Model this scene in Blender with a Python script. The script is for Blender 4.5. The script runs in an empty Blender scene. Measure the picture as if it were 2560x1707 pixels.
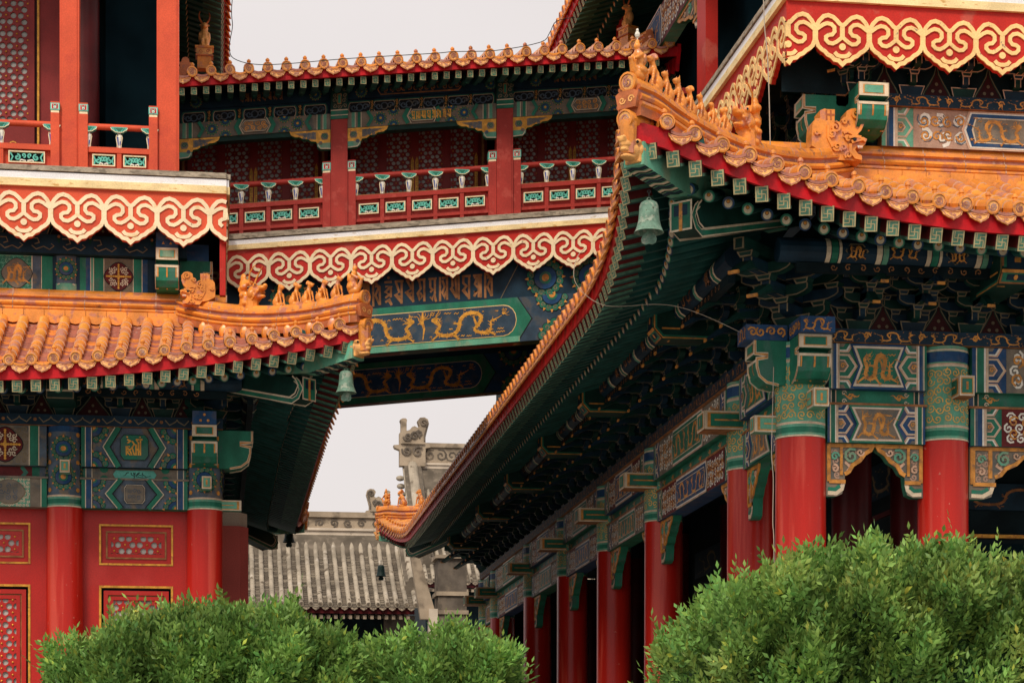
import bpy, math, random
import numpy as np
from mathutils import Vector, Matrix
RN = random.Random(11)
V3 = Vector
PI = math.pi
sc = bpy.context.scene
COL = sc.collection

# ---------------------------------------------------------------- camera, sky, sun, exposure
cam = bpy.data.cameras.new("camera"); cam_o = bpy.data.objects.new("camera", cam); COL.objects.link(cam_o)
cam_o.location = (0, 0, 1.6); cam_o.rotation_euler = (math.radians(90), 0, math.radians(-8.256))
cam.sensor_width = 36; cam.lens = 71.72; cam.shift_y = 0.4361; cam.clip_end = 2000; cam.clip_start = 0.1
sc.camera = cam_o
SUN_EL, SUN_AZ = 46.0, -28.0        # azimuth: degrees from straight behind the viewer, negative = from the left
world = bpy.data.worlds.new("World"); sc.world = world; world.use_nodes = True
wn = world.node_tree.nodes; wl = world.node_tree.links
bg = wn["Background"]
sky = wn.new("ShaderNodeTexSky"); sky.sky_type = 'NISHITA'; sky.sun_disc = False
sky.sun_elevation = math.radians(SUN_EL); sky.sun_rotation = math.radians(180 + SUN_AZ)
sky.dust_density = 6; sky.air_density = 1.0
ov = wn.new("ShaderNodeMix"); ov.data_type = 'RGBA'; ov.inputs[0].default_value = 0.93   # overcast: cloud sheet over the clear sky
ov.inputs[7].default_value = (5.85, 5.42, 5.27, 1)
cl = wn.new("ShaderNodeTexNoise"); cl.inputs["Scale"].default_value = 3.5; cl.inputs["Detail"].default_value = 5
cr = wn.new("ShaderNodeMapRange"); cr.inputs[1].default_value = .3; cr.inputs[2].default_value = .7; cr.inputs[3].default_value = .955; cr.inputs[4].default_value = 1.035
cv = wn.new("ShaderNodeVectorMath"); cv.operation = 'SCALE'; cv.inputs[0].default_value = (5.85, 5.42, 5.27)
ctc = wn.new("ShaderNodeTexCoord"); wl.new(ctc.outputs["Generated"], cl.inputs["Vector"]); wl.new(cl.outputs[0], cr.inputs[0]); wl.new(cr.outputs[0], cv.inputs["Scale"]); wl.new(cv.outputs[0], ov.inputs[7])
wl.new(sky.outputs[0], ov.inputs[6]); wl.new(ov.outputs[2], bg.inputs[0])
bg.inputs[1].default_value = 0.08
sun = bpy.data.lights.new("sun", 'SUN'); sun.energy = 1.5; sun.angle = math.radians(18); sun.color = (1.0, 0.89, 0.73)
sun_o = bpy.data.objects.new("sun", sun); COL.objects.link(sun_o); sun_o.location = (-20, -20, 40)
_a = math.radians(SUN_AZ); _e = math.radians(SUN_EL)
_d = V3((math.sin(_a) * math.cos(_e), -math.cos(_a) * math.cos(_e), math.sin(_e)))    # towards the sun
sun_o.rotation_euler = _d.to_track_quat('Z', 'Y').to_euler()
sc.view_settings.view_transform = 'Standard'; sc.view_settings.look = 'None'
sc.view_settings.exposure = 0.9; sc.view_settings.gamma = 1.0
sc.cycles.max_bounces = 6; sc.cycles.use_denoising = True

# ---------------------------------------------------------------- materials (all procedural, in world position)
MATS = {}
def mat(name, col, rough=.6, var=.12, scale=5., col2=None, lo=.55, hi=.65, scale2=3., stretch=(1, 1, 1), bump=.15, bscale=40., metal=0., coat=0., grain=.1, attr=False, trans=0., wear=None, spec=.22):
    m = bpy.data.materials.new(name); m.use_nodes = True
    n = m.node_tree.nodes; l = m.node_tree.links; b = n["Principled BSDF"]
    geo = n.new("ShaderNodeNewGeometry")
    mp = n.new("ShaderNodeMapping"); mp.inputs[3].default_value = stretch; l.new(geo.outputs["Position"], mp.inputs[0])
    def noise(s, d=4, src=None):
        t = n.new("ShaderNodeTexNoise"); t.inputs["Scale"].default_value = s; t.inputs["Detail"].default_value = d
        l.new(src or mp.outputs[0], t.inputs["Vector"]); return t.outputs[0]
    def mixc(f, a, bb):
        x = n.new("ShaderNodeMix"); x.data_type = 'RGBA'; l.new(f, x.inputs[0])
        for k, c in ((6, a), (7, bb)):
            if isinstance(c, tuple): x.inputs[k].default_value = (*c, 1)
            else: l.new(c, x.inputs[k])
        return x.outputs[2]
    def rng(src, a, bb, c=0, d=1):
        r = n.new("ShaderNodeMapRange"); r.interpolation_type = 'SMOOTHSTEP'; l.new(src, r.inputs[0])
        for k, v in zip((1, 2, 3, 4), (a, bb, c, d)): r.inputs[k].default_value = v
        return r.outputs[0]
    c = mixc(rng(noise(scale), .3, .7), tuple(max(0, x * (1 - var)) for x in col), tuple(min(1, x * (1 + var)) for x in col))
    if col2 is not None: c = mixc(rng(noise(scale2, 6), lo, hi), c, col2)
    if wear is not None: c = mixc(rng(noise(wear[1], 8, geo.outputs["Position"]), wear[2], wear[3]), c, wear[0])
    if grain:
        g = rng(noise(60, 3, geo.outputs["Position"]), .3, .7, 1 - grain, 1 + grain * .6)
        x = n.new("ShaderNodeVectorMath"); x.operation = 'SCALE'; l.new(c, x.inputs[0]); l.new(g, x.inputs["Scale"]); c = x.outputs[0]
    if attr:
        at = n.new("ShaderNodeAttribute"); at.attribute_name = "tint"
        x = n.new("ShaderNodeMix"); x.data_type = 'RGBA'; x.blend_type = 'MULTIPLY'; x.inputs[0].default_value = 1
        l.new(c, x.inputs[6]); l.new(at.outputs[0], x.inputs[7]); c = x.outputs[2]
    l.new(c, b.inputs["Base Color"])
    b.inputs["Specular IOR Level"].default_value = spec; b.inputs["Roughness"].default_value = rough; b.inputs["Metallic"].default_value = metal
    if coat: b.inputs["Coat Weight"].default_value = coat; b.inputs["Coat Roughness"].default_value = .25
    if bump:
        bp = n.new("ShaderNodeBump"); bp.inputs["Strength"].default_value = bump; bp.inputs["Distance"].default_value = .01
        l.new(noise(bscale, 3, geo.outputs["Position"]), bp.inputs["Height"]); l.new(bp.outputs[0], b.inputs["Normal"])
    if trans:
        tr = n.new("ShaderNodeBsdfTranslucent"); l.new(c, tr.inputs[0])
        ms = n.new("ShaderNodeMixShader"); ms.inputs[0].default_value = trans
        l.new(b.outputs[0], ms.inputs[1]); l.new(tr.outputs[0], ms.inputs[2]); l.new(ms.outputs[0], n["Material Output"].inputs[0])
    MATS[name] = m; return m

mat("glaze", (.74, .265, .04), .3, .2, 3, (.52, .2, .12), .53, .66, 7, spec=.45, bump=.35, bscale=30, wear=((.34, .13, .06), 9, .60, .72))
mat("glaze_gold", (.80, .33, .055), .3, .15, 3, (.7, .26, .05), .5, .66, 8, spec=.4, bump=.25, bscale=30)
mat("glaze_worn", (.66, .24, .07), .45, .2, 5, (.50, .22, .16), .45, .6, 7, bump=.3)
mat("glaze_pale", (.80, .40, .13), .45, .15, 9, (.5, .24, .13), .55, .7, 12, bump=.6, bscale=70)
mat("glaze_deep", (.50, .15, .055), .32, .25, 5, (.33, .12, .075), .55, .7, 9, bump=.4)
mat("glaze_bare", (.40, .16, .12), .7, .2, 6, (.5, .3, .25), .55, .7, 9)
mat("mortar", (.55, .34, .24), .85, .2, 8)
mat("lacquer", (.43, .016, .010), .28, .15, 2.5, (.54, .06, .04), .5, .66, 7, (1, 1, .06), .06, 15, wear=((.50, .13, .10), 16, .69, .72), coat=.12, grain=.05, spec=.2)  # lighter vertical streaks: painted sheen as well as fading; wear is scuffs
mat("lacquer_dark", (.075, .007, .009), .4, .2, 2.5, bump=.06)  # darker copy of lacquer, with the shade of inner galleries in its colour
mat("fascia_red", (.5, .006, .012), .45, .2, 3, (.33, .01, .015), .5, .7, 4)
mat("board_red", (.47, .022, .014), .5, .12, 2, (.5, .08, .055), .6, .66, 2.2, bump=.12)
mat("board_orange", (.64, .088, .036), .5, .1, 2, (.55, .07, .034), .5, .66, 2.2, bump=.12)
mat("rail_red", (.36, .035, .026), .5, .12, 3, (.42, .06, .045), .55, .65, 8, bump=.1)
mat("door_red", (.26, .027, .025), .45, .15, 3, bump=.1)
mat("wall_red", (.43, .018, .013), .42, .1, 1.5, (.47, .03, .024), .5, .65, 1.2, bump=.08, coat=.1)
mat("wall_pink", (.52, .11, .095), .8, .1, 2)
mat("cream", (.86, .60, .26), .6, .12, 4, (.62, .42, .2), .6, .72, 9, (1, 1, 1), .1, wear=((.35, .25, .15), 14, .66, .72))
mat("cream_pale", (.86, .72, .48), .6, .08, 4, (.78, .58, .32), .58, .7, 7, bump=.1, wear=((.4, .3, .2), 16, .68, .73))
mat("yellow_band", (.86, .68, .36), .6, .15, 3, (.62, .36, .12), .58, .7, 8, (1, 1, 3), .1)
mat("white_band", (.84, .85, .88), .6, .06, 3, (.62, .55, .45), .6, .75, 6, (1, 1, 3), .08)
mat("slab", (.36, .31, .24), .85, .25, 6, (.2, .17, .13), .5, .65, 9, (1, 1, 3), .4)
mat("slab_edge", (.10, .09, .08), .9, .3, 8)
mat("gold", (.62, .30, .045), .38, .25, 14, (.42, .17, .04), .55, .68, 18, metal=.25)
mat("gold_vine", (.70, .40, .10), .5, .2, 10)
mat("gold_paint", (.60, .26, .055), .5, .3, 10, (.3, .15, .07), .55, .7, 14)
mat("gold_dull", (.30, .13, .05), .6, .3, 10)
mat("green", (.018, .17, .105), .55, .25, 4, (.05, .16, .12), .52, .66, 7, (1, 1, .5), .08)
mat("green_pale", (.12, .36, .25), .6, .2, 4, (.22, .33, .22), .5, .68, 7, (1, 1, .5))
mat("green_dark", (.004, .036, .028), .55, .3, 4)  # green darkened so the colour itself holds the shade under the eaves
mat("fret", (.44, .37, .20), .6, .2, 9)
mat("rafter_face", (.085, .20, .14), .6, .3, 9)
mat("panel_blue", (.032, .062, .10), .6, .25, 5, (.07, .08, .09), .5, .66, 5)
mat("maroon_dark", (.05, .007, .008), .6, .2, 5)  # maroon with the shade between the brackets put into its colour
mat("rafter_green", (.013, .076, .070), .6, .3, 4)
mat("teal", (.12, .47, .38), .5, .15, 6)
mat("blue", (.014, .062, .165), .55, .25, 4, (.06, .085, .15), .48, .66, 6)
mat("blue_faded", (.09, .125, .17), .65, .25, 5, (.19, .15, .11), .5, .66, 6)
mat("blue_dark", (.007, .028, .052), .55, .3, 4)  # blue darkened towards the teal of shadow
mat("taupe", (.21, .175, .135), .7, .2, 5, (.13, .13, .12), .5, .66, 6)
mat("line", (.66, .55, .40), .6, .15, 8)
mat("line_dim", (.20, .155, .095), .6, .2, 8)  # outline colour dimmed to carry the shade of the bracket zone
mat("pink_line", (.62, .40, .28), .6, .2, 8)
mat("pale_rose", (.42, .27, .2), .7, .15, 5)
mat("maroon", (.12, .014, .015), .6, .2, 5)
mat("white_paint", (.75, .72, .64), .5, .08, 6)
mat("royal", (.03, .065, .33), .5, .1, 6)
mat("black_line", (.012, .014, .018), .7, .1, 6, grain=0)
mat("soffit", (.011, .034, .040), .75, .3, 3, spec=.1)  # eave boards: teal under-eave shade mixed into the colour
mat("soffit_red", (.03, .006, .007), .75, .3, 3, spec=.1)  # red boards, darkened in colour for the same shade
mat("shade_timber", (.008, .018, .023), .7, .3, 3, spec=.1)  # timber whose colour is that of teal shadow
mat("deep_shade", (.006, .017, .023), .9, .2, 2, grain=0, bump=0, spec=0)  # near-black teal painted in place of the shade of interiors
mat("paper", (.42, .43, .40), .8, .2, 2)
mat("bronze", (.14, .25, .19), .6, .25, 12, (.30, .36, .29), .5, .65, 18, wear=((.08, .10, .07), 30, .62, .7))
mat("bronze_dark", (.015, .035, .034), .55, .2, 12)
mat("grey_tile", (.33, .285, .225), .9, .3, 1.2, (.46, .41, .35), .60, .72, 1.6, (1, 1, .6), .5, 20, wear=((.12, .095, .07), 3.5, .58, .7))
mat("grey_pan", (.12, .10, .078), .95, .3, 2, (.2, .165, .13), .55, .7, 4, bump=.5)  # troughs darker than the barrels: relief shading put into the colour
mat("grey_stone", (.36, .29, .215), .9, .2, 1.5, (.2, .16, .12), .5, .66, 2.2, bump=.5, bscale=15)
mat("plaster", (.56, .48, .39), .9, .12, 2, (.36, .3, .24), .6, .7, 3)
mat("brick", (.12, .10, .082), .9, .3, 3, (.19, .155, .12), .5, .65, 2)
mat("cable_white", (.42, .36, .29), .6, .1, 5)
mat("cable_dark", (.03, .03, .03), .6, .1, 5)
mat("leaf", (.150, .275, .062), .42, .25, 2, (.245, .335, .085), .52, .68, 1.6, bump=0, grain=0, attr=True, trans=.28)
mat("leaf_shade", (.010, .034, .009), .9, .4, 9)  # dark shell inside the crown, painting the shade between leaves
mat("bark", (.10, .07, .045), .9, .3, 9, bump=.5)
mat("paving", (.27, .255, .23), .9, .2, 1.0, (.21, .2, .18), .5, .6, 3, bump=.3)

# ---------------------------------------------------------------- mesh builder
class MB:
    def __init__(s): s.v = []; s.f = []; s.m = []; s.mi = {}
    def idx(s, m):
        if m not in s.mi: s.mi[m] = len(s.mi)
        return s.mi[m]
    def add(s, vs, fs, m):
        o = len(s.v); k = s.idx(m)
        s.v.extend([tuple(v) for v in vs]); s.f.extend([tuple(o + i for i in f) for f in fs]); s.m.extend([k] * len(fs))
    def box(s, c, sz, m, M=None):
        x, y, z = [a / 2 for a in sz]
        vs = [V3((i * x, j * y, k * z)) for i in (-1, 1) for j in (-1, 1) for k in (-1, 1)]
        if M is not None: vs = [M @ v for v in vs]
        c = V3(c); vs = [v + c for v in vs]
        s.add(vs, [(0, 1, 3, 2), (4, 6, 7, 5), (0, 4, 5, 1), (2, 3, 7, 6), (0, 2, 6, 4), (1, 5, 7, 3)], m)
    def hexa(s, p, m):   # 8 points: bottom 4 round, top 4 round
        s.add(p, [(3, 2, 1, 0), (4, 5, 6, 7), (0, 1, 5, 4), (1, 2, 6, 5), (2, 3, 7, 6), (3, 0, 4, 7)], m)
    def fbox(s, F, a, b, m):   # box between two corners in a frame function F(u,n,z)
        (u0, n0, z0), (u1, n1, z1) = a, b
        s.hexa([F(u0, n0, z0), F(u1, n0, z0), F(u1, n1, z0), F(u0, n1, z0), F(u0, n0, z1), F(u1, n0, z1), F(u1, n1, z1), F(u0, n1, z1)], m)
    def bar(s, a, b, w, h, m, up=V3((0, 0, 1))):
        a = V3(a); b = V3(b); d = (b - a).normalized(); x = d.cross(up).normalized(); y = x.cross(d)
        p = []
        for q in (a, b):
            p += [q - x * w / 2 - y * h / 2, q + x * w / 2 - y * h / 2, q + x * w / 2 + y * h / 2, q - x * w / 2 + y * h / 2]
        s.add(p, [(3, 2, 1, 0), (4, 5, 6, 7), (0, 1, 5, 4), (1, 2, 6, 5), (2, 3, 7, 6), (3, 0, 4, 7)], m)
    def tube(s, pts, r, m, n=6, caps=True):
        pts = [V3(p) for p in pts]; rr = r if isinstance(r, (list, tuple)) else [r] * len(pts)
        vs = []; up = None
        for i, p in enumerate(pts):
            d = (pts[min(i + 1, len(pts) - 1)] - pts[max(i - 1, 0)]).normalized()
            if up is None: up = d.orthogonal().normalized()
            x = (up - d * up.dot(d)).normalized(); up = x; y = d.cross(x)
            vs += [p + (x * math.cos(2 * PI * k / n) + y * math.sin(2 * PI * k / n)) * rr[i] for k in range(n)]
        fs = [(i * n + k, i * n + (k + 1) % n, (i + 1) * n + (k + 1) % n, (i + 1) * n + k) for i in range(len(pts) - 1) for k in range(n)]
        if caps: fs += [tuple(range(n))[::-1], tuple((len(pts) - 1) * n + k for k in range(n))]
        s.add(vs, fs, m)
    def lathe(s, prof, o, m, ax=V3((0, 0, 1)), n=16, sx=1., mats=None, x=None):
        ax = V3(ax).normalized(); o = V3(o)
        x = V3(x) if x is not None else ax.orthogonal().normalized(); y = ax.cross(x)
        vs = [o + ax * h + (x * math.cos(2 * PI * k / n) + y * math.sin(2 * PI * k / n) * sx) * r for r, h in prof for k in range(n)]
        for i in range(len(prof) - 1):
            q = vs[i * n:(i + 2) * n]
            s.add(q, [(k, (k + 1) % n, n + (k + 1) % n, n + k) for k in range(n)], mats[i] if mats else m)
        if prof[0][0] > 1e-4: s.add(vs[:n], [tuple(range(n))[::-1]], mats[0] if mats else m)
        if prof[-1][0] > 1e-4: s.add(vs[-n:], [tuple(range(n))], mats[-1] if mats else m)
    def ball(s, c, r, m, n=10, M=None):
        rx, ry, rz = r if isinstance(r, (tuple, list)) else (r, r, r); c = V3(c); k2 = max(4, n // 2 + 1)
        vs = []
        for i in range(k2 + 1):
            a = PI * i / k2
            for k in range(n):
                b = 2 * PI * k / n; p = V3((rx * math.sin(a) * math.cos(b), ry * math.sin(a) * math.sin(b), rz * math.cos(a)))
                vs.append(c + (M @ p if M is not None else p))
        s.add(vs, [(i * n + k, i * n + (k + 1) % n, (i + 1) * n + (k + 1) % n, (i + 1) * n + k) for i in range(k2) for k in range(n)], m)
    def prism(s, poly, fn, d0, d1, m, side=None):   # 2D polygon -> fn(u,v,d) extruded in d
        n = len(poly)
        vs = [fn(u, v, d0) for u, v in poly] + [fn(u, v, d1) for u, v in poly]
        s.add(vs, [tuple(range(n, 2 * n))], m); s.add(vs, [tuple(range(n))[::-1]], side or m)
        s.add(vs, [(i, (i + 1) % n, n + (i + 1) % n, n + i) for i in range(n)], side or m)
    def build(s, name, parent=None, smooth=False, angle=40, remesh=0):
        me = bpy.data.meshes.new(name); me.from_pydata(s.v, [], s.f)
        for k in s.mi: me.materials.append(MATS[k])
        me.polygons.foreach_set("material_index", s.m)
        if smooth:
            me.polygons.foreach_set("use_smooth", [True] * len(s.f))
            if not remesh:
                try: me.set_sharp_from_angle(angle=math.radians(angle))
                except Exception: pass
        me.update(); o = bpy.data.objects.new(name, me); COL.objects.link(o)
        if remesh:
            md = o.modifiers.new("union", 'REMESH'); md.mode = 'VOXEL'; md.voxel_size = remesh; md.use_smooth_shade = True
        if parent is not None: attach(o, parent)
        return o
ROOT = {}
def attach(o, parent, M=None):
    """parent o under parent; o's mesh is in world coordinates (or placed by world matrix M)"""
    o.parent = parent
    r = V3(ROOT.get(parent.name, (0, 0, 0)))
    if M is None: M = Matrix.Identity(4)
    o.matrix_local = Matrix.Translation(-r) @ M
    ROOT[o.name] = (0, 0, 0) if M == Matrix.Identity(4) else None
def tag(o, label=None, cat=None, group=None, kind=None):
    if label: o["label"] = label
    if cat: o["category"] = cat
    if group: o["group"] = group
    if kind: o["kind"] = kind
    return o
def thing(name, loc, label, cat, group=None):
    o = bpy.data.objects.new(name, None); COL.objects.link(o); o.location = loc; o.empty_display_size = .5
    ROOT[o.name] = tuple(loc); return tag(o, label, cat, group)
def inst(o, parent, M, name=None):   # a copy of a part sharing its mesh
    c = o.copy(); COL.objects.link(c); attach(c, parent, M)
    return c
def frame(o, u, n):
    o = V3(o); u = V3(u); n = V3(n); z = V3((0, 0, 1))
    return lambda a, b, c: o + u * a + n * b + z * c
def fmat(o, u, n):   # matrix whose local x = u, y = n, z = up
    M = Matrix.Identity(4); u = V3(u).normalized(); n = V3(n).normalized(); z = u.cross(n)
    if z.z < 0: z = -z
    for i in range(3): M[i][0] = u[i]; M[i][1] = n[i]; M[i][2] = z[i]; M[i][3] = o[i]
    return M

# ---------------------------------------------------------------- drawing on surfaces
class Pat:
    def __init__(s, mb, fn, eps=.003): s.mb = mb; s.fn = fn; s.e = eps; s.k = 0
    def j(s): s.k = (s.k + 1) % 40; return s.k * .00005
    def fill(s, pts, m, lay=1):
        d = lay * s.e + s.j(); s.mb.add([s.fn(u, v, d) for u, v in pts], [tuple(range(len(pts)))], m)
    def rect(s, u0, v0, u1, v1, m, lay=1, nu=1, nv=1):
        for i in range(nu):
            for j in range(nv):
                a = u0 + (u1 - u0) * i / nu; b = u0 + (u1 - u0) * (i + 1) / nu; c = v0 + (v1 - v0) * j / nv; d = v0 + (v1 - v0) * (j + 1) / nv
                s.fill([(a, c), (b, c), (b, d), (a, d)], m, lay)
    def stroke(s, pts, w, m, lay=2, closed=False, h=0):
        n = len(pts); L = []; Rr = []
        for i in range(n):
            if closed: a, b = pts[i - 1], pts[(i + 1) % n]
            else: a, b = pts[max(i - 1, 0)], pts[min(i + 1, n - 1)]
            dx, dy = b[0] - a[0], b[1] - a[1]; q = math.hypot(dx, dy) or 1; nx, ny = -dy / q, dx / q
            k = 1.
            if 0 < i < n - 1 or closed:
                a2 = pts[i - 1]; ex, ey = pts[i][0] - a2[0], pts[i][1] - a2[1]; qe = math.hypot(ex, ey) or 1
                k = 1 / max(.55, abs((dx * ex + dy * ey) / (q * qe)))
            ww = (w[i] if isinstance(w, list) else w) / 2 * k
            L.append((pts[i][0] + nx * ww, pts[i][1] + ny * ww)); Rr.append((pts[i][0] - nx * ww, pts[i][1] - ny * ww))
        d = lay * s.e + h + s.j(); m2 = n if closed else n - 1
        vs = [s.fn(u, v, d) for u, v in L] + [s.fn(u, v, d) for u, v in Rr]
        fs = [(i, (i + 1) % n, n + (i + 1) % n, n + i) for i in range(m2)]
        if h:
            vs += [s.fn(u, v, 0) for u, v in L] + [s.fn(u, v, 0) for u, v in Rr]
            for i in range(m2):
                j = (i + 1) % n
                fs += [(2 * n + i, 2 * n + j, j, i), (n + i, n + j, 3 * n + j, 3 * n + i)]
        s.mb.add(vs, fs, m)
    def disc(s, u, v, r, m, lay=2, n=12, ry=None, h=0):
        p = [(u + r * math.cos(2 * PI * k / n), v + (ry or r) * math.sin(2 * PI * k / n)) for k in range(n)]
        if h: s.mb.prism(p, s.fn, 0, h + s.j(), m)
        else: s.fill(p, m, lay)
    def ring(s, u, v, r, w, m, lay=2, n=14, a0=0, a1=2 * PI):
        full = abs(a1 - a0) > 6.2
        p = [(u + r * math.cos(a0 + (a1 - a0) * k / n), v + r * math.sin(a0 + (a1 - a0) * k / n)) for k in range(n + (0 if full else 1))]
        s.stroke(p, w, m, lay, full)
    def spiral(s, u, v, r, w, m, lay=2, turns=1.4, a0=0, sg=1, n=12, h=0):
        p = []
        for k in range(n + 1):
            t = k / n; q = r * (1 - .88 * t); a = a0 + sg * 2 * PI * turns * t
            p.append((u + q * math.cos(a), v + q * math.sin(a)))
        s.stroke(p, w, m, lay, False, h)
    def curls(s, u0, v0, u1, v1, size, w, m, lay=2, rnd=None, jit=.25):
        rnd = rnd or RN; nu = max(1, round((u1 - u0) / size)); nv = max(1, round((v1 - v0) / size))
        for j in range(nv):
            for i in range(nu):
                cu = u0 + (i + .5 + (.0 if j % 2 else .15)) * (u1 - u0) / nu; cv = v0 + (j + .5) * (v1 - v0) / nv
                s.spiral(cu + rnd.uniform(-jit, jit) * size * .4, cv + rnd.uniform(-jit, jit) * size * .4, size * .46, w, m, lay, 1.3, rnd.uniform(0, 6.28), 1 if (i + j) % 2 else -1, 10)
    def flame(s, u, v, a, L, w, m, lay=2):
        p = []
        for k in range(6):
            t = k / 5; p.append((u + math.cos(a) * L * t - math.sin(a) * L * .12 * math.sin(t * 6.5), v + math.sin(a) * L * t + math.cos(a) * L * .12 * math.sin(t * 6.5)))
        s.stroke(p, [w, w * .9, w * .8, w * .65, w * .45, w * .15], m, lay)
    def dragon(s, u0, v0, u1, v1, m, lay=2, flip=False, rnd=None, detail=1.):
        rnd = rnd or RN; W = u1 - u0; H = v1 - v0
        X = lambda t: (u1 - t * W) if flip else (u0 + t * W)
        Y = lambda t: v0 + t * H
        key = [(.10, .62), (.16, .45), (.12, .25), (.20, .10), (.34, .13), (.40, .35), (.42, .65), (.50, .85), (.62, .84), (.68, .66), (.64, .42), (.60, .22), (.68, .10), (.78, .14), (.80, .36), (.80, .52), (.88, .60), (.95, .72)]
        pts = []
        for i in range(len(key) - 1):
            p0, p1, p2, p3 = key[max(i - 1, 0)], key[i], key[i + 1], key[min(i + 2, len(key) - 1)]
            for k in range(3):
                t = k / 3; f = lambda a, b, c, d: .5 * (2 * b + (c - a) * t + (2 * a - 5 * b + 4 * c - d) * t * t + (3 * b - a - 3 * c + d) * t ** 3)
                pts.append((X(f(p0[0], p1[0], p2[0], p3[0])), Y(f(p0[1], p1[1], p2[1], p3[1]))))
        n = len(pts); bw = H * .115
        s.stroke(pts, [bw * (.7 + .5 * math.sin(PI * min(1, (k + 6) / n * 1.0)) - (.75 * max(0, (k / n - .75) * 4) * .7)) for k in range(n)], m, lay)
        # head, jaws, horns, mane
        hx, hy = X(.10), Y(.68); sg = -1 if flip else 1
        s.fill([(hx - sg * W * .045, hy - H * .02), (hx - sg * W * .01, hy - H * .09), (hx + sg * W * .03, hy - H * .05), (hx + sg * W * .035, hy + H * .07), (hx, hy + H * .12), (hx - sg * W * .04, hy + H * .07)], m, lay)
        for k in range(9): s.flame(hx + sg * W * .02, hy + H * rnd.uniform(-.05, .1), (PI - a if flip else a) if (a := rnd.uniform(-.9, 1.9)) is not None else 0, H * rnd.uniform(.2, .36), H * .028, m, lay)
        for k in range(4, n - 4, 2):
            tx, ty = pts[k + 1][0] - pts[k - 1][0], pts[k + 1][1] - pts[k - 1][1]; an = math.atan2(ty, tx)
            for s_ in (-1, 1): s.flame(pts[k][0], pts[k][1], an + s_ * 1.3, H * .13, H * .03, m, lay)
        # legs with claws
        for (lx, ly, a, L) in ((.18, .14, 3.6, .33), (.30, .12, -.6, .30), (.62, .40, 1.9, .3), (.72, .11, -.3, .36), (.42, .40, 2.6, .22)):
            a2 = PI - a if flip else a
            ex, ey = X(lx) + math.cos(a2) * L * H, Y(ly) + math.sin(a2) * L * H
            mx, my = (X(lx) + ex) / 2 + rnd.uniform(-.05, .05) * H, (Y(ly) + ey) / 2 + .06 * H
            s.stroke([(X(lx), Y(ly)), (mx, my), (ex, ey)], [H * .10, H * .075, H * .05], m, lay)
            for k in range(4): s.flame(ex, ey, a2 + (k - 1.5) * .55, H * .11, H * .022, m, lay)
        for k in range(int(3 * detail)): s.flame(X(.95), Y(.72), (PI - a if flip else a) if (a := -.1 + k * .55) is not None else 0, H * .26, H * .03, m, lay)
        # clouds and sparks around it
        for k in range(int(16 * detail)):
            cu, cv = rnd.uniform(u0, u1), rnd.choice([rnd.uniform(v0, v0 + .2 * H), rnd.uniform(v1 - .22 * H, v1), rnd.uniform(v0, v1)])
            q = H * rnd.uniform(.05, .11); p = [(cu + i * q * .55, min(v1, max(v0, cv + q * .5 * ((i % 2) - .5)))) for i in range(rnd.randint(3, 6))]
            s.stroke(p, H * .026, m, lay)
    def rosette(s, u, v, r, lay=2, cut=None, a0=0, a1=2 * PI):
        """whirl-flower: ring of green curled petals round a blue disc and a gold heart"""
        full = a1 - a0 > 6.2
        n = 12; nn = max(2, round(n * (a1 - a0) / (2 * PI)))
        def arcfill(rr, m, l):
            k = 16; p = [(u + rr * math.cos(a0 + (a1 - a0) * i / k), v + rr * math.sin(a0 + (a1 - a0) * i / k)) for i in range(k + (0 if full else 1))]
            s.fill(p if full else p + [(u, v)], m, l)
        for i in range(nn):
            a = a0 + (i + .5) * (a1 - a0) / nn
            s.disc(u + r * .78 * math.cos(a), v + r * .78 * math.sin(a), r * .235, "black_line", lay, 9)
            s.disc(u + r * .78 * math.cos(a), v + r * .78 * math.sin(a), r * .205, "green", lay + 1, 9)
            s.spiral(u + r * .78 * math.cos(a), v + r * .78 * math.sin(a), r * .15, r * .045, "line_dim", lay + 2, 1.1, a + 2, 1, 7)
            b = a0 + i * (a1 - a0) / nn
            s.fill([(u + r * 1.08 * math.cos(b), v + r * 1.08 * math.sin(b)), (u + r * .88 * math.cos(b - .1), v + r * .88 * math.sin(b - .1)), (u + r * .88 * math.cos(b + .1), v + r * .88 * math.sin(b + .1))], "gold_paint", lay + 2)
        arcfill(r * .62, "black_line", lay + 3); arcfill(r * .58, "blue", lay + 4); arcfill(r * .32, "green", lay + 5); arcfill(r * .19, "gold_paint", lay + 6)

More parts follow.
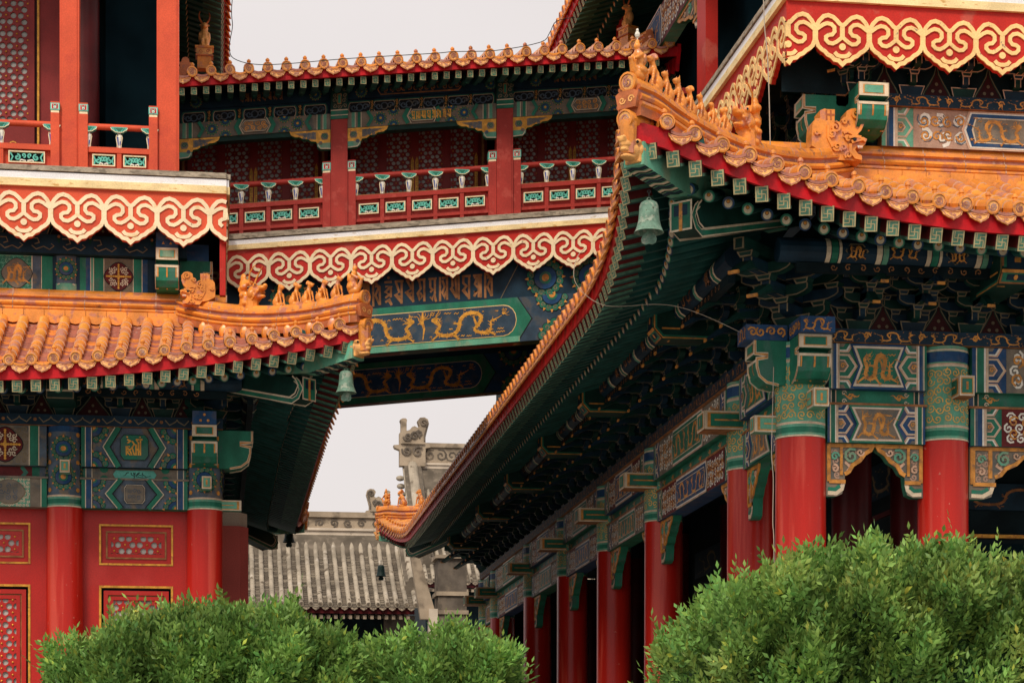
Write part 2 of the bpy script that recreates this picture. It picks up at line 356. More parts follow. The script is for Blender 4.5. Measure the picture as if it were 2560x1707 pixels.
# letters of the temple's Lantsa inscriptions as pen strokes in a unit box
GL = [
    [((0, 1), (.95, 1)), ((.15, .95), (.15, .7), (.5, .55), (.15, .38), (.78, .02)), ((.78, 1), (.78, -.05))],
    [((0, 1), (.9, 1)), ((.2, 1), (.2, .62), (.45, .5), (.2, .4)), ((.2, .2), (.4, .05), (.62, .3), (.85, -.05)), ((.7, 1), (.7, .3))],
    [((0, 1), (.95, 1)), ((.12, .98), (.5, .5), (.1, .42), (.75, .03)), ((.75, 1), (.75, -.02)), ((.3, .32), (.75, .32))],
    [((0, 1), (1, 1)), ((.1, .9), (.5, .9), (.2, .6), (.5, .45)), ((.1, .25), (.4, .3), (.1, .05)), ((.6, 1), (.62, 0)), ((.82, 1), (.85, -.02))],
    [((.05, 1.05), (.05, -.05)), ((.25, 1), (.9, 1)), ((.3, .9), (.55, .6), (.3, .35), (.5, .1), (.7, .4)), ((.8, 1), (.82, 0))],
    [((0, 1), (.95, 1)), ((.2, .95), (.6, .62), (.05, .5), (.85, .02)), ((.7, 1), (.78, .05)), ((.3, .4), (.7, .45))],
    [((.1, 1.1), (.12, -.05)), ((.1, 1.1), (.6, .9)), ((.3, .85), (.8, .85)), ((.75, .85), (.35, .45), (.8, .02)), ((.8, .85), (.85, 0))],
    [((0, 1), (.95, 1)), ((.15, .95), (.2, .6), (.05, .5), (.65, .05)), ((.5, .98), (.65, .05)), ((.85, 1), (.88, -.02))],
    [((0, 1), (.9, 1)), ((.2, .98), (.4, .6), (.05, .4), (.3, .08), (.55, .25), (.3, .42)), ((.75, 1), (.78, 0))],
    [((.1, 1), (.9, 1)), ((.5, 1.25), (.6, 1.15)), ((.2, .8), (.8, .8), (.2, .55), (.7, .45), (.2, .3)), ((.2, .1), (.6, .2), (.9, -.05)), ((.8, .8), (.8, .3))]]
def letters(p, u0, v0, hgt, wid, n, m, lay, w, shear=0., first=0):
    for k in range(n):
        for st in GL[(k * 3 + first) % len(GL)]:
            p.stroke([(u0 + k * wid + a * wid * .82, v0 + b * hgt + shear * (k * wid + a * wid)) for a, b in st], w, m, lay)
def plane(o, U, N, V=V3((0, 0, 1))):
    o = V3(o); U = V3(U); N = V3(N); V = V3(V); return lambda u, v, d: o + U * u + V * v + N * d
def cyl(c, r, U, N):
    """surface of a vertical post; u = arc length from the direction N, v = height"""
    c = V3(c); U = V3(U); N = V3(N)
    return lambda u, v, d: c + (N * math.cos(u / r) + U * math.sin(u / r)) * (r + d) + V3((0, 0, v))

# ---------------------------------------------------------------- roofs
class Eave:
    def __init__(s, o, u, n, L, e0, fl, rise, zc, Lf, p, inset, ztop, far=True, sl=0.):
        s.sl = sl; s.o = V3(o); s.u = V3(u); s.n = V3(n); s.L = L; s.e0 = e0; s.fl = fl; s.rise = rise; s.zc = zc; s.Lf = Lf; s.p = p; s.inset = inset; s.ztop = ztop; s.far = far
        s.F = frame(o, u, n)
    def f(s, a):
        d = a + s.e0
        if s.far: d = min(d, s.L - a + s.e0)
        return min(1.04, max(0, 1 - d / s.Lf) ** s.p) if d < s.Lf else 0.
    def e(s, a): return s.e0 + s.fl * s.f(a)
    def z(s, a): return s.zc + s.rise * s.f(a) + s.sl * a
    def top(s, a): return s.ztop + s.sl * a
    def h(s, a, w):
        e = s.e(a); t = (e - w) / (e + s.inset); return s.z(a) + (s.top(a) - s.z(a)) * (.74 * t + .26 * t * t)
    def pt(s, a, w, dz=0): return s.F(a, w, s.h(a, w) + dz)
    def lim(s, a):
        l = -s.inset
        if -a > l: l = -a
        if s.far and a - s.L > l: l = a - s.L
        return l
    def tip(s):
        d = s.e0
        for _ in range(20): d = s.e(-d)
        return d

def cap_disc(mb, o, U, N, r=.076, seed=0):
    """round tile end with a raised rim and a coiled relief"""
    o = V3(o); N = V3(N).normalized()
    mb.lathe([(r, -.03), (r, .012), (r * .8, .014), (r * .74, .004), (0.0, .004)], o, "glaze_pale", N, 14, mats=["glaze", "glaze", "glaze_deep", "glaze_pale"])
    Z = N.cross(V3(U)); Z = Z if Z.z > 0 else -Z
    p = Pat(mb, lambda u, v, d: o + V3(U) * u + Z * v + N * (.006 + d)); rn = random.Random(seed)
    p.spiral(0, 0, r * .6, r * .17, "glaze_bare", 1, 1.6, rn.uniform(0, 6), 1, 12)
    for k in range(4): p.flame(0, 0, rn.uniform(0, 6.28), r * .62, r * .12, "glaze_bare", 2)
DRIP = [(-.122, .0), (-.119, -.028), (-.104, -.042), (-.096, -.064), (-.070, -.076), (-.052, -.09), (-.03, -.097), (-.012, -.108), (0, -.122)]
DRIP = DRIP + [(-x, y) for x, y in DRIP[-2::-1]]
def drip(mb, o, U, N, seed=0):
    """leaf-shaped drip tile under the trough"""
    o = V3(o); U = V3(U); N = V3(N); Z = V3((0, 0, 1))
    fn = lambda u, v, d: o + U * u + Z * (v - .045 * (1 - (u / .122) ** 2) * (1 + v * 5.)) + N * (d - .035 * (u / .118) ** 2 - v * .25)
    top = [(.118 - .0472 * k, 0.) for k in range(1, 5)]
    mb.prism(DRIP + top, fn, -.014, .010, "glaze_pale", "glaze")
    p = Pat(mb, lambda u, v, d: fn(u, v, .011 + d)); rn = random.Random(seed)
    p.stroke([(x * .82, y * .82 - .006) for x, y in DRIP], .010, "glaze_bare", 1)
    p.stroke([(-.1, -.012), (-.05, -.012), (0, -.012), (.05, -.012), (.1, -.012)], .012, "glaze_deep", 1)
    for k in range(3): p.spiral(rn.uniform(-.05, .05), rn.uniform(-.06, -.03), .02, .007, "glaze_bare", 1, 1.2, rn.uniform(0, 6), 1, 6)

def roof_tiles(mb, E, a0, a1, step=.285, fine=True, tl=.27, pstep=.105, mats=("glaze", "mortar", "glaze_deep"), deco=True, r=.075):
    n = int(round((a1 - a0) / step)); U, N = E.u, E.n
    for k in range(n + 1):
        a = a0 + k * step; e = E.e(a); w0 = E.lim(a)
        if w0 == -E.inset: w0 += .17
        if e - w0 > .12:
            # barrel tiles, each a little wider at its lower end
            L = e - w0; m = max(1, round(L / tl)); q = 7 if fine else 5
            for i in range(m):
                if not fine and i > 3: break
                wa, wb = e - L * i / m, e - L * (i + 1) / m
                rings = []
                jit = RN.uniform(-.003, .003); tcol = mats[0] if mats[0] != "glaze" else RN.choice(("glaze", "glaze", "glaze", "glaze_gold", "glaze_gold", "glaze_worn"))
                for w, rr in ((wa, r + .005), (wa - (wa - wb) * .10, r + .004), (wa - (wa - wb) * .12, r), (wb, r - .003)):
                    c = E.pt(a + jit, w)
                    rings.append([c + U * rr * math.cos(PI * j / (q - 1)) + V3((0, 0, 1)) * rr * 1.05 * math.sin(PI * j / (q - 1)) for j in range(q)])
                for b in range(3):
                    mb.add(rings[b] + rings[b + 1], [(j, j + 1, q + j + 1, q + j) for j in range(q - 1)], mats[1] if b == 1 else tcol)
                mb.add(rings[0], [tuple(range(q))], mats[1])
                if i == m - 1: mb.ball(E.pt(a, wb, 0), (r - .004, r - .004, r), mats[0], 8)
                for sd in (0, q - 1):    # skirts down to the pan
                    pa, pb = rings[0][sd], rings[3][sd]
                    mb.add([pa, pb, pb - V3((0, 0, .05)), pa - V3((0, 0, .05))], [(0, 1, 2, 3)], mats[0])
            if deco:
                cap_disc(mb, E.pt(a, e, 0), U, (N + V3((0, 0, -.12))), seed=k)
                c = E.pt(a, e - .13, r)
                mb.lathe([(.020, -.01), (.022, .025), (.031, .035), (.030, .055), (.012, .075), (0, .078)], c, mats[0], n=8)
        if k == n: break
        # pan tiles, overlapping shells
        b = a + step / 2; e = E.e(b); w0 = E.lim(b)
        if e - w0 < .05: continue
        L = e - w0; m = max(1, round(L / (pstep if fine else .3))); hw = step / 2 - r * .55
        rr = []
        for i in range(m):
            if not fine and i > 4: break
            wa, wb = e - L * i / m, e - L * (i + 1) / m; rows = []
            for w, up in ((wa, .030), (wb, .002)):
                rows.append([E.pt(b, w, -.055 + up - .028 * (1 - (x / hw) ** 2)) + U * x for x in (-hw, -hw * .5, 0, hw * .5, hw)])
            front = [p - V3((0, 0, .030)) for p in rows[0]]
            mb.add(rows[0] + rows[1], [(j, j + 1, 6 + j, 5 + j) for j in range(4)], mats[2])
            mb.add(rows[0] + front, [(j, j + 1, 6 + j, 5 + j) for j in range(4)], ("glaze_bare" if RN.random() > .35 else mats[0]) if mats[0] == "glaze" else mats[0])
        if deco: drip(mb, E.F(b, e + .0, E.z(b) - .045), U, N, seed=k)

def sweep(mb, path, prof, mats, side, joints=0, jm="mortar"):
    """sweep an open profile [(x,z)..] along path; side = function giving the horizontal side vector"""
    n = len(prof)
    def ring(p, sd, k=1.): return [V3(p) + sd * x * k + V3((0, 0, 1)) * z for x, z in prof]
    for i in range(len(path) - 1):
        a, b = V3(path[i]), V3(path[i + 1]); ra, rb = ring(a, side(i)), ring(b, side(i + 1))
        for j in range(n - 1): mb.add([ra[j], ra[j + 1], rb[j + 1], rb[j]], [(0, 1, 2, 3)], mats[j % len(mats)])
        if joints and i % joints == 0:
            d = (b - a).normalized() * .007
            ra, rb = ring(a - d, side(i), 1.03), ring(a + d, side(i), 1.03)
            q = [v + V3((0, 0, .004)) for v in ra]; q2 = [v + V3((0, 0, .004)) for v in rb]
            for j in range(n - 1): mb.add([q[j], q[j + 1], q2[j + 1], q2[j]], [(0, 1, 2, 3)], jm)
    for p, sd in ((path[0], side(0)), (path[-1], side(len(path) - 1))): mb.add(ring(p, sd), [tuple(range(n))], mats[0])
RIDGE = [(-.13, -.06), (-.13, .03), (-.15, .05), (-.15, .075), (-.11, .085), (-.135, .10), (-.15, .125), (-.135, .155), (-.10, .165), (-.10, .20), (-.13, .215), (-.13, .24), (-.075, .25), (-.07, .29), (-.045, .33), (0, .345)]
RIDGE = RIDGE + [(-x, z) for x, z in RIDGE[-2::-1]]
RM = ["glaze_deep", "glaze", "glaze", "glaze_deep", "glaze", "glaze", "glaze", "glaze_deep", "glaze_bare", "glaze", "glaze", "glaze_deep", "glaze", "glaze", "glaze"]; RM = RM + RM[::-1]

def weiji(mb, E, a0, a1, step=.285, s0=0.):
    """ridge where the skirt roof meets the upper wall, with lobed closing tiles under it"""
    n = max(2, int((a1 - a0) / .12)); P = [E.F(a0 + (a1 - a0) * i / n, -E.inset, E.ztop + .02) for i in range(n + 1)]
    sweep(mb, P, RIDGE, RM, lambda i: E.n, joints=4)
    k0 = int((a0 - s0) / step); a = s0 + k0 * step
    while a < a1:
        hw = step * .49; pl = [(-hw, .05), (-hw, -.01), (-hw * .93, -.05), (-hw * .75, -.095), (-hw * .4, -.13), (0, -.142), (hw * .4, -.13), (hw * .75, -.095), (hw * .93, -.05), (hw, -.01), (hw, .05)]
        mb.prism(pl, lambda u, v, d: E.F(a + step / 2 + u, -E.inset + .15 + d * (1 - .5 * (u / hw) ** 2), E.top(a) + .0 + v), -.02, .03, "glaze"); a += step
def hip_ridge(mb, E, w0, w1, deco=True):
    n = max(4, int((w1 - w0) / .09)); P = []
    for i in range(n + 1):
        w = w0 + (w1 - w0) * i / n; t = max(0, (w - w1 + .7) / .7); P.append(E.pt(-w, w, .02 + .02 * t * t))
    sd = (E.u + E.n).normalized(); sd = V3((sd.y, -sd.x, 0)) if abs(sd.dot((E.n - E.u).normalized())) > .1 else sd
    sd = (E.u + E.n).normalized()
    sweep(mb, P, RIDGE, RM, lambda i: sd, joints=5)
    out = (E.n - E.u).normalized(); end = V3(P[-1])
    cap_disc(mb, end + V3((0, 0, .275)) + out * .03, sd, out + V3((0, 0, -.1)), .095, 3)
    mb.prism([(-.10, .02), (.10, .02), (.13, .16), (.08, .19), (-.08, .19), (-.13, .16)], lambda u, v, d: end + sd * u + V3((0, 0, v)) + out * d, -.1, .05, "glaze_deep")
    p = Pat(mb, lambda u, v, d: end + sd * u + V3((0, 0, v)) + out * (.052 + d))
    for q in (-.05, .05): p.spiral(q, .1, .04, .014, "glaze_pale", 1, 1.3, 0, 1 if q > 0 else -1, 9)
    cap_disc(mb, end + V3((0, 0, -.09)) + out * .08, sd, out + V3((0, 0, -.1)), .09, 5)
    mb.tube([end + V3((0, 0, -.05)) - out * .3, end + V3((0, 0, -.09)) + out * .06], .088, "glaze", 10)
    mb.lathe([(.075, -.42), (.085, -.1)], end + out * .02, "glaze", n=10)
    return P

def flying_rafter_unit(pale=True):
    mb = MB(); w, h, L = .128, .152, 1.02
    mb.hexa([(-w / 2, -L, -h / 2), (w / 2, -L, -h / 2), (w / 2, 0, -h / 2), (-w / 2, 0, -h / 2), (-w / 2, -L, h / 2), (w / 2, -L, h / 2), (w / 2, 0, h / 2), (-w / 2, 0, h / 2)], "rafter_green")
    p = Pat(mb, lambda u, v, d: V3((u, d, v)), .002)
    a, b = w / 2, h / 2
    p.rect(-a, -b, a, b, "rafter_face" if pale else "green", 1)
    p.stroke([(-a + .007, -b + .007), (a - .007, -b + .007), (a - .007, b - .007), (-a + .007, b - .007)], .012, "fret", 2, True)
    k = .0095; r = .036
    p.stroke([(0, -r), (0, r), (-r, r)], k, "fret", 2); p.stroke([(0, -r), (r, -r)], k, "fret", 2)
    p.stroke([(-r, 0), (r, 0), (r, r)], k, "fret", 2); p.stroke([(-r, 0), (-r, -r)], k, "fret", 2)
    for q in (((-r, r), (-a, r)), ((r, -r), (a, -r)), ((r, r), (r, b)), ((-r, -r), (-r, -b))): p.stroke(list(q), k, "fret", 2)
    # painted flank fading to the red timber behind
    for sx in (-1, 1):
        q = Pat(mb, lambda u, v, d: V3((sx * (w / 2 + d), u, v)), .002)
        q.rect(-.30, -b, -.002, b, "maroon", 1); q.rect(-.30, -b, -.002, -b + .03, "rafter_face" if pale else "green", 2)
    return mb
def round_rafter_unit(c):
    mb = MB(); r = .062
    mb.tube([(0, -1.15, 0), (0, 0, 0)], r, "rafter_green", 10)
    p = Pat(mb, lambda u, v, d: V3((u, d, v)), .002)
    p.disc(0, 0, r, c, 1, 14); p.disc(0, -.006, r * .80, "green_pale" if c == "green" else "blue_faded", 2, 14); p.disc(0, -.004, r * .66, "line", 3, 14)
    p.disc(0, .016, r * .34, "black_line", 4, 10); p.disc(0, .016, r * .27, "gold_paint", 5, 10)
    return mb

def eaves_under(E, root, a0, a1, name_fl="flying_rafter", soff_w=0., fl_dz=-.32, step=.235, rd=True, n_single=100, ks=1.):
    """fascia, soffit boards and two tiers of rafters below the eave"""
    U, N, F = E.u, E.n, E.F
    tip = E.tip(); lo = max(a0, -tip); hi = min(a1, E.L + tip if E.far else a1)
    mb = MB(); n = max(8, int((hi - lo) / .2)); sb = MB()
    for i in range(n):
        q = [];
        for k in (i, i + 1):
            a = lo + (hi - lo) * k / n; e = E.e(a); z = E.z(a)
            q.append([F(a, e - .055, z - .06), F(a, e - .055, z - .245), F(a, e - .10, z - .245), F(a, e - .10, z - .06)])
        for j in range(4): mb.add([q[0][j], q[0][(j + 1) % 4], q[1][(j + 1) % 4], q[1][j]], [(0, 1, 2, 3)], "fascia_red")
        # soffit sheets (never past the corner diagonal)
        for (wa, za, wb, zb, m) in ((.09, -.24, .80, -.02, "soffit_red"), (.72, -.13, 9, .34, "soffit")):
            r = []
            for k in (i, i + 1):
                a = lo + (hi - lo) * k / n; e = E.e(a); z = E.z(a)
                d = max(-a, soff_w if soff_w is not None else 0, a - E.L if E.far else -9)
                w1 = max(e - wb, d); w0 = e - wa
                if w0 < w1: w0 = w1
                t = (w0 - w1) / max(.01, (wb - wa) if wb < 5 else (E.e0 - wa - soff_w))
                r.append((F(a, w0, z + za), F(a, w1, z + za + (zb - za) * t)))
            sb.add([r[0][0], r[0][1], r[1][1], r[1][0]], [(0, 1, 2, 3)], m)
    mb.build("fascia", root); sb.build("soffit", root)
    # rafters: perpendicular to the eave, fanning near the corner
    uf = flying_rafter_unit().build(name_fl); ur = [round_rafter_unit(c).build("rafter") for c in ("green", "blue")]
    stuffF, stuffR = [], []
    fan = 1.0; k = 0; a = lo + .22; first = [True, True, True]
    while a < hi - .05:
        e = E.e(a); z = E.z(a); d = N.copy()
        near = a if not E.far or a < E.L / 2 else E.L - a; sg = 1 if near == a else -1
        if near < fan:
            t = min(1, (fan - near) / (fan + tip)); d = (N - U * sg * .62 * t).normalized()
        for typ in (0, 1):
            if typ and (not rd): continue
            if typ == 0: o = F(a, e, z + fl_dz) - d * .10; sl = (d * 1.02 - V3((0, 0, .33))).normalized()
            else:
                o = F(a, e, 0) - d * (.66 + (.04 if near < fan else 0)); sa = (o - E.o).dot(U); o.z = E.zc - .245 + (E.rise - .13) * E.f(sa); sl = (d * 1.15 - V3((0, 0, .36))).normalized()
            # keep away from the corner diagonal
            s_loc = (o - E.o).dot(U); w_loc = (o - E.o).dot(N)
            if typ and (s_loc + w_loc < .12 or (E.far and E.L - s_loc + w_loc < .12)): continue
            M = fmat(o, d.cross(V3((0, 0, 1))), sl) @ Matrix.Diagonal((ks, 1, ks, 1))
            src = uf if typ == 0 else ur[k % 2]; fi = 0 if typ == 0 else 1 + k % 2
            if k < n_single:
                if first[fi]: attach(src, root, M); first[fi] = False
                else: inst(src, root, M)
            else: (stuffF if typ == 0 else stuffR).append((src, M))
        a += step; k += 1
    for lst, nm in ((stuffF, name_fl), (stuffR, "rafter")):
        if not lst: continue
        mb = MB()
        for src, M in lst:
            me = src.data; vs = [M @ v.co for v in me.vertices]
            for m_i, mm in enumerate(me.materials):
                mb.idx(mm.name)
            o = len(mb.v); mb.v.extend([tuple(v) for v in vs])
            for pl in me.polygons: mb.f.append(tuple(o + i for i in pl.vertices)); mb.m.append(mb.mi[me.materials[pl.material_index].name])
        tag(mb.build(nm, root), kind="stuff")
    for i, u in enumerate([uf] + ur):
        if first[i]: bpy.data.objects.remove(u)

# ---------------------------------------------------------------- brackets
def gong(mb, fx, L, h, t, y, z, m, edge="line_dim"):
    """curved bracket arm along x; fx(x,y,z) places it"""
    a = L / 2; pr = [(-a, h), (a, h), (a, h * .5), (a - .03, h * .25), (a - .09, 0), (-a + .09, 0), (-a + .03, h * .25), (-a, h * .5)]
    mb.prism(pr, lambda u, v, d: fx(u, y + d, z + v), -t / 2, t / 2, m)
    p = Pat(mb, lambda u, v, d: fx(u, y + t / 2 + d, z + v), .002)
    p.stroke([(a - .006, h * .95), (a - .006, h * .5), (a - .035, h * .28), (a - .09, .008), (-a + .09, .008), (-a + .035, h * .28), (-a + .006, h * .5), (-a + .006, h * .95)], .011, edge, 1)
def block(mb, fx, x, y, z, w, h, m, edge="line_dim"):
    p = [fx(x + sx * w * .36, y + sy * w * .36, z) for sx, sy in ((-1, -1), (1, -1), (1, 1), (-1, 1))] + [fx(x + sx * w * .5, y + sy * w * .5, z + h) for sx, sy in ((-1, -1), (1, -1), (1, 1), (-1, 1))]
    mb.hexa(p, m)
    q = Pat(mb, lambda u, v, d: fx(x + u, y + w * (.36 + .14 * v / h) + d, z + v), .003)
    q.stroke([(-w * .5, h), (-w * .36, .005), (w * .36, .005), (w * .5, h)], .012, edge, 1)
    q.stroke([(-w * .5, h - .006), (w * .5, h - .006)], .010, edge, 1)
def bracket_unit(m1, m2, ang=True, tiers=3, edge="line_dim", tipc="gold_paint"):
    mb = MB(); fx = lambda x, y, z: V3((x, y, z))
    block(mb, fx, 0, 0, 0, .30, .13, m1, edge)
    for k in range(tiers):
        z = .12 + k * .155; ym = .27 * (k + 1)
        for j in range(k + 1):
            L = .44 if j == k else .66
            gong(mb, fx, L, .11, .075, .27 * j, z, m2 if (k + j) % 2 else m1, edge)
            for x in (-L / 2 + .05, L / 2 - .05): block(mb, fx, x, .27 * j, z + .105, .11, .05, m1, edge)
        # arm towards the viewer
        pr = [(-.2, .11), (ym, .11), (ym, .05), (ym - .04, .02), (ym - .1, 0), (-.2, 0)]
        mb.prism(pr, lambda u, v, d: V3((d, u, z + v)), -.04, .04, m2)
        q = Pat(mb, lambda u, v, d: V3((u, ym + d, z + v)), .002)
        for sx in (-.034, .034): q.stroke([(sx, .02), (sx, .11)], .011, edge, 1)
        b = Pat(mb, lambda u, v, d: V3((u, v, z - d)), .002)
        for sx in (-.034, .034): b.stroke([(sx, -.2), (sx, ym - .1)], .010, edge, 1)
        block(mb, fx, 0, ym - .02, z + .105, .12, .05, m1, edge)
        if ang and k >= 1:     # slanting beak with a painted tip
            mb.prism([(ym - .3, .02), (ym - .02, .0), (ym + .20, -.10), (ym + .205, -.075), (ym + .03, .06), (ym - .3, .1)], lambda u, v, d: V3((d, u, z + v)), -.04, .04, m1)
            mb.box((0, ym + .20, z - .09), (.085, .02, .03), tipc)
    # top head
    z = .12 + tiers * .155; ym = .27 * tiers
    mb.box((0, ym * .5, z + .05), (.085, ym + .25, .11), m1)
    q = Pat(mb, lambda u, v, d: V3((u, ym * .5 + ym / 2 + .125 + d, z + .05 + v)), .002)
    q.stroke([(-.035, -.05), (.035, -.05), (.035, .05), (-.035, .05)], .012, edge, 1, True)
    return mb
def bracket_row(E_o, U, N, root, z, us, kinds, ang=True, tiers=3, edge="line_dim", prefix="bracket_set", sy=1.):
    us_objs = [bracket_unit(a, b, ang, tiers, edge).build(prefix) for a, b in (("green_dark", "blue_dark"), ("blue_dark", "green_dark"))]
    used = [False, False]
    for i, a in enumerate(us):
        o = E_o + U * a + V3((0, 0, z)); M = fmat(o, U, N) @ Matrix.Diagonal((1, sy, 1, 1)); k = i % 2
        if not used[k]: attach(us_objs[k], root, M); used[k] = True
        else: inst(us_objs[k], root, M)
    for k in (0, 1):
        if not used[k]: bpy.data.objects.remove(us_objs[k])
def bracket_board(mb, o, U, N, L, z0, h, us):
    p = Pat(mb, plane(V3(o) + V3((0, 0, z0)), U, N)); p.rect(0, 0, L, h, "shade_timber", 0)
    for a, b in zip(us, us[1:]):
        c = (a + b) / 2; w = (b - a) * .5 - .13
        og = [(c - w, .0), (c - w * .8, .08), (c - w * .45, .18), (c - w * .15, .28), (c, .40), (c + w * .15, .28), (c + w * .45, .18), (c + w * .8, .08), (c + w, 0)]
        p.fill(og, "maroon_dark", 1); p.stroke(og, .03, "green_dark", 2); p.stroke(og, .01, "line_dim", 3)
        for q in ((0, .17), (-.045, .09), (.045, .09)): p.disc(c + q[0], q[1], .020, "line_dim", 3, 8)

# ---------------------------------------------------------------- painted timbers
def bands(p, u, H, seq, sg=1):
    for w, m in seq:
        p.rect(min(u, u + sg * w), 0, max(u, u + sg * w), H, m, 2); u += sg * w
    return u
def hexi(p, L, H, A="green", B="blue", rnd=None, gold="gold_paint", pale=False):
    """bright 'hexi' painting: banded ends, hooked frames and a dragon field in the middle"""
    rnd = rnd or RN; p.rect(0, 0, L, H, A, 1)
    k = min(1., L / 1.9)
    seq = [(.045 * k, A), (.012, "line"), (.03 * k, B + "_faded" if B == "blue" else B), (.05 * k, B), (.022 * k, "white_paint"), (.012, "pink_line"), (.018 * k, "line")]
    ub = bands(p, 0, H, seq); bands(p, L, H, seq, -1)
    def half_hex(u, sg, c1):
        w = H * .42
        for s_, m, ly in ((1, "pink_line", 2), (.90, "line", 3), (.82, c1, 4), (.50, "pink_line", 5), (.40, "taupe", 6)):
            p.fill([(u, H * (.5 - .27 * s_)), (u + sg * w * .55 * s_, H * (.5 - .27 * s_)), (u + sg * w * s_, H * .5), (u + sg * w * .55 * s_, H * (.5 + .27 * s_)), (u, H * (.5 + .27 * s_))], m, ly)
        p.spiral(u + sg * w * .16, H * .5, H * .07, H * .025, gold, 7, 1.2, 0, 1, 7)
        for vv, s2 in ((0, 1), (H, -1)):
            for s_, m, ly in ((1, "pink_line", 2), (.85, "white_paint", 3), (.7, c1, 4), (.4, "taupe", 5)):
                p.fill([(u, vv), (u, vv + s2 * H * .2 * s_), (u + sg * w * .5 * s_, vv + s2 * H * .2 * s_), (u + sg * w * .8 * s_, vv)], m, ly)
        return u + sg * w
    if L < 1.7:
        half_hex(ub, 1, A); half_hex(L - ub, -1, A); c = L / 2; a = (L / 2 - ub) * .74; b = (L / 2 - ub) * .52
        for s_, m, ly in ((1, B, 7), (.90, "line", 8), (.86, "white_paint", 9), (.82, "pink_line", 10), (.78, A if B == "blue" else "taupe", 11)):
            p.fill([(c - a * s_, H * (.5 + .5 * s_)), (c - b * s_, H * .5), (c - a * s_, H * (.5 - .5 * s_)), (c + a * s_, H * (.5 - .5 * s_)), (c + b * s_, H * .5), (c + a * s_, H * (.5 + .5 * s_))], m, ly)
        q = Pat(p.mb, lambda u, v, d: p.fn(u, v, d), p.e); q.dragon(c - a * .62, H * .16, c + a * .62, H * .84, gold, 12, rnd.random() < .5, rnd, .6)
    else:
        u1 = half_hex(ub, 1, A); half_hex(L - ub, -1, A)
        f0, f1 = L * .30, L * .70; w = H * .2
        # swirl fields
        for (x0, x1) in ((u1, f0), (f1, L - u1)):
            p.rect(x0, 0, x1, H, "pale_rose" if pale else "maroon" if B == "blue" else "taupe", 2)
            p.curls(x0 + .02, .03, x1 - .02, H - .03, H * (.42 if pale else .30), H * (.09 if pale else .05), "white_paint", 3, rnd)
            if pale: p.curls(x0 + .02, .03, x1 - .02, H - .03, H * .42, H * .03, "blue_faded", 4, rnd)
            p.curls(x0 + .05, .06, x1 - .05, H - .06, H * .34, H * .045, gold, 4, rnd)
        for s_, m, ly in ((0, "pink_line", 5), (.018, "white_paint", 6), (.034, B, 7), (.075, "line", 8), (.088, "taupe" if pale else "blue" if A == "green" else "green", 9)):
            p.fill([(f0 - w + s_ * 1.6, H * .5), (f0 + s_, H - s_), (f1 - s_, H - s_), (f1 + w - s_ * 1.6, H * .5), (f1 - s_, s_), (f0 + s_, s_)], m, ly)
        m_ = (f0 + f1) / 2
        p.dragon(f0 - w * .2, H * .18, m_ - .02, H * .82, gold, 10, True, rnd, .7); p.dragon(m_ + .02, H * .18, f1 + w * .2, H * .82, gold, 10, False, rnd, .7)
def xuanzi(p, L, H, A="green", B="blue", center="text", pale=False):
    """cool 'xuanzi' painting: banded ends, whirl-flower quarters, chevrons and a framed centre"""
    ground = "taupe" if pale else "blue_faded"; g2 = A + "_pale" if pale and A == "green" else A
    p.rect(0, 0, L, H, ground, 1)
    seq = [(.05, g2), (.012, "line"), (.07, "blue_faded" if pale else B), (.012, "line"), (.01, "black_line")]
    ub = bands(p, 0, H, seq); bands(p, L, H, seq, -1)
    c = L / 2; w1 = min(.52 * L / 2, H * .62 + .1)
    for u0, a0 in ((ub, 0), (L - ub, 1)):
        for v0 in (0, H):
            if v0 == 0: r0, r1 = (0, PI / 2) if not a0 else (PI / 2, PI)
            else: r0, r1 = (-PI / 2, 0) if not a0 else (PI, PI * 1.5)
            p.rosette(u0, v0, min(H * .46, (c - w1 - ub) * .9 + .05), 2, None, r0, r1)
    for sg in (-1, 1):
        for off, m, ly, ww in ((0, g2, 12, .075), (.05, "line", 13, .012), (-.045, "black_line", 13, .012)):
            p.stroke([(c + sg * (w1 - .16 + off), H), (c + sg * (w1 + off), H * .5), (c + sg * (w1 - .16 + off), 0)], ww, m, ly)
    oc = lambda k: [(c + k * x, H * .5 + k * y) for x, y in ((-.17, -.10), (-.13, -.155), (.13, -.155), (.17, -.10), (.17, .10), (.13, .155), (-.13, .155), (-.17, .10))]
    k = H / .5
    if center == "text":
        p.fill(oc(k * 1.04), "black_line", 14); p.fill(oc(k), "green", 15)
        for pts in (((-.075, -.1), (-.075, .09)), ((-.1, .1), (-.02, .1)), ((-.05, -.1), (-.05, .06), (-.02, .1)), ((-.02, -.1), (-.02, .04)), ((.0, -.1), (.03, 0), (0, .04), (.03, .08)), ((.03, -.1), (.06, -.03), (.02, .0)), ((.09, .1), (.05, .08), (.09, .05)), ((.055, .01), (.1, .01), (.06, -.05), (.1, -.05)), ((.1, .01), (.1, -.1)), ((-.075, -.06), (-.03, -.02)), ((.05, -.1), (.09, -.06))):
            p.stroke([(c + k * x, H * .5 + k * y) for x, y in pts], .019 * k, "gold", 16)
        for x in (-.07, .09): p.disc(c + k * x, H * .5 + k * .13, .012, "gold", 16, 6)
    else:
        p.fill(oc(k * 1.05), "line", 14); p.fill(oc(k), "black_line", 15); p.fill(oc(k * .95), "taupe", 16); p.curls(c - .12 * k, H * .5 - .1 * k, c + .12 * k, H * .5 + .1 * k, .07, .008, "blue_faded", 17)
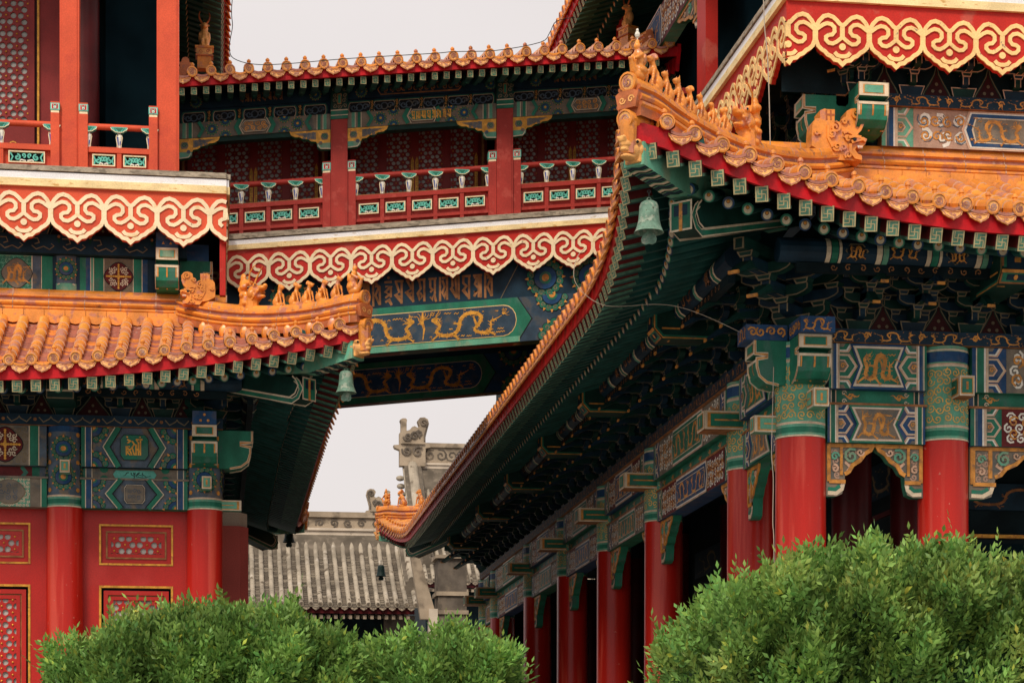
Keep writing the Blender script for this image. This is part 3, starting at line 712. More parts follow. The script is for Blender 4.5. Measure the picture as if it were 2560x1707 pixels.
def cross_panel(p, c, v, r):
    """round medallion with a gold double vajra cross on maroon"""
    pts = [(c + r * (1 + .07 * math.cos(4 * t)) * math.cos(t), v + r * (1 + .07 * math.cos(4 * t)) * math.sin(t)) for t in [2 * PI * k / 28 for k in range(28)]]
    p.fill([(c + (x - c) * 1.06, v + (y - v) * 1.06) for x, y in pts], "black_line", 4); p.fill(pts, "maroon", 5)
    for q in range(4):
        a = q * PI / 2
        for b, rr in ((.35, .62), (.785, .5), (.785, .78), (1.22, .62)):
            p.spiral(c + r * rr * math.cos(a + b), v + r * rr * math.sin(a + b), r * .17, r * .065, "line", 6, 1.1, a + b, 1 if b < .8 else -1, 8)
        for t in range(5): p.disc(c + r * (.2 + .17 * t) * math.cos(a), v + r * (.2 + .17 * t) * math.sin(a), r * .085, "gold", 8, 8)
        p.stroke([(c, v), (c + r * .95 * math.cos(a), v + r * .95 * math.sin(a))], r * .09, "gold", 7)
    p.disc(c, v, r * .15, "gold", 9)

def block_end(mb, F, u, w, L, z0, z1, cm="green", rim="gold_paint"):
    """painted end of a tie beam jutting out of a post: stepped block with outlined faces"""
    h = z1 - z0
    pr = [(0, 0), (L * .55, 0), (L * .8, h * .06), (L * .95, h * .2), (L, h * .42), (L, h * .58), (L * .78, h * .62), (L * .78, h * .68), (L * 1.04, h * .70), (L * 1.04, h), (0, h)]
    mb.prism(pr, lambda a, b, d: F(u + d, a, z0 + b), -w / 2, w / 2, "green_pale", "green")
    for sx in (-1, 1):
        p = Pat(mb, lambda a, b, d: F(u + sx * (w / 2 + d), a, z0 + b)); p.stroke(pr[1:9] + [pr[9]], .03, "line", 1); p.stroke(pr[1:9] + [pr[9]], .012, rim, 2)
        p.fill([(L * .2, h * .3), (L * .6, h * .3), (L * .7, h * .42), (L * .55, h * .55), (L * .2, h * .55)], "green", 1)
    p = Pat(mb, lambda a, b, d: F(u + a, L * 1.04 + d, z0 + b)); x = w / 2
    p.rect(-x, h * .70, x, h, "line", 1); p.rect(-x * .72, h * .75, x * .72, h * .95, rim, 2); p.rect(-x * .64, h * .765, x * .64, h * .935, cm, 3)
    p = Pat(mb, lambda a, b, d: F(u + a, L + d - (0 if b > h * .42 else L * .35 * (1 - b / (h * .42)) ** 2), z0 + b))
    for sx in (-1, 1): p.rect(sx * x * .98 - .015, h * .02, sx * x * .98 + .015, h * .58, "line", 1, 1, 6); p.rect(sx * x * .82 - .008, h * .02, sx * x * .82 + .008, h * .58, rim, 1, 1, 6)
    p.rect(-.01, h * .02, .01, h * .58, rim, 1, 1, 6)
    p.rect(-x, h * .52, x, h * .58, "line", 2)
def tenon(mb, F, u, w, L, z0, z1, cm="green", out0=0):
    h = z1 - z0; x = w / 2
    mb.fbox(F, (u - x, out0, z0), (u + x, out0 + L, z1), "gold_dull" if cm != "green_pale" else "green_pale")
    p = Pat(mb, lambda a, b, d: F(u + a, out0 + L + d, z0 + b)); p.rect(-x, 0, x, h, "line", 1); p.rect(-x * .8, h * .1, x * .8, h * .9, "gold_paint", 2); p.rect(-x * .68, h * .15, x * .68, h * .85, cm, 3); p.rect(-.012, h * .3, .012, h * .7, "gold_paint", 4)
    for sx in (-1, 1):
        p = Pat(mb, lambda a, b, d: F(u + sx * (x + d), out0 + a, z0 + b)); p.rect(.0, 0, L, h, "line", 1); p.rect(L * .06, h * .1, L * .94, h * .9, "gold_paint", 2); p.rect(L * .12, h * .16, L * .88, h * .84, cm, 3); p.rect(L * .2, h * .46, L * .8, h * .54, "gold_paint", 4)
def queti(mb, F, u0, sg, L, H, n0, t, z1, gold="gold_paint"):
    """carved corner bracket under a beam, against a post"""
    pr = [(0, 0), (L, 0), (L * .93, -H * .12), (L * .8, -H * .2), (L * .7, -H * .33), (L * .55, -H * .42), (L * .47, -H * .55), (L * .38, -H * .60), (L * .36, -H * .78), (L * .32, -H * .95), (L * .2, -H), (0, -H)]
    mb.prism(pr, lambda a, b, d: F(u0 + sg * a, n0 + d, z1 + b), -t / 2, t / 2, "green_pale", "green")
    p = Pat(mb, lambda a, b, d: F(u0 + sg * a, n0 + t / 2 + d, z1 + b))
    p.fill([(a, b) for a, b in pr], "taupe", 1)
    p.stroke([(L * .04, -H * .04), (L * .92, -H * .04)], H * .07, gold, 2, h=.012)
    p.stroke([(L * .045, -H * .02), (L * .045, -H * .72)], L * .07, gold, 2, h=.012); p.stroke([(L * .30, -H * .04), (L * .30, -H * .6)], L * .055, gold, 2, h=.012)
    p.stroke([(a * .96, b * .97) for a, b in pr[1:8]], H * .075, gold, 2, h=.012)
    p.stroke([(L * .05, -H * .72), (L * .38, -H * .72)], H * .07, gold, 2, h=.012)
    p.stroke([(L * .03, -H * .93), (L * .2, -H * .94), (L * .31, -H * .86), (L * .34, -H * .74)], H * .08, "line", 2); p.stroke([(L * .03, -H * .86), (L * .18, -H * .87), (L * .27, -H * .8)], H * .07, "green", 3)
    p.spiral(L * .5, -H * .24, H * .15, H * .045, "green_pale", 3, 1.5, 1, 1, 12, .012); p.spiral(L * .68, -H * .16, H * .08, H * .03, "pink_line", 3, 1.2, 0, -1, 9, .01)
    p.spiral(L * .17, -H * .25, H * .09, H * .035, "green_pale", 3, 1.3, 0, 1, 9, .01); p.spiral(L * .17, -H * .48, H * .08, H * .035, "pink_line", 3, 1.2, 2, -1, 9, .01)
    p.curls(L * .36, -H * .42, L * .60, -H * .1, H * .15, H * .03, "pale_rose", 2); p.curls(L * .08, -H * .68, L * .27, -H * .1, H * .15, H * .03, "pale_rose", 2)
    p.stroke([(L * .38, -H * .35), (L * .48, -H * .44), (L * .42, -H * .52)], H * .05, "pink_line", 3)

# ---------------------------------------------------------------- shared building pieces
X, Y, Z = V3((1, 0, 0)), V3((0, 1, 0)), V3((0, 0, 1))
def column(root, o, r, z0, z1, zt, cap, N, m="lacquer", rnd=None):
    """lacquered post with a painted head (sub-part)"""
    mb = MB(); mb.lathe([(r * 1.05, z0), (r * 1.03, z0 + 2.), (r, z1)], o, m, n=28); c = mb.build("column", root, smooth=True)
    mb = MB(); mb.lathe([(r * 1.0, z1), (r, zt)], o, "green_pale" if cap == "vine" else "blue_faded", n=28)
    U = V3((-N.y, N.x, 0)); p = Pat(mb, cyl(o, r, U, N)); w = r * 1.75; H = zt - z1; rnd = rnd or RN
    def band(a, b, m, l): p.rect(-w, z1 + a, w, z1 + b, m, l, 12, 1)
    band(0, .15, "green_pale", 1); band(.0, .018, "line", 2); band(.045, .105, "green", 2); band(.135, .16, "line", 2); band(.146, .152, "pink_line", 3)
    if cap == "vine":
        band(.16, H * .78, "green_pale", 1)
        step = .098; nv = int((H * .78 - .18) / step); nu = 10
        for j in range(nv):
            for i in range(nu):
                u = (i - nu / 2 + .5) * step * .98; v = z1 + .24 + j * step
                p.spiral(u + rnd.uniform(-.015, .015), v + rnd.uniform(-.015, .015), .050, .0115, "gold_vine", 2, 1.35, rnd.uniform(0, 6.3), 1 if (i + j) % 2 else -1, 11)
                if (i + j) % 3 == 0: p.flame(u, v + .06, rnd.uniform(0, 6.3), .07, .014, "gold_vine", 2)
        band(H * .78, H, "green_pale", 1); band(H * .78, H * .80, "line", 2); band(H * .80, H * .815, "pink_line", 2); band(H * .83, H * .94, "blue", 2); band(H * .945, H * .965, "line", 2)
    else:
        rr = min(r * .72, (H - .2) / 4.2)
        for k in range(2): p.rosette(0, z1 + .2 + rr * (1.12 + 2.16 * k), rr, 2)
        for k in range(3):
            for sg in (-1, 1): p.disc(sg * rr * 1.15, z1 + .2 + rr * 1.08 * 2 * k * .98 + .03, .032, "gold_paint", 3, 8); 
            for sg in (-1, 1): p.rosette(sg * rr * 2.15, z1 + .2 + rr * (1.12 + 1.08 * k), rr * .8, 2)
        band(H * .93, H, "blue", 1)
    mb.build("column_head", c)
    return c
def post_box(mb, F, a, b, m): mb.fbox(F, a, b, m)
def beam(root, name, F, u0, u1, nf, t, z0, z1, style, A="green", B="blue", rnd=None, pale=False, under="gold_dull", **kw):
    """painted tie beam; nf = outward position of its face"""
    mb = MB(); L = u1 - u0; H = z1 - z0; c = .03
    pr = [(nf, z1), (nf, z0 + c), (nf - c * .3, z0 + c * .3), (nf - c, z0), (nf - t + c, z0), (nf - t, z0 + c), (nf - t, z1)]
    mb.prism(pr, lambda a, b, d: F(d, a, b), u0, u1, "green_dark", under)
    p = Pat(mb, lambda u, v, d: F(u0 + u, nf + d, z0 + v))
    if style == "hexi": hexi(p, L, H, A, B, rnd, pale=pale)
    elif style == "xuanzi": xuanzi(p, L, H, A, B, **kw)
    elif style == "board":
        p.rect(0, 0, L, H, A, 1); bands(p, 0, H, [(.05, B), (.012, "line"), (.04, "green_dark"), (.012, "pink_line")]); bands(p, L, H, [(.05, B), (.012, "line"), (.04, "green_dark"), (.012, "pink_line")], -1)
        n = max(1, int(L / .5))
        for k in range(n):
            u = (k + .5) * L / n; p.spiral(u, H * .5, H * .3, H * .1, "gold_paint", 2, 1.2, 0, 1, 8)
            for sg in (-1, 1): p.flame(u, H * .5, PI / 2 - sg * 1.3, H * .7, H * .12, "gold_paint", 2)
        for sg, u in ((1, .13), (-1, L - .13)):
            for a in (.3, -.3): p.spiral(u + sg * .07, H * (.5 + a), H * .2, H * .08, "line", 3, 1.1, 0, sg, 7)
    elif style == "cloudband":
        p.rect(0, 0, L, H, "blue_dark", 1)
        for k in range(int(L / .42)):
            u = .2 + k * .42
            p.stroke([(u - .16, H * .7), (u - .1, H * .25), (u - .02, H * .55), (u, H * .75), (u + .02, H * .55), (u + .1, H * .25), (u + .16, H * .7)], .014, "line_dim", 2)
            p.disc(u + .21, H * .5, .025, "gold_dull", 2, 6)
    elif style == "frieze":
        p.rect(0, 0, L, H, B, 1); rr = rnd or RN; k = 0; w = .62
        while (k + 1) * w < L + .1:
            p.dragon(k * w + .03, H * .1, min(L, (k + 1) * w - .12), H * .9, A, 2, bool(k % 2), rr, .9); p.spiral((k + 1) * w - .05, H * .5, H * .3, H * .12, A, 2, 1.2, 0, 1, 8)
            for q in range(3): p.flame((k + 1) * w - .05, H * .5, rr.uniform(0, 6), H * .5, H * .1, A, 2)
            k += 1
    return mb.build(name, root)
# one ruyi cloud of a hanging board, in units of its pitch, origin at the tip
LOWER = [(-.5, .40), (-.455, .285), (-.39, .225), (-.335, .195), (-.275, .135), (-.205, .105), (-.15, .05), (-.07, .035), (0, -.03)]
LOWER = LOWER + [(-x, y) for x, y in LOWER[-2::-1]]
UPPER = [(-.5, .655), (-.43, .78), (-.35, .865), (-.265, .89), (-.17, .86), (-.10, .80), (-.05, .745), (0, .715)]
UPPER = UPPER + [(-x, y) for x, y in UPPER[-2::-1]]
SCR = [(.5, .615), (.43, .665), (.36, .715), (.285, .745), (.205, .73), (.15, .68), (.145, .60), (.19, .545), (.26, .535), (.305, .50), (.305, .445), (.255, .395), (.18, .385), (.11, .42), (.055, .465), (0, .51)]
def cloud_board(mb, fn, u0, u1, c0, P, top, red, cream, t=.05):
    """carved drop board: fn(u,v,d), v=0 at the tips; clouds at c0+k*P, cut off at u0 and u1"""
    p = Pat(mb, fn, .004)
    ks = range(math.floor((u0 - c0) / P) - 1, math.ceil((u1 - c0) / P) + 2)
    def clip(pts):
        out = []
        for (a, b), (c, d) in zip(pts, pts[1:]):
            if c < u0 or a > u1: continue
            if a < u0: t_ = (u0 - a) / (c - a); a, b = u0, b + (d - b) * t_
            if c > u1: t_ = (u1 - a) / (c - a); c, d = u1, b + (d - b) * t_
            if not out: out.append((a, b))
            out.append((c, d))
        return out
    for k in ks:
        c = c0 + k * P
        low = clip([(c + x * P, y * P) for x, y in LOWER])
        if len(low) < 2 or low[-1][0] - low[0][0] < .01: continue
        # board in vertical strips, with its scalloped edge as real thickness
        for (a, b), (e, f) in zip(low, low[1:]):
            q = [(a, b), (e, f), (e, top), (a, top)]
            mb.add([fn(u, v, 0) for u, v in q] + [fn(u, v, -t) for u, v in q], [(0, 1, 2, 3), (7, 6, 5, 4), (0, 4, 5, 1)], red)
        hh = .016
        def S(pts, w):
            if pts[0][0] > pts[-1][0]: pts = pts[::-1]
            if any(pts[i][0] > pts[i + 1][0] for i in range(len(pts) - 1)):
                if min(x for x, y in pts) < u0 - .02 or max(x for x, y in pts) > u1 + .02:
                    pts = [q for q in pts if u0 <= q[0] <= u1]
                if len(pts) < 2: return
                p.stroke(pts, w, cream, 0, False, hh); return
            pts = clip(pts)
            if len(pts) > 1: p.stroke(pts, w, cream, 0, False, hh)
        S([(c + x * P * .985, (y * .985 + .052) * P) for x, y in LOWER], P * .074)
        S([(c + x * P, y * P) for x, y in UPPER], P * .074)
        for sg in (1, -1): S([(c + sg * x * P, y * P) for x, y in SCR], P * .068)
        if u0 < c < u1:
            p.stroke([(c, .47 * P), (c, .72 * P)], P * .085, cream, 0, False, hh * .9)
            p.disc(c, .335 * P, P * .062, cream, h=hh)
        S([(c + x * P, y * P) for x, y in ((-.145, .235), (-.10, .185), (-.04, .165), (.04, .165), (.10, .185), (.145, .235))], P * .07)
        v = c + P * .5
        if u0 < v < u1: p.stroke([(v, .44 * P), (v, .66 * P)], P * .095, cream, 0, False, hh * .9)
def deck_edge(root, fn, u0, u1, zs, _=None):
    """weathered slab, white and yellow mouldings, then the cloud board (each its own part)"""
    z_slab, z_s1, z_w, z_y, z_tip, c0, P, red, cream = zs
    def strip(nm, za, zb, out, m, seg=1):
        mb = MB(); n = max(1, int((u1 - u0) / seg)); rn = random.Random(3)
        for i in range(n):
            a, b = u0 + (u1 - u0) * i / n, u0 + (u1 - u0) * (i + 1) / n; j = rn.uniform(-.006, .006) if m == "slab" else 0
            q = [(a, za + j), (b, za + j * .4), (b, zb), (a, zb)]
            vs = [fn(u, v, out) for u, v in q] + [fn(u, v, -.10) for u, v in q]
            mb.add(vs, [(0, 1, 2, 3), (0, 4, 5, 1), (3, 2, 6, 7), (0, 3, 7, 4), (1, 5, 6, 2)], m)
        mb.build(nm, root)
    strip("edge_slab", z_s1 + .012, z_slab, .055, "slab", 1.3); strip("edge_gap", z_s1 - .004, z_s1 + .012, .03, "slab_edge")
    strip("white_moulding", z_w, z_s1 - .004, .035, "white_band"); strip("yellow_moulding", z_y, z_w, .045, "yellow_band")
    mb = MB(); cloud_board(mb, lambda u, v, d: fn(u, z_tip + v, d), u0, u1, c0, P, z_y - z_tip, red, cream); mb.build("cloud_board", root)

def lattice(mb, fn, u0, v0, u1, v1, p, m="door_red", knob="gold", back="paper", depth=.028, ox=0.):
    """pierced lattice: round holes in a ring round gilt studs, with a pale sheet behind"""
    mb.add([fn(u0, v0, -depth), fn(u1, v0, -depth), fn(u1, v1, -depth), fn(u0, v1, -depth)], [(0, 1, 2, 3)], back)
    cx = lambda c, r: u0 + (c + .5 + .5 * (r % 2)) * p
    h = p * math.sqrt(3) / 2; R = p / math.sqrt(3); hr = p * .425
    nr = int((v1 - v0) / h) + 1; nc = int((u1 - u0) / p) + 1
    for r in range(nr):
        for c in range(-1, nc):
            x, y = cx(c, r), v0 + (r + .5) * h
            if x > u1 + p * .1 or x < u0 - p * .1 or y > v1: continue
            hexp = [(min(u1, max(u0, x + R * math.sin(PI / 3 * k))), min(v1, max(v0, y + R * math.cos(PI / 3 * k)))) for k in range(6)]
            if (c - (r - (r & 1)) // 2 - r) % 3 == 0:
                mb.add([fn(a, b, 0) for a, b in hexp], [tuple(range(6))], m)
                mb.ball(fn(x, y, .006), p * .15, knob, 6)
                continue
            n = 12; O = []; I = []
            for k in range(n):
                a = 2 * PI * k / n; e, f = hexp[k // 2], hexp[(k // 2 + 1) % 6]
                O.append(e if k % 2 == 0 else ((e[0] + f[0]) / 2, (e[1] + f[1]) / 2)); I.append((min(u1, max(u0, x + hr * math.sin(a))), min(v1, max(v0, y + hr * math.cos(a)))))
            vs = [fn(a, b, 0) for a, b in O] + [fn(a, b, 0) for a, b in I] + [fn(a, b, -depth + .002) for a, b in I]
            mb.add(vs, [(k, (k + 1) % n, n + (k + 1) % n, n + k) for k in range(n)] + [(n + k, n + (k + 1) % n, 2 * n + (k + 1) % n, 2 * n + k) for k in range(n)], m)
def frame_rect(mb, fn, u0, v0, u1, v1, w, d0, d1, m):
    for a, b, c, e in ((u0, v0, u1, v0 + w), (u0, v1 - w, u1, v1), (u0, v0 + w, u0 + w, v1 - w), (u1 - w, v0 + w, u1, v1 - w)):
        mb.prism([(a, b), (c, b), (c, e), (a, e)], fn, d0, d1, m)
def door_leaf(root, fn, u0, v0, u1, v1, lat, p, m="door_red", plate=None, name="door_leaf"):
    """panelled leaf with a lattice field; lat=(v0,v1) of the field; plate = side of the gilt plate"""
    mb = MB(); w = (u1 - u0) * .17
    frame_rect(mb, fn, u0, v0, u1, v1, w * .55, -.05, .0, m); frame_rect(mb, fn, u0 + w * .55, v0 + w * .55, u1 - w * .55, v1 - w * .55, w * .25, -.05, -.012, m)
    a, b = u0 + w * .8, u1 - w * .8
    for s, e in ((v0 + w * .8, lat[0]), (lat[1], v1 - w * .8)):
        if e - s > .02: mb.prism([(a, s), (b, s), (b, e), (a, e)], fn, -.05, -.02, m)
    leaf = mb.build(name, root)
    mb = MB(); lattice(mb, lambda u, v, d: fn(u, v, d - .024), a, lat[0], b, lat[1], p, m); mb.build("lattice", leaf)
    if plate:
        mb = MB(); x = u1 - .035 if plate > 0 else u0 + .035; mid = (v0 + v1) / 2 + .02
        mb.prism([(x - .024, mid - .3), (x + .024, mid - .3), (x + .024, mid + .22), (x, mid + .29), (x - .024, mid + .22)], fn, 0, .008, "gold")
        q = Pat(mb, lambda u, v, d: fn(u, v, .009 + d)); q.curls(x - .02, mid - .28, x + .02, mid + .2, .04, .006, "gold_dull", 1); mb.build("gilt_plate", leaf)
    return leaf
def vase_unit():
    """baluster: white vase with blue flutes under a green lotus leaf"""
    mb = MB(); pr = [(.045, 0), (.03, .012), (.026, .03), (.032, .07), (.042, .14), (.046, .19), (.038, .225), (.022, .24), (.03, .255), (.022, .27)]
    mb.lathe(pr, (0, 0, 0), "white_paint", n=10, sx=.7)
    p = Pat(mb, lambda u, v, d: V3((u, .034 + d - abs(u) * .35, v)), .003)
    for sg in (-1, 1):
        p.fill([(sg * .006, .05), (sg * .016, .06), (sg * .030, .185), (sg * .012, .19)], "royal", 1)
        p.stroke([(sg * .028, .01), (sg * .027, .06), (sg * .043, .18), (sg * .034, .222)], .008, "cream_pale", 2)
    p.stroke([(-.022, .245), (.022, .245)], .012, "pink_line", 2)
    lf = [(-.115, .335), (-.10, .30), (-.075, .285), (-.05, .262), (0, .256), (.05, .262), (.075, .285), (.10, .30), (.115, .335), (.1, .345), (-.1, .345)]
    mb.prism(lf, lambda u, v, d: V3((u, d, v)), -.03, .05, "teal")
    p = Pat(mb, lambda u, v, d: V3((u, .051 + d, v)), .003)
    p.stroke(lf[:9], .010, "cream_pale", 1)
    for x in (-.07, -.02, .03, .075): p.stroke([(x * .5, .265), (x, .335)], .006, "green", 1)
    p.fill([(-.06, .33), (0, .275), (.06, .33)], "green", 1)
    return mb
def fret_panel(mb, fn, u0, v0, u1, v1, alt=False):
    """openwork panel: cream rim, teal scrolls over a dark backing sheet"""
    mb.add([fn(u0, v0, -.03), fn(u1, v0, -.03), fn(u1, v1, -.03), fn(u0, v1, -.03)], [(0, 1, 2, 3)], "shade_timber")  # dark sheet paints the shade seen through the openwork
    p = Pat(mb, fn, .002); H = v1 - v0; L = u1 - u0; c = (u0 + u1) / 2; m = (v0 + v1) / 2
    for sg in (-1, 1):
        p.spiral(c + sg * L * .27, m - H * .05, H * .33, H * .16, "teal", 0, 1.2, PI / 2, sg, 11, .012); p.spiral(c + sg * L * .09, m + H * .15, H * .24, H * .13, "teal", 0, 1.1, -PI / 2, -sg, 10, .012)
        p.stroke([(c + sg * L * .48, v1 - .01), (c + sg * L * .4, m), (c + sg * L * .46, v0 + .01)], H * .14, "teal", 0, False, .012)
        p.stroke([(c + sg * L * .02, v0 + H * .12), (c + sg * L * .16, v0 + H * .22), (c + sg * L * .2, v0 + H * .08)], H * .12, "white_paint", 1, False, .012)
    frame_rect(mb, fn, u0 - .012, v0 - .012, u1 + .012, v1 + .012, .016, -.03, .018, "cream_pale")
def cap_block(mb, F, u, n, w, z0, z1, m="rail_red"):
    mb.fbox(F, (u - w / 2, n - w / 2, z0 + .035), (u + w / 2, n + w / 2, z1), "teal"); mb.fbox(F, (u - w / 2 + .008, n - w / 2 + .008, z0), (u + w / 2 - .008, n + w / 2 - .008, z0 + .035), "cream_pale")
    mb.fbox(F, (u - w / 2 + .004, n - w / 2 + .004, z1), (u + w / 2 - .004, n + w / 2 - .004, z1 + .02), m)
    p = Pat(mb, lambda a, b, d: F(u + a, n + w / 2 + d, z0 + .035 + b), .003); h = z1 - z0 - .035; x = w / 2
    p.rect(-x * .78, h * .12, x * .78, h * .88, "white_paint", 1); p.rect(-x * .64, h * .18, x * .64, h * .82, "fascia_red", 2)
    p.stroke([(-x * .35, h * .75), (-x * .2, h * .5), (x * .2, h * .5), (x * .35, h * .75)], .012, "teal", 3); p.disc(0, h * .35, x * .33, "white_paint", 3, 8); p.disc(0, h * .32, x * .16, "teal", 4, 8)

# ---------------------------------------------------------------- ground
mb = MB(); mb.add([(-400, -60, 0), (400, -60, 0), (400, 500, 0), (-400, 500, 0)], [(0, 1, 2, 3)], "paving"); tag(mb.build("ground"), kind="structure")

# ================================================================ RIGHT HALL
RH = thing("temple_hall", (6.35, 21.71, 0), "large right-hand temple hall with a long red-columned side colonnade and gilt upper cloud boards", "temple hall", "two-storey temple halls")
C0 = V3((6.35, 21.71, 0)); SIDE = [0, 2.13, 6.91, 10.6, 14.5, 18.53, 23.53, 25.55]; FR = [0, 1.63, 5.2, 8.8]
Ff = frame(C0, X, -Y); Fs = frame(C0, Y, -X)
Ef = Eave(C0, X, -Y, 14, 2.1, .35, .62, 7.43, 4.2, 2.2, .8, 8.58, False)
Es = Eave(C0, Y, -X, 25.55, 2.1, .35, .62, 7.43, 4.2, 2.2, .8, 8.58, True)
r1 = random.Random(5)
mb = MB(); mb.fbox(Ff, (-.9, -24, 0), (12, .9, .95), "grey_stone"); mb.fbox(Ff, (-.9, -26.4, 0), (12, -24, .95), "grey_stone"); mb.build("terrace", RH)
for i, a in enumerate(SIDE[:1]): column(RH, C0 + X * a, .275, .95, 5.42, 6.45, "vine", (-Y - X).normalized(), rnd=r1)
for a in FR[1:3]: column(RH, C0 + X * a, .275, .95, 5.42, 6.45, "vine", -Y, rnd=r1)
for a in SIDE[1:]: column(RH, C0 + Y * a, .275, .95, 5.40, 6.45, "vine", (-X - Y * .9).normalized(), rnd=r1)
def bay(F, a, b, k, root, full=True):
    u0, u1 = a + .26, b - .26; s = k % 2
    beam(root, "tie_beam", F, u0, u1, .20, .38, 5.96, 6.45, "hexi", "green" if s else "blue", "blue" if s else "green", r1, under="blue" if s else "green")
    beam(root, "infill_board", F, u0, u1, .10, .1, 5.81, 5.96, "board", "green", "blue", r1)
    beam(root, "lower_beam", F, u0, u1, .15, .28, 5.38, 5.79, "hexi", "blue" if s else "green", "green" if s else "blue", r1, under="green" if s else "blue")
    mb = MB(); mb.fbox(F, (u0 - .02, -.05, 5.79), (u1 + .02, .17, 5.815), "gold_dull"); mb.build("trim_strip", root)
for k, (a, b) in enumerate(zip(FR, FR[1:])): bay(Ff, a, b, k + 1, RH)
for k, (a, b) in enumerate(zip(SIDE, SIDE[1:])): bay(Fs, a, b, k + 1, RH)
beam(RH, "frieze_beam", Ff, .1, 9, .26, .5, 6.455, 6.60, "frieze", "gold_paint", "blue_dark", r1)
beam(RH, "frieze_beam", Fs, .1, 25.5, .26, .5, 6.455, 6.60, "frieze", "gold_dull", "blue_dark", r1)
for F, u in ((Ff, 0), (Fs, 0)):
    mb = MB(); block_end(mb, F, u, .36, .54, 5.98, 6.46, "green"); mb.fbox(F, (u - .19, .2, 6.462), (u + .19, .66, 6.63), "blue")
    p = Pat(mb, lambda a, b, d: F(u + a, .66 + d, 6.462 + b)); p.dragon(-.18, .02, .18, .16, "gold_paint", 1, rnd=r1, detail=.3)
    p = Pat(mb, lambda a, b, d: F(u - .19 - d, .2 + a, 6.462 + b)); p.curls(0.02, .02, .44, .15, .12, .02, "gold_paint", 1)
    mb.build("beam_end", RH)
mb = MB(); tenon(mb, Ff, .08, .17, .52, 5.70, 5.90, "green_pale"); mb.build("tenon_block", RH)
mb = MB(); tenon(mb, Ff, 1.72, .17, .5, 5.86, 6.08, "green"); mb.build("tenon_block", RH)
mb = MB(); tenon(mb, Fs, .08, .17, .52, 5.5, 5.68, "green_pale"); mb.build("tenon_block", RH)
for a in SIDE[1:]:
    mb = MB(); tenon(mb, Fs, a - .05, .36, .62, 5.86, 6.08, "green"); mb.build("tenon_block", RH)
# corner brackets under the beams (each pair in the narrow front bay meets in an arch)
for (u0, sg, L) in ((.265, 1, .56), (1.365, -1, .56), (1.90, 1, .8), (4.93, -1, .8)):
    mb = MB(); queti(mb, Ff, u0, sg, L, .58, .03, .12, 5.38); mb.build("carved_bracket", RH)
for i, a in enumerate(SIDE):
    for sg in (1, -1):
        if (sg == -1 and i == 0) or (sg == 1 and i == 7): continue
        L = .75 if (i not in (0, 7) and not (i == 1 and sg == -1)) else .55
        mb = MB(); queti(mb, Fs, a + sg * .265, sg, L, .6, .03, .12, 5.38); mb.build("carved_bracket", RH)
# bracket sets, boards, eave purlins
usF = [.0, .62, 1.24, 1.9, 2.5, 3.1, 3.7]; usS = [.0] + [.62 + .74 * k for k in range(34)]; usS = [u for u in usS if u < 25.3]
bracket_row(C0, X, -Y, RH, 6.60, usF[1:], 0); bracket_row(C0, Y, -X, RH, 6.60, usS[1:], 0)
mb = MB(); bracket_board(mb, C0 - Y * .02, X, -Y, 9, 6.6, .62, usF); bracket_board(mb, C0 - X * .02, Y, -X, 25.5, 6.6, .62, usS); mb.build("bracket_boards", RH)
cb = bracket_unit("green_dark", "blue_dark"); o = cb.build("corner_bracket", None); D45 = (-X - Y).normalized(); U45 = V3((1, -1, 0)).normalized()
attach(o, RH, fmat(C0 + Z * 6.6, U45, D45) @ Matrix.Diagonal((1.5, 1.42, 1.1, 1))); o2 = inst(o, RH, fmat(C0 + Y * 25.55 + Z * 6.6, V3((-1, -1, 0)).normalized(), V3((-1, 1, 0)).normalized()) @ Matrix.Diagonal((1.5, 1.42, 1.1, 1)))
def purlin(F, L, w, z, r, name, cols, root, step=1.0, ext=.5):
    mb = MB(); mb.tube([F(-ext, w, z), F(L, w, z)], r, "blue_dark", 14)
    u = 0.; k = 0
    while u < L - step:
        for du, dw, m in ((.0, .05, "line"), (.06, .07, "green"), (.14, .03, "line"), (step * .5, .06, "line"), (step * .5 + .07, .06, "green_pale")):
            mb.tube([F(u + du, w, z), F(u + du + dw, w, z)], r + .004, m, 14, caps=False)
        q = Pat(mb, lambda a, b, d: F(u + a, w + (r + .004 + d) * math.cos(b / r), z + (r + d + .004) * math.sin(b / r)))
        q.fill([(.2, -.02), (.26, .06), (.40, .06), (.46, -.02), (.38, -.09), (.33, -.13), (.28, -.09)], "line_dim", 0); q.fill([(.22, -.02), (.27, .045), (.39, .045), (.44, -.02), (.37, -.08), (.33, -.115), (.29, -.08)], "black_line", 1)
        q.dragon(.24, -.09, .43, .04, cols, 2, bool(k % 2), r1, .2)
        q.dragon(step * .62, -.08, step * .95, .06, cols, 1, bool(k % 2), r1, .3); u += step; k += 1
    mb.box(F(L / 2, w, z - r - .05), (L + .6, .08, .10) if abs(F(1, 0, 0).x - F(0, 0, 0).x) > .5 else (.08, L + .6, .10), "shade_timber")
    q = Pat(mb, lambda a, b, d: F(a, w + .04 + d, z - r - .105 + b))
    for k in range(int(L / .16)): q.spiral(.1 + k * .16, .06, .04, .012, "gold_dull", 1, 1.1, k, 1 if k % 2 else -1, 7)
    mb.build(name, root)
purlin(Ff, 9., .85, 7.27, .13, "eave_purlin", "gold_paint", RH, 1.1); purlin(Fs, 25.5, .85, 7.27, .13, "eave_purlin", "gold_dull", RH, 1.7)
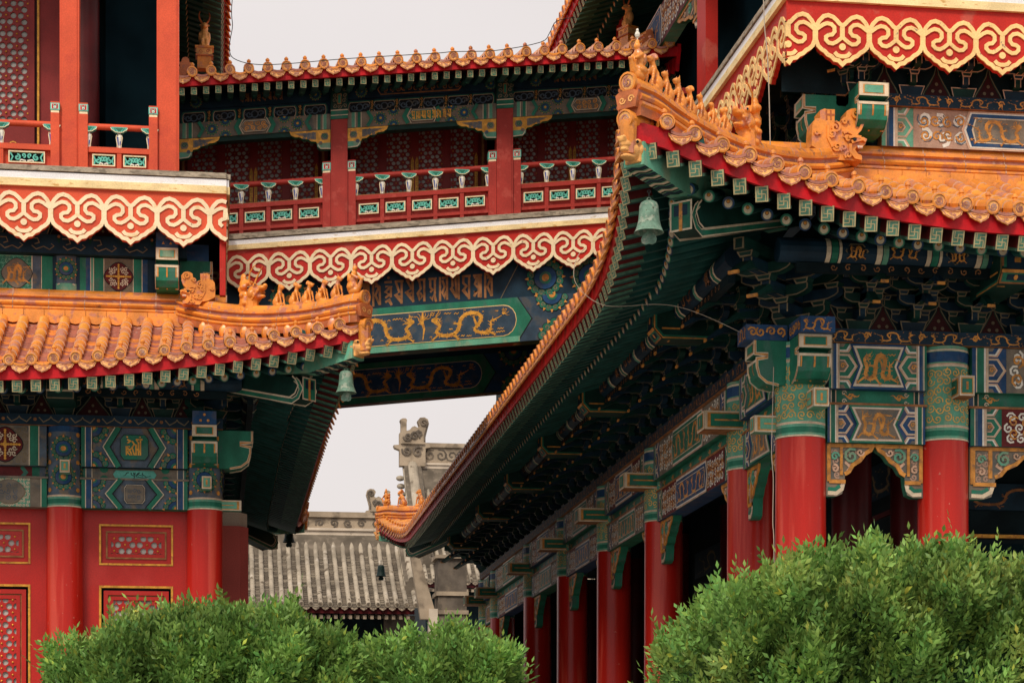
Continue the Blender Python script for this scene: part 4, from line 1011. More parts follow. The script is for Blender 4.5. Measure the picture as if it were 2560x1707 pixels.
# big painted beam heads between the rafters and the brackets
for F, lst in ((Ff, [2.0, 5.2]), (Fs, [2.13, 6.91, 10.6, 14.5, 18.53, 23.53])):
    for a in lst:
        mb = MB(); mb.prism([(.2, .34), (1.22, .34), (1.22, .12), (1.12, .0), (.2, 0)], lambda u, v, d: F(a + d, u, 6.93 + v), -.17, .17, "green_dark")
        p = Pat(mb, lambda u, v, d: F(a + u, 1.22 + d - max(0, .12 - v) * .83, 6.93 + v))
        p.rect(-.17, 0, .17, .34, "gold_dull", 1, 1, 4); p.rect(-.15, .015, .15, .33, "green", 2, 1, 4); p.rect(-.12, .13, .12, .31, "blue_dark", 3); p.rect(-.17, .095, .17, .125, "gold_paint", 3); p.rect(-.1, .03, .1, .08, "blue_dark", 3); p.disc(0, .055, .025, "gold_paint", 4, 6); p.fill([(-.035, .2), (.035, .2), (.035, .25), (0, .28), (-.035, .25)], "gold_paint", 4)
        for sx in (-1, 1):
            p = Pat(mb, lambda u, v, d: F(a + sx * (.17 + d), u, 6.93 + v)); p.stroke([(1.2, .34), (1.2, .13), (1.10, .02), (.5, .02)], .04, "green", 1); p.stroke([(1.21, .34), (1.21, .12), (1.11, .01), (.5, .01)], .014, "gold_paint", 2); p.stroke([(1.12, .12), (.9, .12)], .02, "gold_paint", 2)
        mb.build("beam_head", RH)
eaves_under(Ef, RH, -3, 5.2); eaves_under(Es, RH, -3, 29)
# corner beams with a striped underside and a painted nose
def corner_beam(root, C, out, E, zt, far=False):
    sd = V3((out.y, -out.x, 0)); tip = E.tip() * math.sqrt(2); zt_ = E.z(-E.tip()); mb = MB(); dz = .55 if zt == 0 else .33
    fn = lambda a, b, d: C + out * a + sd * d + Z * b
    mb.prism([(0.2, zt_ - .52 + dz), (tip - 1.15, zt_ - .60), (tip - 1.08, zt_ - .66), (tip - 1.02, zt_ - .76), (tip - 1.08, zt_ - .88), (tip - 1.2, zt_ - .92), (0.2, zt_ - .92 + dz)], fn, -.13, .13, "green_dark")
    p = Pat(mb, lambda u, v, d: fn(tip - 1.02 + d - .0, zt_ - .90 + v, u)); p.rect(-.13, .0, .13, .3, "line", 1); p.rect(-.11, .02, .11, .28, "green", 2); p.rect(-.08, .15, .08, .26, "blue_dark", 3); p.rect(-.02, .0, .02, .28, "gold_paint", 3)
    for sx in (-1, 1):
        p = Pat(mb, lambda u, v, d: fn(u, v, sx * (.13 + d))); q = [(tip - 1.15, zt_ - .62), (tip - 1.09, zt_ - .67), (tip - 1.04, zt_ - .76), (tip - 1.1, zt_ - .86), (tip - 1.2, zt_ - .90), (.6, zt_ - .90 + dz * .85)]
        p.stroke(q, .07, "line", 1); p.stroke(q, .045, "green", 2); p.stroke([(a - .05, b + .05) for a, b in q], .02, "line", 2)
    mb.build("corner_beam", root)
    mb = MB(); mb.prism([(.5, 7.9 + zt), (tip - .16, zt_ - .24), (tip - .16, zt_ - .46), (tip - .9, zt_ - .56), (.5, 7.6 + zt)], fn, -.115, .115, "green_pale")
    p = Pat(mb, lambda u, v, d: fn(tip - .18 - u, zt_ - .462 - u * .135 - d, v))
    for k in range(9): p.stroke([(.03 + k * .08, -.115), (.05 + k * .08, -.03), (.02 + k * .08, .04), (.05 + k * .08, .115)], .034, ("blue_dark", "line")[k % 2], 1); p.stroke([(.06 + k * .08, -.115), (.08 + k * .08, -.03), (.05 + k * .08, .04), (.08 + k * .08, .115)], .02, "green_dark", 2)
    mb.build("hip_rafter", root)
    return fn(tip - .14, zt_ - .36, 0)
noseR = corner_beam(RH, C0, D45, Ef, 0); noseRf = corner_beam(RH, C0 + Y * 25.55, V3((-1, 1, 0)).normalized(), Ef, 0)
mb = MB(); roof_tiles(mb, Ef, -2.04, 4.6); rf = mb.build("roof", RH, smooth=True, angle=35)
mb = MB(); t0 = -2.25 + .0; roof_tiles(mb, Es, t0, 27.8, fine=False); mb.build("roof", RH, smooth=True, angle=35)
mb = MB(); weiji(mb, Ef, -.8 + .05, 6, s0=-2.04); mb.build("wall_ridge", rf, smooth=True, angle=30)
mb = MB(); hip_ridge(mb, Ef, -.7, Ef.tip() - .06); mb.build("hip_ridge", rf, smooth=True, angle=30)
Esr = Eave(C0 + Y * 25.55, X, Y, 14, 2.1, .35, .62, 7.43, 4.2, 2.2, .8, 8.58, False)
mb = MB(); hip_ridge(mb, Esr, -.7, Esr.tip() - .06); mb.build("hip_ridge", rf, smooth=True, angle=30)
mb = MB(); roof_tiles(mb, Esr, -2.2, 3, fine=False); mb.build("roof", RH, smooth=True)
# gallery behind the columns, its dimness put into the dark colours
mb = MB(); mb.fbox(Ff, (2.1, -23.5, .95), (12, -2.2, 6.6), "shade_timber"); mb.fbox(Ff, (.3, -25.5, .95), (3, -25.35, 6.5), "shade_timber"); mb.fbox(Ff, (.3, -25.2, 6.5), (12, .0, 6.58), "shade_timber"); mb.fbox(Ff, (1.2, -25, 6.62), (12, -1.2, 8.5), "shade_timber"); mb.build("inner_wall", RH)  # second box: dark panel added to shut off light from the far end
mb = MB(); mb.fbox(Ff, (2.3, -2.16, 4.66), (9, -2.1, 4.70), "gold"); mb.fbox(Ff, (2.3, -2.19, 4.2), (9, -2.195, 4.6), "deep_shade"); mb.fbox(Ff, (2.3, -2.2, 5.0), (9, -2.1, 5.32), "blue_dark")
p = Pat(mb, lambda u, v, d: Ff(2.4 + u, -2.095 + d, 5.0 + v)); p.dragon(.25, .04, 1.6, .28, "gold_dull", 1, rnd=r1); p.stroke([(.02, .3), (.14, .16), (.02, .02)], .04, "green_dark", 1); p.stroke([(.1, .3), (.22, .16), (.1, .02)], .02, "line_dim", 1)
mb.build("door_head", RH)
for a in SIDE[1:7]:
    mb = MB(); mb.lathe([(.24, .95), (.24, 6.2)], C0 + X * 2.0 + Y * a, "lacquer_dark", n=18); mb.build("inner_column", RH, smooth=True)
    mb = MB(); p = Pat(mb, plane(C0 + X * 2.05 + Y * (a + .4), Y, -X)); p.rect(0, 3.2, 2.6, 5.2, "shade_timber", 0); frame_rect(mb, p.fn, .1, 3.3, 2.5, 5.1, .06, 0, .03, "lacquer_dark"); p.rect(0, 5.3, 2.6, 5.75, "blue_dark", 1); p.dragon(.3, 5.36, 2.3, 5.7, "line_dim", 2, rnd=r1); mb.build("inner_panel", RH)
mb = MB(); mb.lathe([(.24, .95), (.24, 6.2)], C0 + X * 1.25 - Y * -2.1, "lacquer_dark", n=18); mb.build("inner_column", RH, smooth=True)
# upper storey: gallery on brackets, cloud boards
FU = frame(C0, X, -Y); FUs = frame(C0, Y, -X); wu = -.8
mb = MB(); mb.fbox(FU, (.8, -24.6, 8.5), (12, wu - .05, 10.2), "shade_timber"); mb.fbox(FU, (.85, -24, 10.2), (12, wu - 1.6, 14.4), "deep_shade"); mb.build("upper_wall", RH)  # second box: solid dark block painting the shade of the upper room
beam(RH, "painted_beam", FU, 1.16, 4.6, wu + .1, .3, 8.92, 9.36, "hexi", "green_pale", "blue", r1, True)
beam(RH, "painted_beam", FUs, .8, 24.6, wu + .1, .3, 8.92, 9.36, "hexi", "green", "blue", r1)
beam(RH, "frieze_beam", FU, .75, 6, wu + .16, .3, 9.365, 9.50, "frieze", "gold_paint", "blue_dark", r1); beam(RH, "frieze_beam", FUs, .75, 24, wu + .16, .3, 9.365, 9.50, "frieze", "gold_dull", "blue_dark", r1)
FUc = frame(C0 + X * .8 + Y * .8, X, -Y); FUcs = frame(C0 + X * .8 + Y * .8, Y, -X)
for F in (FUc, FUcs):
    mb = MB(); block_end(mb, F, 0.12, .34, .52, 8.98, 9.48, "green_pale"); mb.build("beam_end", RH)
usU = [.9 + .62 * k for k in range(7)]
bracket_row(C0 + Y * .8, X, -Y, RH, 9.50, usU, 0, False, 2, "pink_line", sy=.62); bracket_row(C0 + X * .8, Y, -X, RH, 9.50, [.9 + .62 * k for k in range(12)], 0, False, 2, "line_dim", sy=.62)
o3 = inst(o, RH, fmat(C0 + X * .85 + Y * .85 + Z * 9.5, U45, D45) @ Matrix.Diagonal((1.1, .66, .95, 1)))
mb = MB(); bracket_board(mb, C0 + Y * .76, X, -Y, 7, 9.5, .6, usU); mb.build("bracket_boards", RH)
dk = (10.57, 10.50, 10.41, 10.32, 9.62, 0, .62, "board_red", "cream")
DX, DY = 6.25, 21.91
mb = MB(); mb.hexa([(DX + .06, DY + .06, 10.02), (14, DY + .06, 10.02), (14, 46, 10.02), (DX + .06, 46, 10.02), (DX + .06, DY + .06, 10.56), (14, DY + .06, 10.56), (14, 46, 10.56), (DX + .06, 46, 10.56)], "shade_timber"); mb.build("gallery_floor", RH)
deck_edge(RH, lambda u, v, d: V3((DX + u, DY - d, v)), 0, 5, dk[:5] + (.016,) + dk[6:], None)
deck_edge(RH, lambda u, v, d: V3((DX - d, DY + u, v)), 0, 20, dk[:5] + (.016,) + dk[6:], None)
for y, w in ((27.2, .17), (33.0, .17)):
    mb = MB(); mb.hexa([(6.62, y, 10.5), (6.62 + w, y, 10.5), (6.62 + w, y + .5, 10.5), (6.62, y + .5, 10.5), (6.62, y, 14.4), (6.62 + w, y, 14.4), (6.62 + w, y + .5, 14.4), (6.62, y + .5, 14.4)], "board_red"); mb.build("gallery_post", RH)
mb = MB(); mb.bar((6.66, 28.6, 11.6), (6.66, 40, 11.6), .08, .08, "rail_red"); mb.build("gallery_rail", RH)
# painted lintel and bracket of the gallery seen past the bridge, and the upper eave
mb = MB(); mb.hexa([(6.70, 27.9, 12.9), (6.9, 27.9, 12.9), (6.9, 36, 12.9), (6.70, 36, 12.9), (6.70, 27.9, 13.5), (6.9, 27.9, 13.5), (6.9, 36, 13.5), (6.70, 36, 13.5)], "green_pale")
p = Pat(mb, plane((6.70, 27.9, 12.9), Y, -X)); hexi(p, 8.1, .6, "green", "blue", r1); mb.build("gallery_lintel", RH)
mb = MB(); queti(mb, frame((6.8, 27.75, 0), Y, -X), 0, 1, 1.7, .55, 0, .12, 12.9, "gold_paint"); mb.build("carved_bracket", RH)
Eu = Eave((6.9, 22.6, 0), Y, -X, 22, 1.2, .3, .5, 14.5, 4, 2, 1.2, 15.4, True)
Euf = Eave((6.9, 22.6, 0), X, -Y, 12, 1.2, .3, .5, 14.5, 4, 2, 1.2, 15.4, False)
eaves_under(Eu, RH, 6, 24, n_single=60)
mb = MB(); roof_tiles(mb, Eu, -1.2, 23, fine=False); ru = mb.build("upper_roof", RH, smooth=True)
mb = MB(); roof_tiles(mb, Euf, -1.2, 6, fine=False); mb.hexa([(6.9, 22.6, 14.7), (16, 22.6, 14.7), (16, 45, 14.7), (6.9, 45, 14.7), (8.4, 24, 15.4), (16, 24, 15.4), (16, 43, 15.4), (8.4, 43, 15.4)], "glaze_deep"); mb.build("upper_roof", RH, smooth=True)
mb = MB(); mb.hexa([(6.0, 21.7, 14.62), (16, 21.7, 14.62), (16, 46, 14.62), (6.0, 46, 14.62), (6.9, 22.6, 14.7), (16, 22.6, 14.7), (16, 45, 14.7), (6.9, 45, 14.7)], "shade_timber"); mb.build("upper_soffit", RH)

# ================================================================ LEFT HALL
LH = thing("temple_hall", (-.155, 28.4, 0), "left-hand temple hall with red lattice windows, orange skirt roof and orange-red balcony", "temple hall", "two-storey temple halls")
CL = V3((-.155, 28.4, 0)); Fl = frame(CL, -X, -Y); Flr = frame(CL, Y, X)
El = Eave(CL, -X, -Y, 10, 1.8, .28, .56, 7.03, 5, 1.8, .35, 8.11, False)
Elr = Eave(CL, Y, X, 14.2, 1.8, .28, .56, 7.03, 5, 1.8, .35, 8.11, True)
r2 = random.Random(8)
mb = MB(); mb.fbox(Fl, (-.9, -15.2, 0), (10, .9, .95), "grey_stone"); mb.build("terrace", LH)
LC = [0, 1.885, 5.2]
for a in LC: column(LH, CL - X * a, .245, .95, 5.41, 6.5, "rosette", -Y)
for a in (1.9, 5.2, 9.0, 12.3, 14.2): column(LH, CL + Y * a, .245, .95, 5.41, 6.5, "rosette", X)
for k, (a, b) in enumerate(zip(LC, LC[1:])):
    u0, u1 = a + .23, b - .23
    if k == 0:
        beam(LH, "tie_beam", Fl, u0, u1, .17, .36, 5.965, 6.50, "xuanzi", "green", "blue", None, under="blue_dark"); beam(LH, "lower_beam", Fl, u0, u1, .13, .28, 5.41, 5.80, "xuanzi", "green", "blue", None, under="green", center="plain", pale=True)
        mb = MB(); p = Pat(mb, lambda u, v, d: Fl(u0 + u, .06 + d, 5.81 + v)); L = u1 - u0
        p.rect(0, 0, L, .15, "taupe", 0); bands(p, 0, .15, [(.05, "green"), (.012, "line"), (.07, "blue_faded"), (.012, "line")]); bands(p, L, .15, [(.05, "green"), (.012, "line"), (.07, "blue_faded"), (.012, "line")], -1)
        for u in (.3, L - .3):
            for q in (.0, .15): p.disc(u, q, .06, "green", 2, 10)
        p.fill([(.42, .075), (.46, .13), (L - .46, .13), (L - .42, .075), (L - .46, .0), (.46, 0)], "teal", 3)
        for q in range(7): p.flame(L / 2 - .1 + q * .03, .1, r2.uniform(3.6, 5.8), .09, .012, "black_line", 4)
        p.stroke([(.5, .06), (.6, .03), (.7, .05)], .006, "black_line", 4)
        mb.build("infill_board", LH)
    else:
        mb = MB(); mb.fbox(Fl, (u0, -.19, 5.965), (u1, .17, 6.5), "blue_faded"); p = Pat(mb, lambda u, v, d: Fl(u0 + u, .17 + d, 5.965 + v))
        p.rect(0, 0, .16, .535, "blue_faded", 1); p.rect(.10, 0, .22, .535, "green", 1); p.rect(.22, 0, .235, .535, "line", 2); p.rect(.095, 0, .107, .535, "line", 2); p.rect(.235, .0, .85, .535, "taupe", 2); p.curls(.24, .02, .84, .52, .09, .014, "line_dim", 3, r2); cross_panel(p, .545, .275, .215)
        mb.build("tie_beam", LH)
        mb = MB(); mb.fbox(Fl, (u0, -.12, 5.41), (u1, .13, 5.80), "taupe"); p = Pat(mb, lambda u, v, d: Fl(u0 + u, .13 + d, 5.41 + v)); p.rect(.0, 0, .07, .39, "green", 1); p.rect(.07, 0, .082, .39, "line", 2); p.rect(.09, 0, .22, .39, "taupe", 1); p.rect(.22, 0, .85, .39, "green_pale", 1); p.curls(.22, 0, .85, .39, .05, .01, "line", 2, r2)
        pts = [(.5 + .21 * (1 + .06 * math.cos(4 * t)) * math.cos(t), .2 + .17 * math.sin(t)) for t in [2 * PI * q / 20 for q in range(20)]]; p.fill(pts, "line_dim", 5); p.fill([(.5 + (x - .5) * .95, .2 + (y - .2) * .95) for x, y in pts], "taupe", 6); p.curls(.36, .08, .64, .32, .09, .01, "blue_faded", 7, r2)
        mb.build("lower_beam", LH)
        mb = MB(); mb.fbox(Fl, (u0, -.1, 5.81), (u1, .06, 5.96), "maroon"); p = Pat(mb, lambda u, v, d: Fl(u0 + u, .06 + d, 5.81 + v)); p.rect(0, 0, .1, .15, "blue_faded", 1); p.rect(.1, 0, .2, .15, "green", 1); p.stroke([(.34, .15), (.28, .075), (.34, 0)], .05, "green", 2); mb.build("infill_board", LH)
    mb = MB(); mb.fbox(Fl, (u0 - .02, -.05, 5.795), (u1 + .02, .155, 5.822), "taupe"); mb.build("trim_strip", LH)
    # red wall panel with framed lattice windows
    w0, w1 = (.43, 1.43) if k == 0 else (2.35, 3.62)
    mb = MB()
    for a0, b0, a1, b1 in ((u0, .95, w0, 5.41), (w1, .95, u1, 5.41), (w0, 5.22, w1, 5.41), (w0, 4.38, w1, 4.66)): mb.fbox(Fl, (a0, -.2, b0), (a1, -.08, b1), "wall_red")
    mb.build("panel_wall", LH)
    fnw = lambda u, v, d: Fl(u, -.08 + d, v)
    mb = MB(); frame_rect(mb, fnw, w0, 4.66, w1, 5.22, .026, -.08, .012, "gold"); frame_rect(mb, fnw, w0 + .026, 4.686, w1 - .026, 5.194, .07, -.08, -.035, "wall_red"); frame_rect(mb, fnw, w0 + .09, 4.75, w1 - .09, 5.13, .022, -.06, -.018, "gold_dull"); frame_rect(mb, fnw, w0 + .11, 4.77, w1 - .11, 5.11, .05, -.07, -.03, "wall_red")
    wf = mb.build("window", LH); mb = MB(); lattice(mb, lambda u, v, d: fnw(u, v, d - .035), w0 + .16, 4.82, w1 - .16, 5.06, .098, "wall_red"); mb.build("lattice", wf)
    mb = MB(); frame_rect(mb, fnw, w0, .95, w1, 4.38, .03, -.08, .012, "gold"); frame_rect(mb, fnw, w0 + .03, .95, w1 - .03, 4.35, .03, -.09, -.07, "deep_shade"); wf = mb.build("window", LH)
    mb = MB(); frame_rect(mb, fnw, w0 + .06, .95, w1 - .06, 4.315, .06, -.08, -.02, "wall_red"); frame_rect(mb, fnw, w0 + .12, .95, w1 - .12, 4.255, .02, -.08, -.045, "gold_dull"); frame_rect(mb, fnw, w0 + .14, 1.0, w1 - .14, 4.235, .05, -.08, -.03, "wall_red"); lattice(mb, lambda u, v, d: fnw(u, v, d - .04), w0 + .19, 2.6, w1 - .19, 4.18, .098, "wall_red"); mb.build("lattice", wf)
mb = MB(); mb.fbox(Fl, (.1, -14, .95), (9, -.3, 6.6), "shade_timber"); mb.build("inner_wall", LH)
beam(LH, "frieze_beam", Fl, -.25, 6, .24, .48, 6.505, 6.65, "cloudband"); beam(LH, "frieze_beam", Flr, .3, 14.2, .24, .48, 6.505, 6.65, "cloudband"); beam(LH, "tie_beam", Flr, .23, 14, .17, .36, 5.965, 6.50, "plain"); beam(LH, "lower_beam", Flr, .23, 14, .13, .28, 5.41, 5.80, "plain")
mb = MB(); block_end(mb, Fl, 0, .33, .56, 5.98, 6.5, "green"); mb.fbox(Fl, (-.16, .24, 6.505), (.16, .62, 6.68), "blue"); p = Pat(mb, lambda a, b, d: Fl(a, .62 + d, 6.5 + b))
for x, y in ((0, .13), (-.05, .05), (.05, .05)): p.disc(x, y, .02, "gold_paint", 1, 6)
mb.build("beam_end", LH)
mb = MB(); block_end(mb, Flr, 0, .33, .62, 5.98, 6.5, "green"); mb.build("beam_end", LH)
for u, z in ((0, 5.66), (1.885, 5.84)):
    mb = MB(); tenon(mb, Fl, u - .03, .13, .44, z, z + .17, "green_pale"); mb.build("tenon_block", LH)
mb = MB(); tenon(mb, Flr, 0, .15, .5, 5.42, 5.56, "green_pale"); mb.build("tenon_block", LH)
usL = [.56, 1.13, 1.885, 2.5, 3.1, 3.7]
bracket_row(CL, -X, -Y, LH, 6.655, usL, 0, False, 2, "line_dim"); bracket_row(CL, Y, X, LH, 6.655, [.7 * k for k in range(1, 20)], 0, False, 2)
mb = MB(); bracket_board(mb, CL - Y * .02, -X, -Y, 6, 6.65, .5, [0] + usL); mb.build("bracket_boards", LH)
o4 = bracket_unit("green_dark", "blue_dark", False, 2).build("corner_bracket"); DL = V3((1, -1, 0)).normalized(); attach(o4, LH, fmat(CL + Z * 6.655, V3((-1, -1, 0)).normalized(), DL) @ Matrix.Diagonal((1.5, 1.42, 1.1, 1)))
purlin(Fl, 6., .62, 7.06, .12, "eave_purlin", "gold_dull", LH, 1.2); purlin(Flr, 14.5, .62, 7.06, .12, "eave_purlin", "gold_dull", LH, 1.7)
for a in (1.885,):
    mb = MB(); mb.hexa([Fl(a - .18, .2, 6.75), Fl(a + .18, .2, 6.75), Fl(a + .18, .85, 6.75), Fl(a - .18, .85, 6.75), Fl(a - .18, .2, 7.1), Fl(a + .18, .2, 7.1), Fl(a + .18, .95, 7.1), Fl(a - .18, .95, 7.1)], "green_dark")
    p = Pat(mb, lambda u, v, d: Fl(a + u, .85 + v * .286 + d, 6.75 + v)); p.rect(-.18, 0, .18, .35, "line_dim", 1); p.rect(-.165, .015, .165, .335, "green_dark", 2); p.rect(-.18, .09, .18, .115, "line", 3); p.rect(-.14, .13, .14, .32, "blue_dark", 3); mb.build("beam_head", LH)
eaves_under(El, LH, -3, 5.2); eaves_under(Elr, LH, -3, 18, n_single=100)
noseL = corner_beam(LH, CL, DL, El, -.45); corner_beam(LH, CL + Y * 14.2, V3((1, 1, 0)).normalized(), El, -.45)
mb = MB(); roof_tiles(mb, El, -2.03 + .02, 4.9, step=.279); lf = mb.build("roof", LH, smooth=True, angle=35)
mb = MB(); roof_tiles(mb, Elr, -2.0, 16.3, fine=False); mb.build("roof", LH, smooth=True, angle=35)
mb = MB(); weiji(mb, El, -.35 + .05, 5.5, .279, -2.01); mb.build("wall_ridge", lf, smooth=True, angle=30)
mb = MB(); hip_ridge(mb, El, -.3, El.tip() - .05)
for k in range(7):   # lobed closing tiles along the hip
    w = .15 + k * .279; c = El.pt(-w + .0, w, -.02) + V3((-.14, 0, 0)); mb.ball(c, (.095, .05, .12), "glaze", 10)
mb.build("hip_ridge", lf, smooth=True, angle=30)
Elb = Eave(CL + Y * 14.2, -X, Y, 10, 1.8, .28, .56, 7.03, 5, 1.8, .35, 8.11, False)
mb = MB(); hip_ridge(mb, Elb, -.3, Elb.tip() - .05); roof_tiles(mb, Elb, -2, 2, fine=False); mb.build("roof", LH, smooth=True)
# upper storey
mb = MB(); mb.fbox(Fl, (.35, -13.8, 8.0), (9, -.40, 9.6), "shade_timber"); mb.fbox(Fl, (1.55, -13.5, 9.6), (9, -2.4, 14.2), "deep_shade"); mb.build("upper_wall", LH)  # second box is a dark block in place of the shaded room
fp = lambda u, v, d: V3((u, 28.75 - d, v))
mb = MB(); p = Pat(mb, fp); p.rect(-4.5, 8.35, -.5, 8.93, "blue_dark", 0)
for a, b, m in ((-1.86, -1.78, "green"), (-1.78, -1.72, "blue"), (-1.72, -1.71, "line"), (-1.71, -1.68, "green_pale"), (-1.68, -1.67, "line"), (-1.67, -1.54, "green"), (-1.54, -1.53, "line"), (-1.53, -1.14, "taupe"), (-1.14, -1.13, "line"), (-1.13, -1.02, "green"), (-1.02, -1.01, "line"), (-1.01, -.94, "blue"), (-.94, -.86, "blue_dark"), (-2.28, -2.23, "green"), (-2.38, -2.28, "green"), (-2.385, -2.375, "line"), (-2.39, -2.50, "blue_faded"), (-2.515, -2.50, "line"), (-4.3, -2.515, "green_pale")): p.rect(min(a, b), 8.35, max(a, b), 8.93, m, 1)
p.curls(-1.53, 8.38, -1.14, 8.92, .085, .013, "line_dim", 2, r2); cross_panel(p, -1.335, 8.68, .18)
p.curls(-3.1, 8.38, -2.52, 8.92, .05, .011, "green", 2, r2); pts = [(-2.71 + .2 * (1 + .07 * math.cos(4 * t)) * math.cos(t), 8.68 + .2 * (1 + .07 * math.cos(4 * t)) * math.sin(t)) for t in [2 * PI * q / 24 for q in range(24)]]
p.fill(pts, "black_line", 3); p.fill([(-2.71 + (x + 2.71) * .96, 8.68 + (y - 8.68) * .96) for x, y in pts], "taupe", 4); p.dragon(-2.86, 8.55, -2.56, 8.82, "gold_paint", 5, rnd=r2, detail=.5)
mb.build("painted_beam", LH)
mb = MB(); c = V3((-2.045, 28.95, 0)); mb.lathe([(.24, 8.2), (.24, 9.3)], c, "blue_faded", n=24); p = Pat(mb, cyl(c, .24, X, -Y)); p.rect(-.35, 8.2, .35, 8.56, "green_pale", 1, 10); p.stroke([(-.22, 8.5), (-.1, 8.55), (.1, 8.55), (.22, 8.5)], .014, "line", 2); p.rosette(0, 8.755, .155, 2)
for sx in (-1, 1):
    for v in (8.62, 8.9): p.disc(sx * .2, v, .028, "gold_paint", 3, 8)
mb.build("short_column", LH, smooth=True)
mb = MB(); mb.hexa([(-4.5, 28.62, 8.94), (-.4, 28.62, 8.94), (-.4, 29, 8.94), (-4.5, 29, 8.94), (-4.5, 28.62, 9.2), (-.4, 28.62, 9.2), (-.4, 29, 9.2), (-4.5, 29, 9.2)], "blue_dark"); p = Pat(mb, lambda u, v, d: V3((u, 28.62 - d, 8.94 + v)))
for k in range(8):
    u = -3.6 + k * .42; mcol = "line_dim"
    p.stroke([(u - .17, .2), (u - .08, .2), (u - .06, .14), (u - .12, .12)], .014, mcol, 1); p.stroke([(u - .16, .1), (u - .1, .05), (u, .09), (u + .08, .05), (u + .14, .1), (u + .1, .13)], .014, mcol, 1); p.fill([(u + .17, .21), (u + .24, .21), (u + .205, .13)], "green_dark", 1); p.disc(u + .205, .23, .022, "gold_dull", 2, 6)
mb.build("frieze_beam", LH)
mb = MB(); Fq = frame((-.665, 28.75, 0), X, -Y); block_end(mb, Fq, 0, .3, .4, 8.45, 9.0, "green_pale"); mb.fbox(Fq, (-.15, .0, 9.0), (.15, .38, 9.22), "blue"); p = Pat(mb, lambda a, b, d: Fq(a, .38 + d, 9.0 + b))
for x, y in ((0, .15), (-.05, .07), (.05, .07)): p.fill([(x - .02, y - .015), (x + .02, y - .015), (x, y + .025)], "gold_paint", 1)
mb.build("beam_end", LH)
mb = MB(); Fq2 = frame((-.5, 28.95, 0), Y, X); block_end(mb, Fq2, 0, .3, .42, 8.4, 8.95, "green"); mb.fbox(Fq2, (-.15, 0, 8.95), (.15, .4, 9.18), "blue"); mb.build("beam_end", LH)
bracket_row(V3((-.5, 28.75, 0)), -X, -Y, LH, 9.2, [.1, .7, 1.3, 1.9, 2.5, 3.1], 0, False, 1, "line_dim"); mb = MB(); bracket_board(mb, V3((-.5, 28.72, 0)), -X, -Y, 4, 9.2, .5, [.1, .7, 1.3, 1.9, 2.5, 3.1]); mb.build("bracket_boards", LH)
mb = MB(); mb.hexa([(-8, 28.22, 9.42), (.08, 28.22, 9.42), (.08, 42, 9.42), (-8, 42, 9.42), (-8, 28.22, 9.96), (.08, 28.22, 9.96), (.08, 42, 9.96), (-8, 42, 9.96)], "shade_timber"); mb.build("gallery_floor", LH)
dl = (9.985, 9.905, 9.81, 9.71, 8.987)
deck_edge(LH, lambda u, v, d: V3((.141 - u, 28.15 - d, v)), 0, 5, dl + (.58, .708, "board_orange", "cream_pale"))
deck_edge(LH, lambda u, v, d: V3((.141 + d, 28.15 + u, v)), 0, 13, dl + (.58, .708, "board_red", "cream_pale"))
mb = MB(); mb.hexa([(.05, 28.22, 8.35), (.13, 28.22, 8.35), (.13, 28.34, 8.35), (.05, 28.34, 8.35), (.05, 28.22, 9.7), (.13, 28.22, 9.7), (.13, 28.34, 9.7), (.05, 28.34, 9.7)], "board_red"); mb.build("hanging_post", LH)
Fg = frame((0, 28.3, 0), X, -Y)
for u0, u1 in ((-2.102, -1.841), (-.802, -.502)):
    mb = MB(); mb.fbox(Fg, (u0, -.26, 9.96), (u1, .0, 14.6), "board_orange"); mb.fbox(Fg, (u0 + .03, 0, 9.96), (u1 - .03, .012, 14.6), "board_orange"); mb.build("gallery_post", LH)
RV = vase_unit().build("baluster"); RVu = [False]
def baluster(root, M):
    if not RVu[0]: attach(RV, root, M); RVu[0] = True
    else: inst(RV, root, M)
def rail_bay(root, B, u0, u1, h0, hm, hr, n, red, rows=1, half=True):
    """railing between two posts in frame B(u,n,h): rails, panels and balusters as parts"""
    mb = MB(); mb.tube([B(u0, 0, hr), B(u1, 0, hr)], .042, red, 12); mb.build("hand_rail", root, smooth=True)
    mb = MB(); mb.fbox(B, (u0, -.035, hm - .035), (u1, .035, hm + .03), red); mb.fbox(B, (u0, -.03, h0), (u1, .03, h0 + .05), red); d = (u1 - u0) / n
    mb.fbox(B, (u0, .0, hm + .03), (u1, .036, hm + .038), "gold_dull" if rows > 1 else red)
    hp = h0 + .05 if rows == 1 else h0 + .155
    if rows > 1: mb.fbox(B, (u0, -.03, hp - .045), (u1, .03, hp), red)
    for k in range(1, n): mb.fbox(B, (u0 + d * k - .03, -.03, h0 + .04), (u0 + d * k + .03, .027, hm - .025), red)
    mb.fbox(B, (u0, -.05, h0), (u1, -.032, hm), red); mb.build("rail_frame", root)
    for k in range(n):
        mb = MB(); c = u0 + d * (k + .5); fret_panel(mb, lambda u, v, q: B(u, q, v), c - min(d * .34, .24), (hp + hm) / 2 - .08, c + min(d * .34, .24), (hp + hm) / 2 + .055); mb.build("fret_panel", root)
    e = B(1, 0, 0) - B(0, 0, 0)
    for k in range(0 if half else 1, n + 1 if half else n):
        u = u0 + d * k + (.005 if k == 0 else -.005 if k == n else 0); o = B(u, 0, hm + .03); M = Matrix.Identity(4); s_ = (hr - .04 - hm - .03) / .345
        N = V3((-e.y, e.x, 0)).normalized(); N = N if (B(0, 1, 0) - B(0, 0, 0)).dot(N) > 0 else -N
        for i in range(3): M[i][0] = V3((e.x, e.y, 0)).normalized()[i]; M[i][1] = N[i]; M[i][2] = (0, 0, 1)[i]; M[i][3] = o[i]
        baluster(root, M @ Matrix.Diagonal((1., 1., s_ * 1.13, 1)))
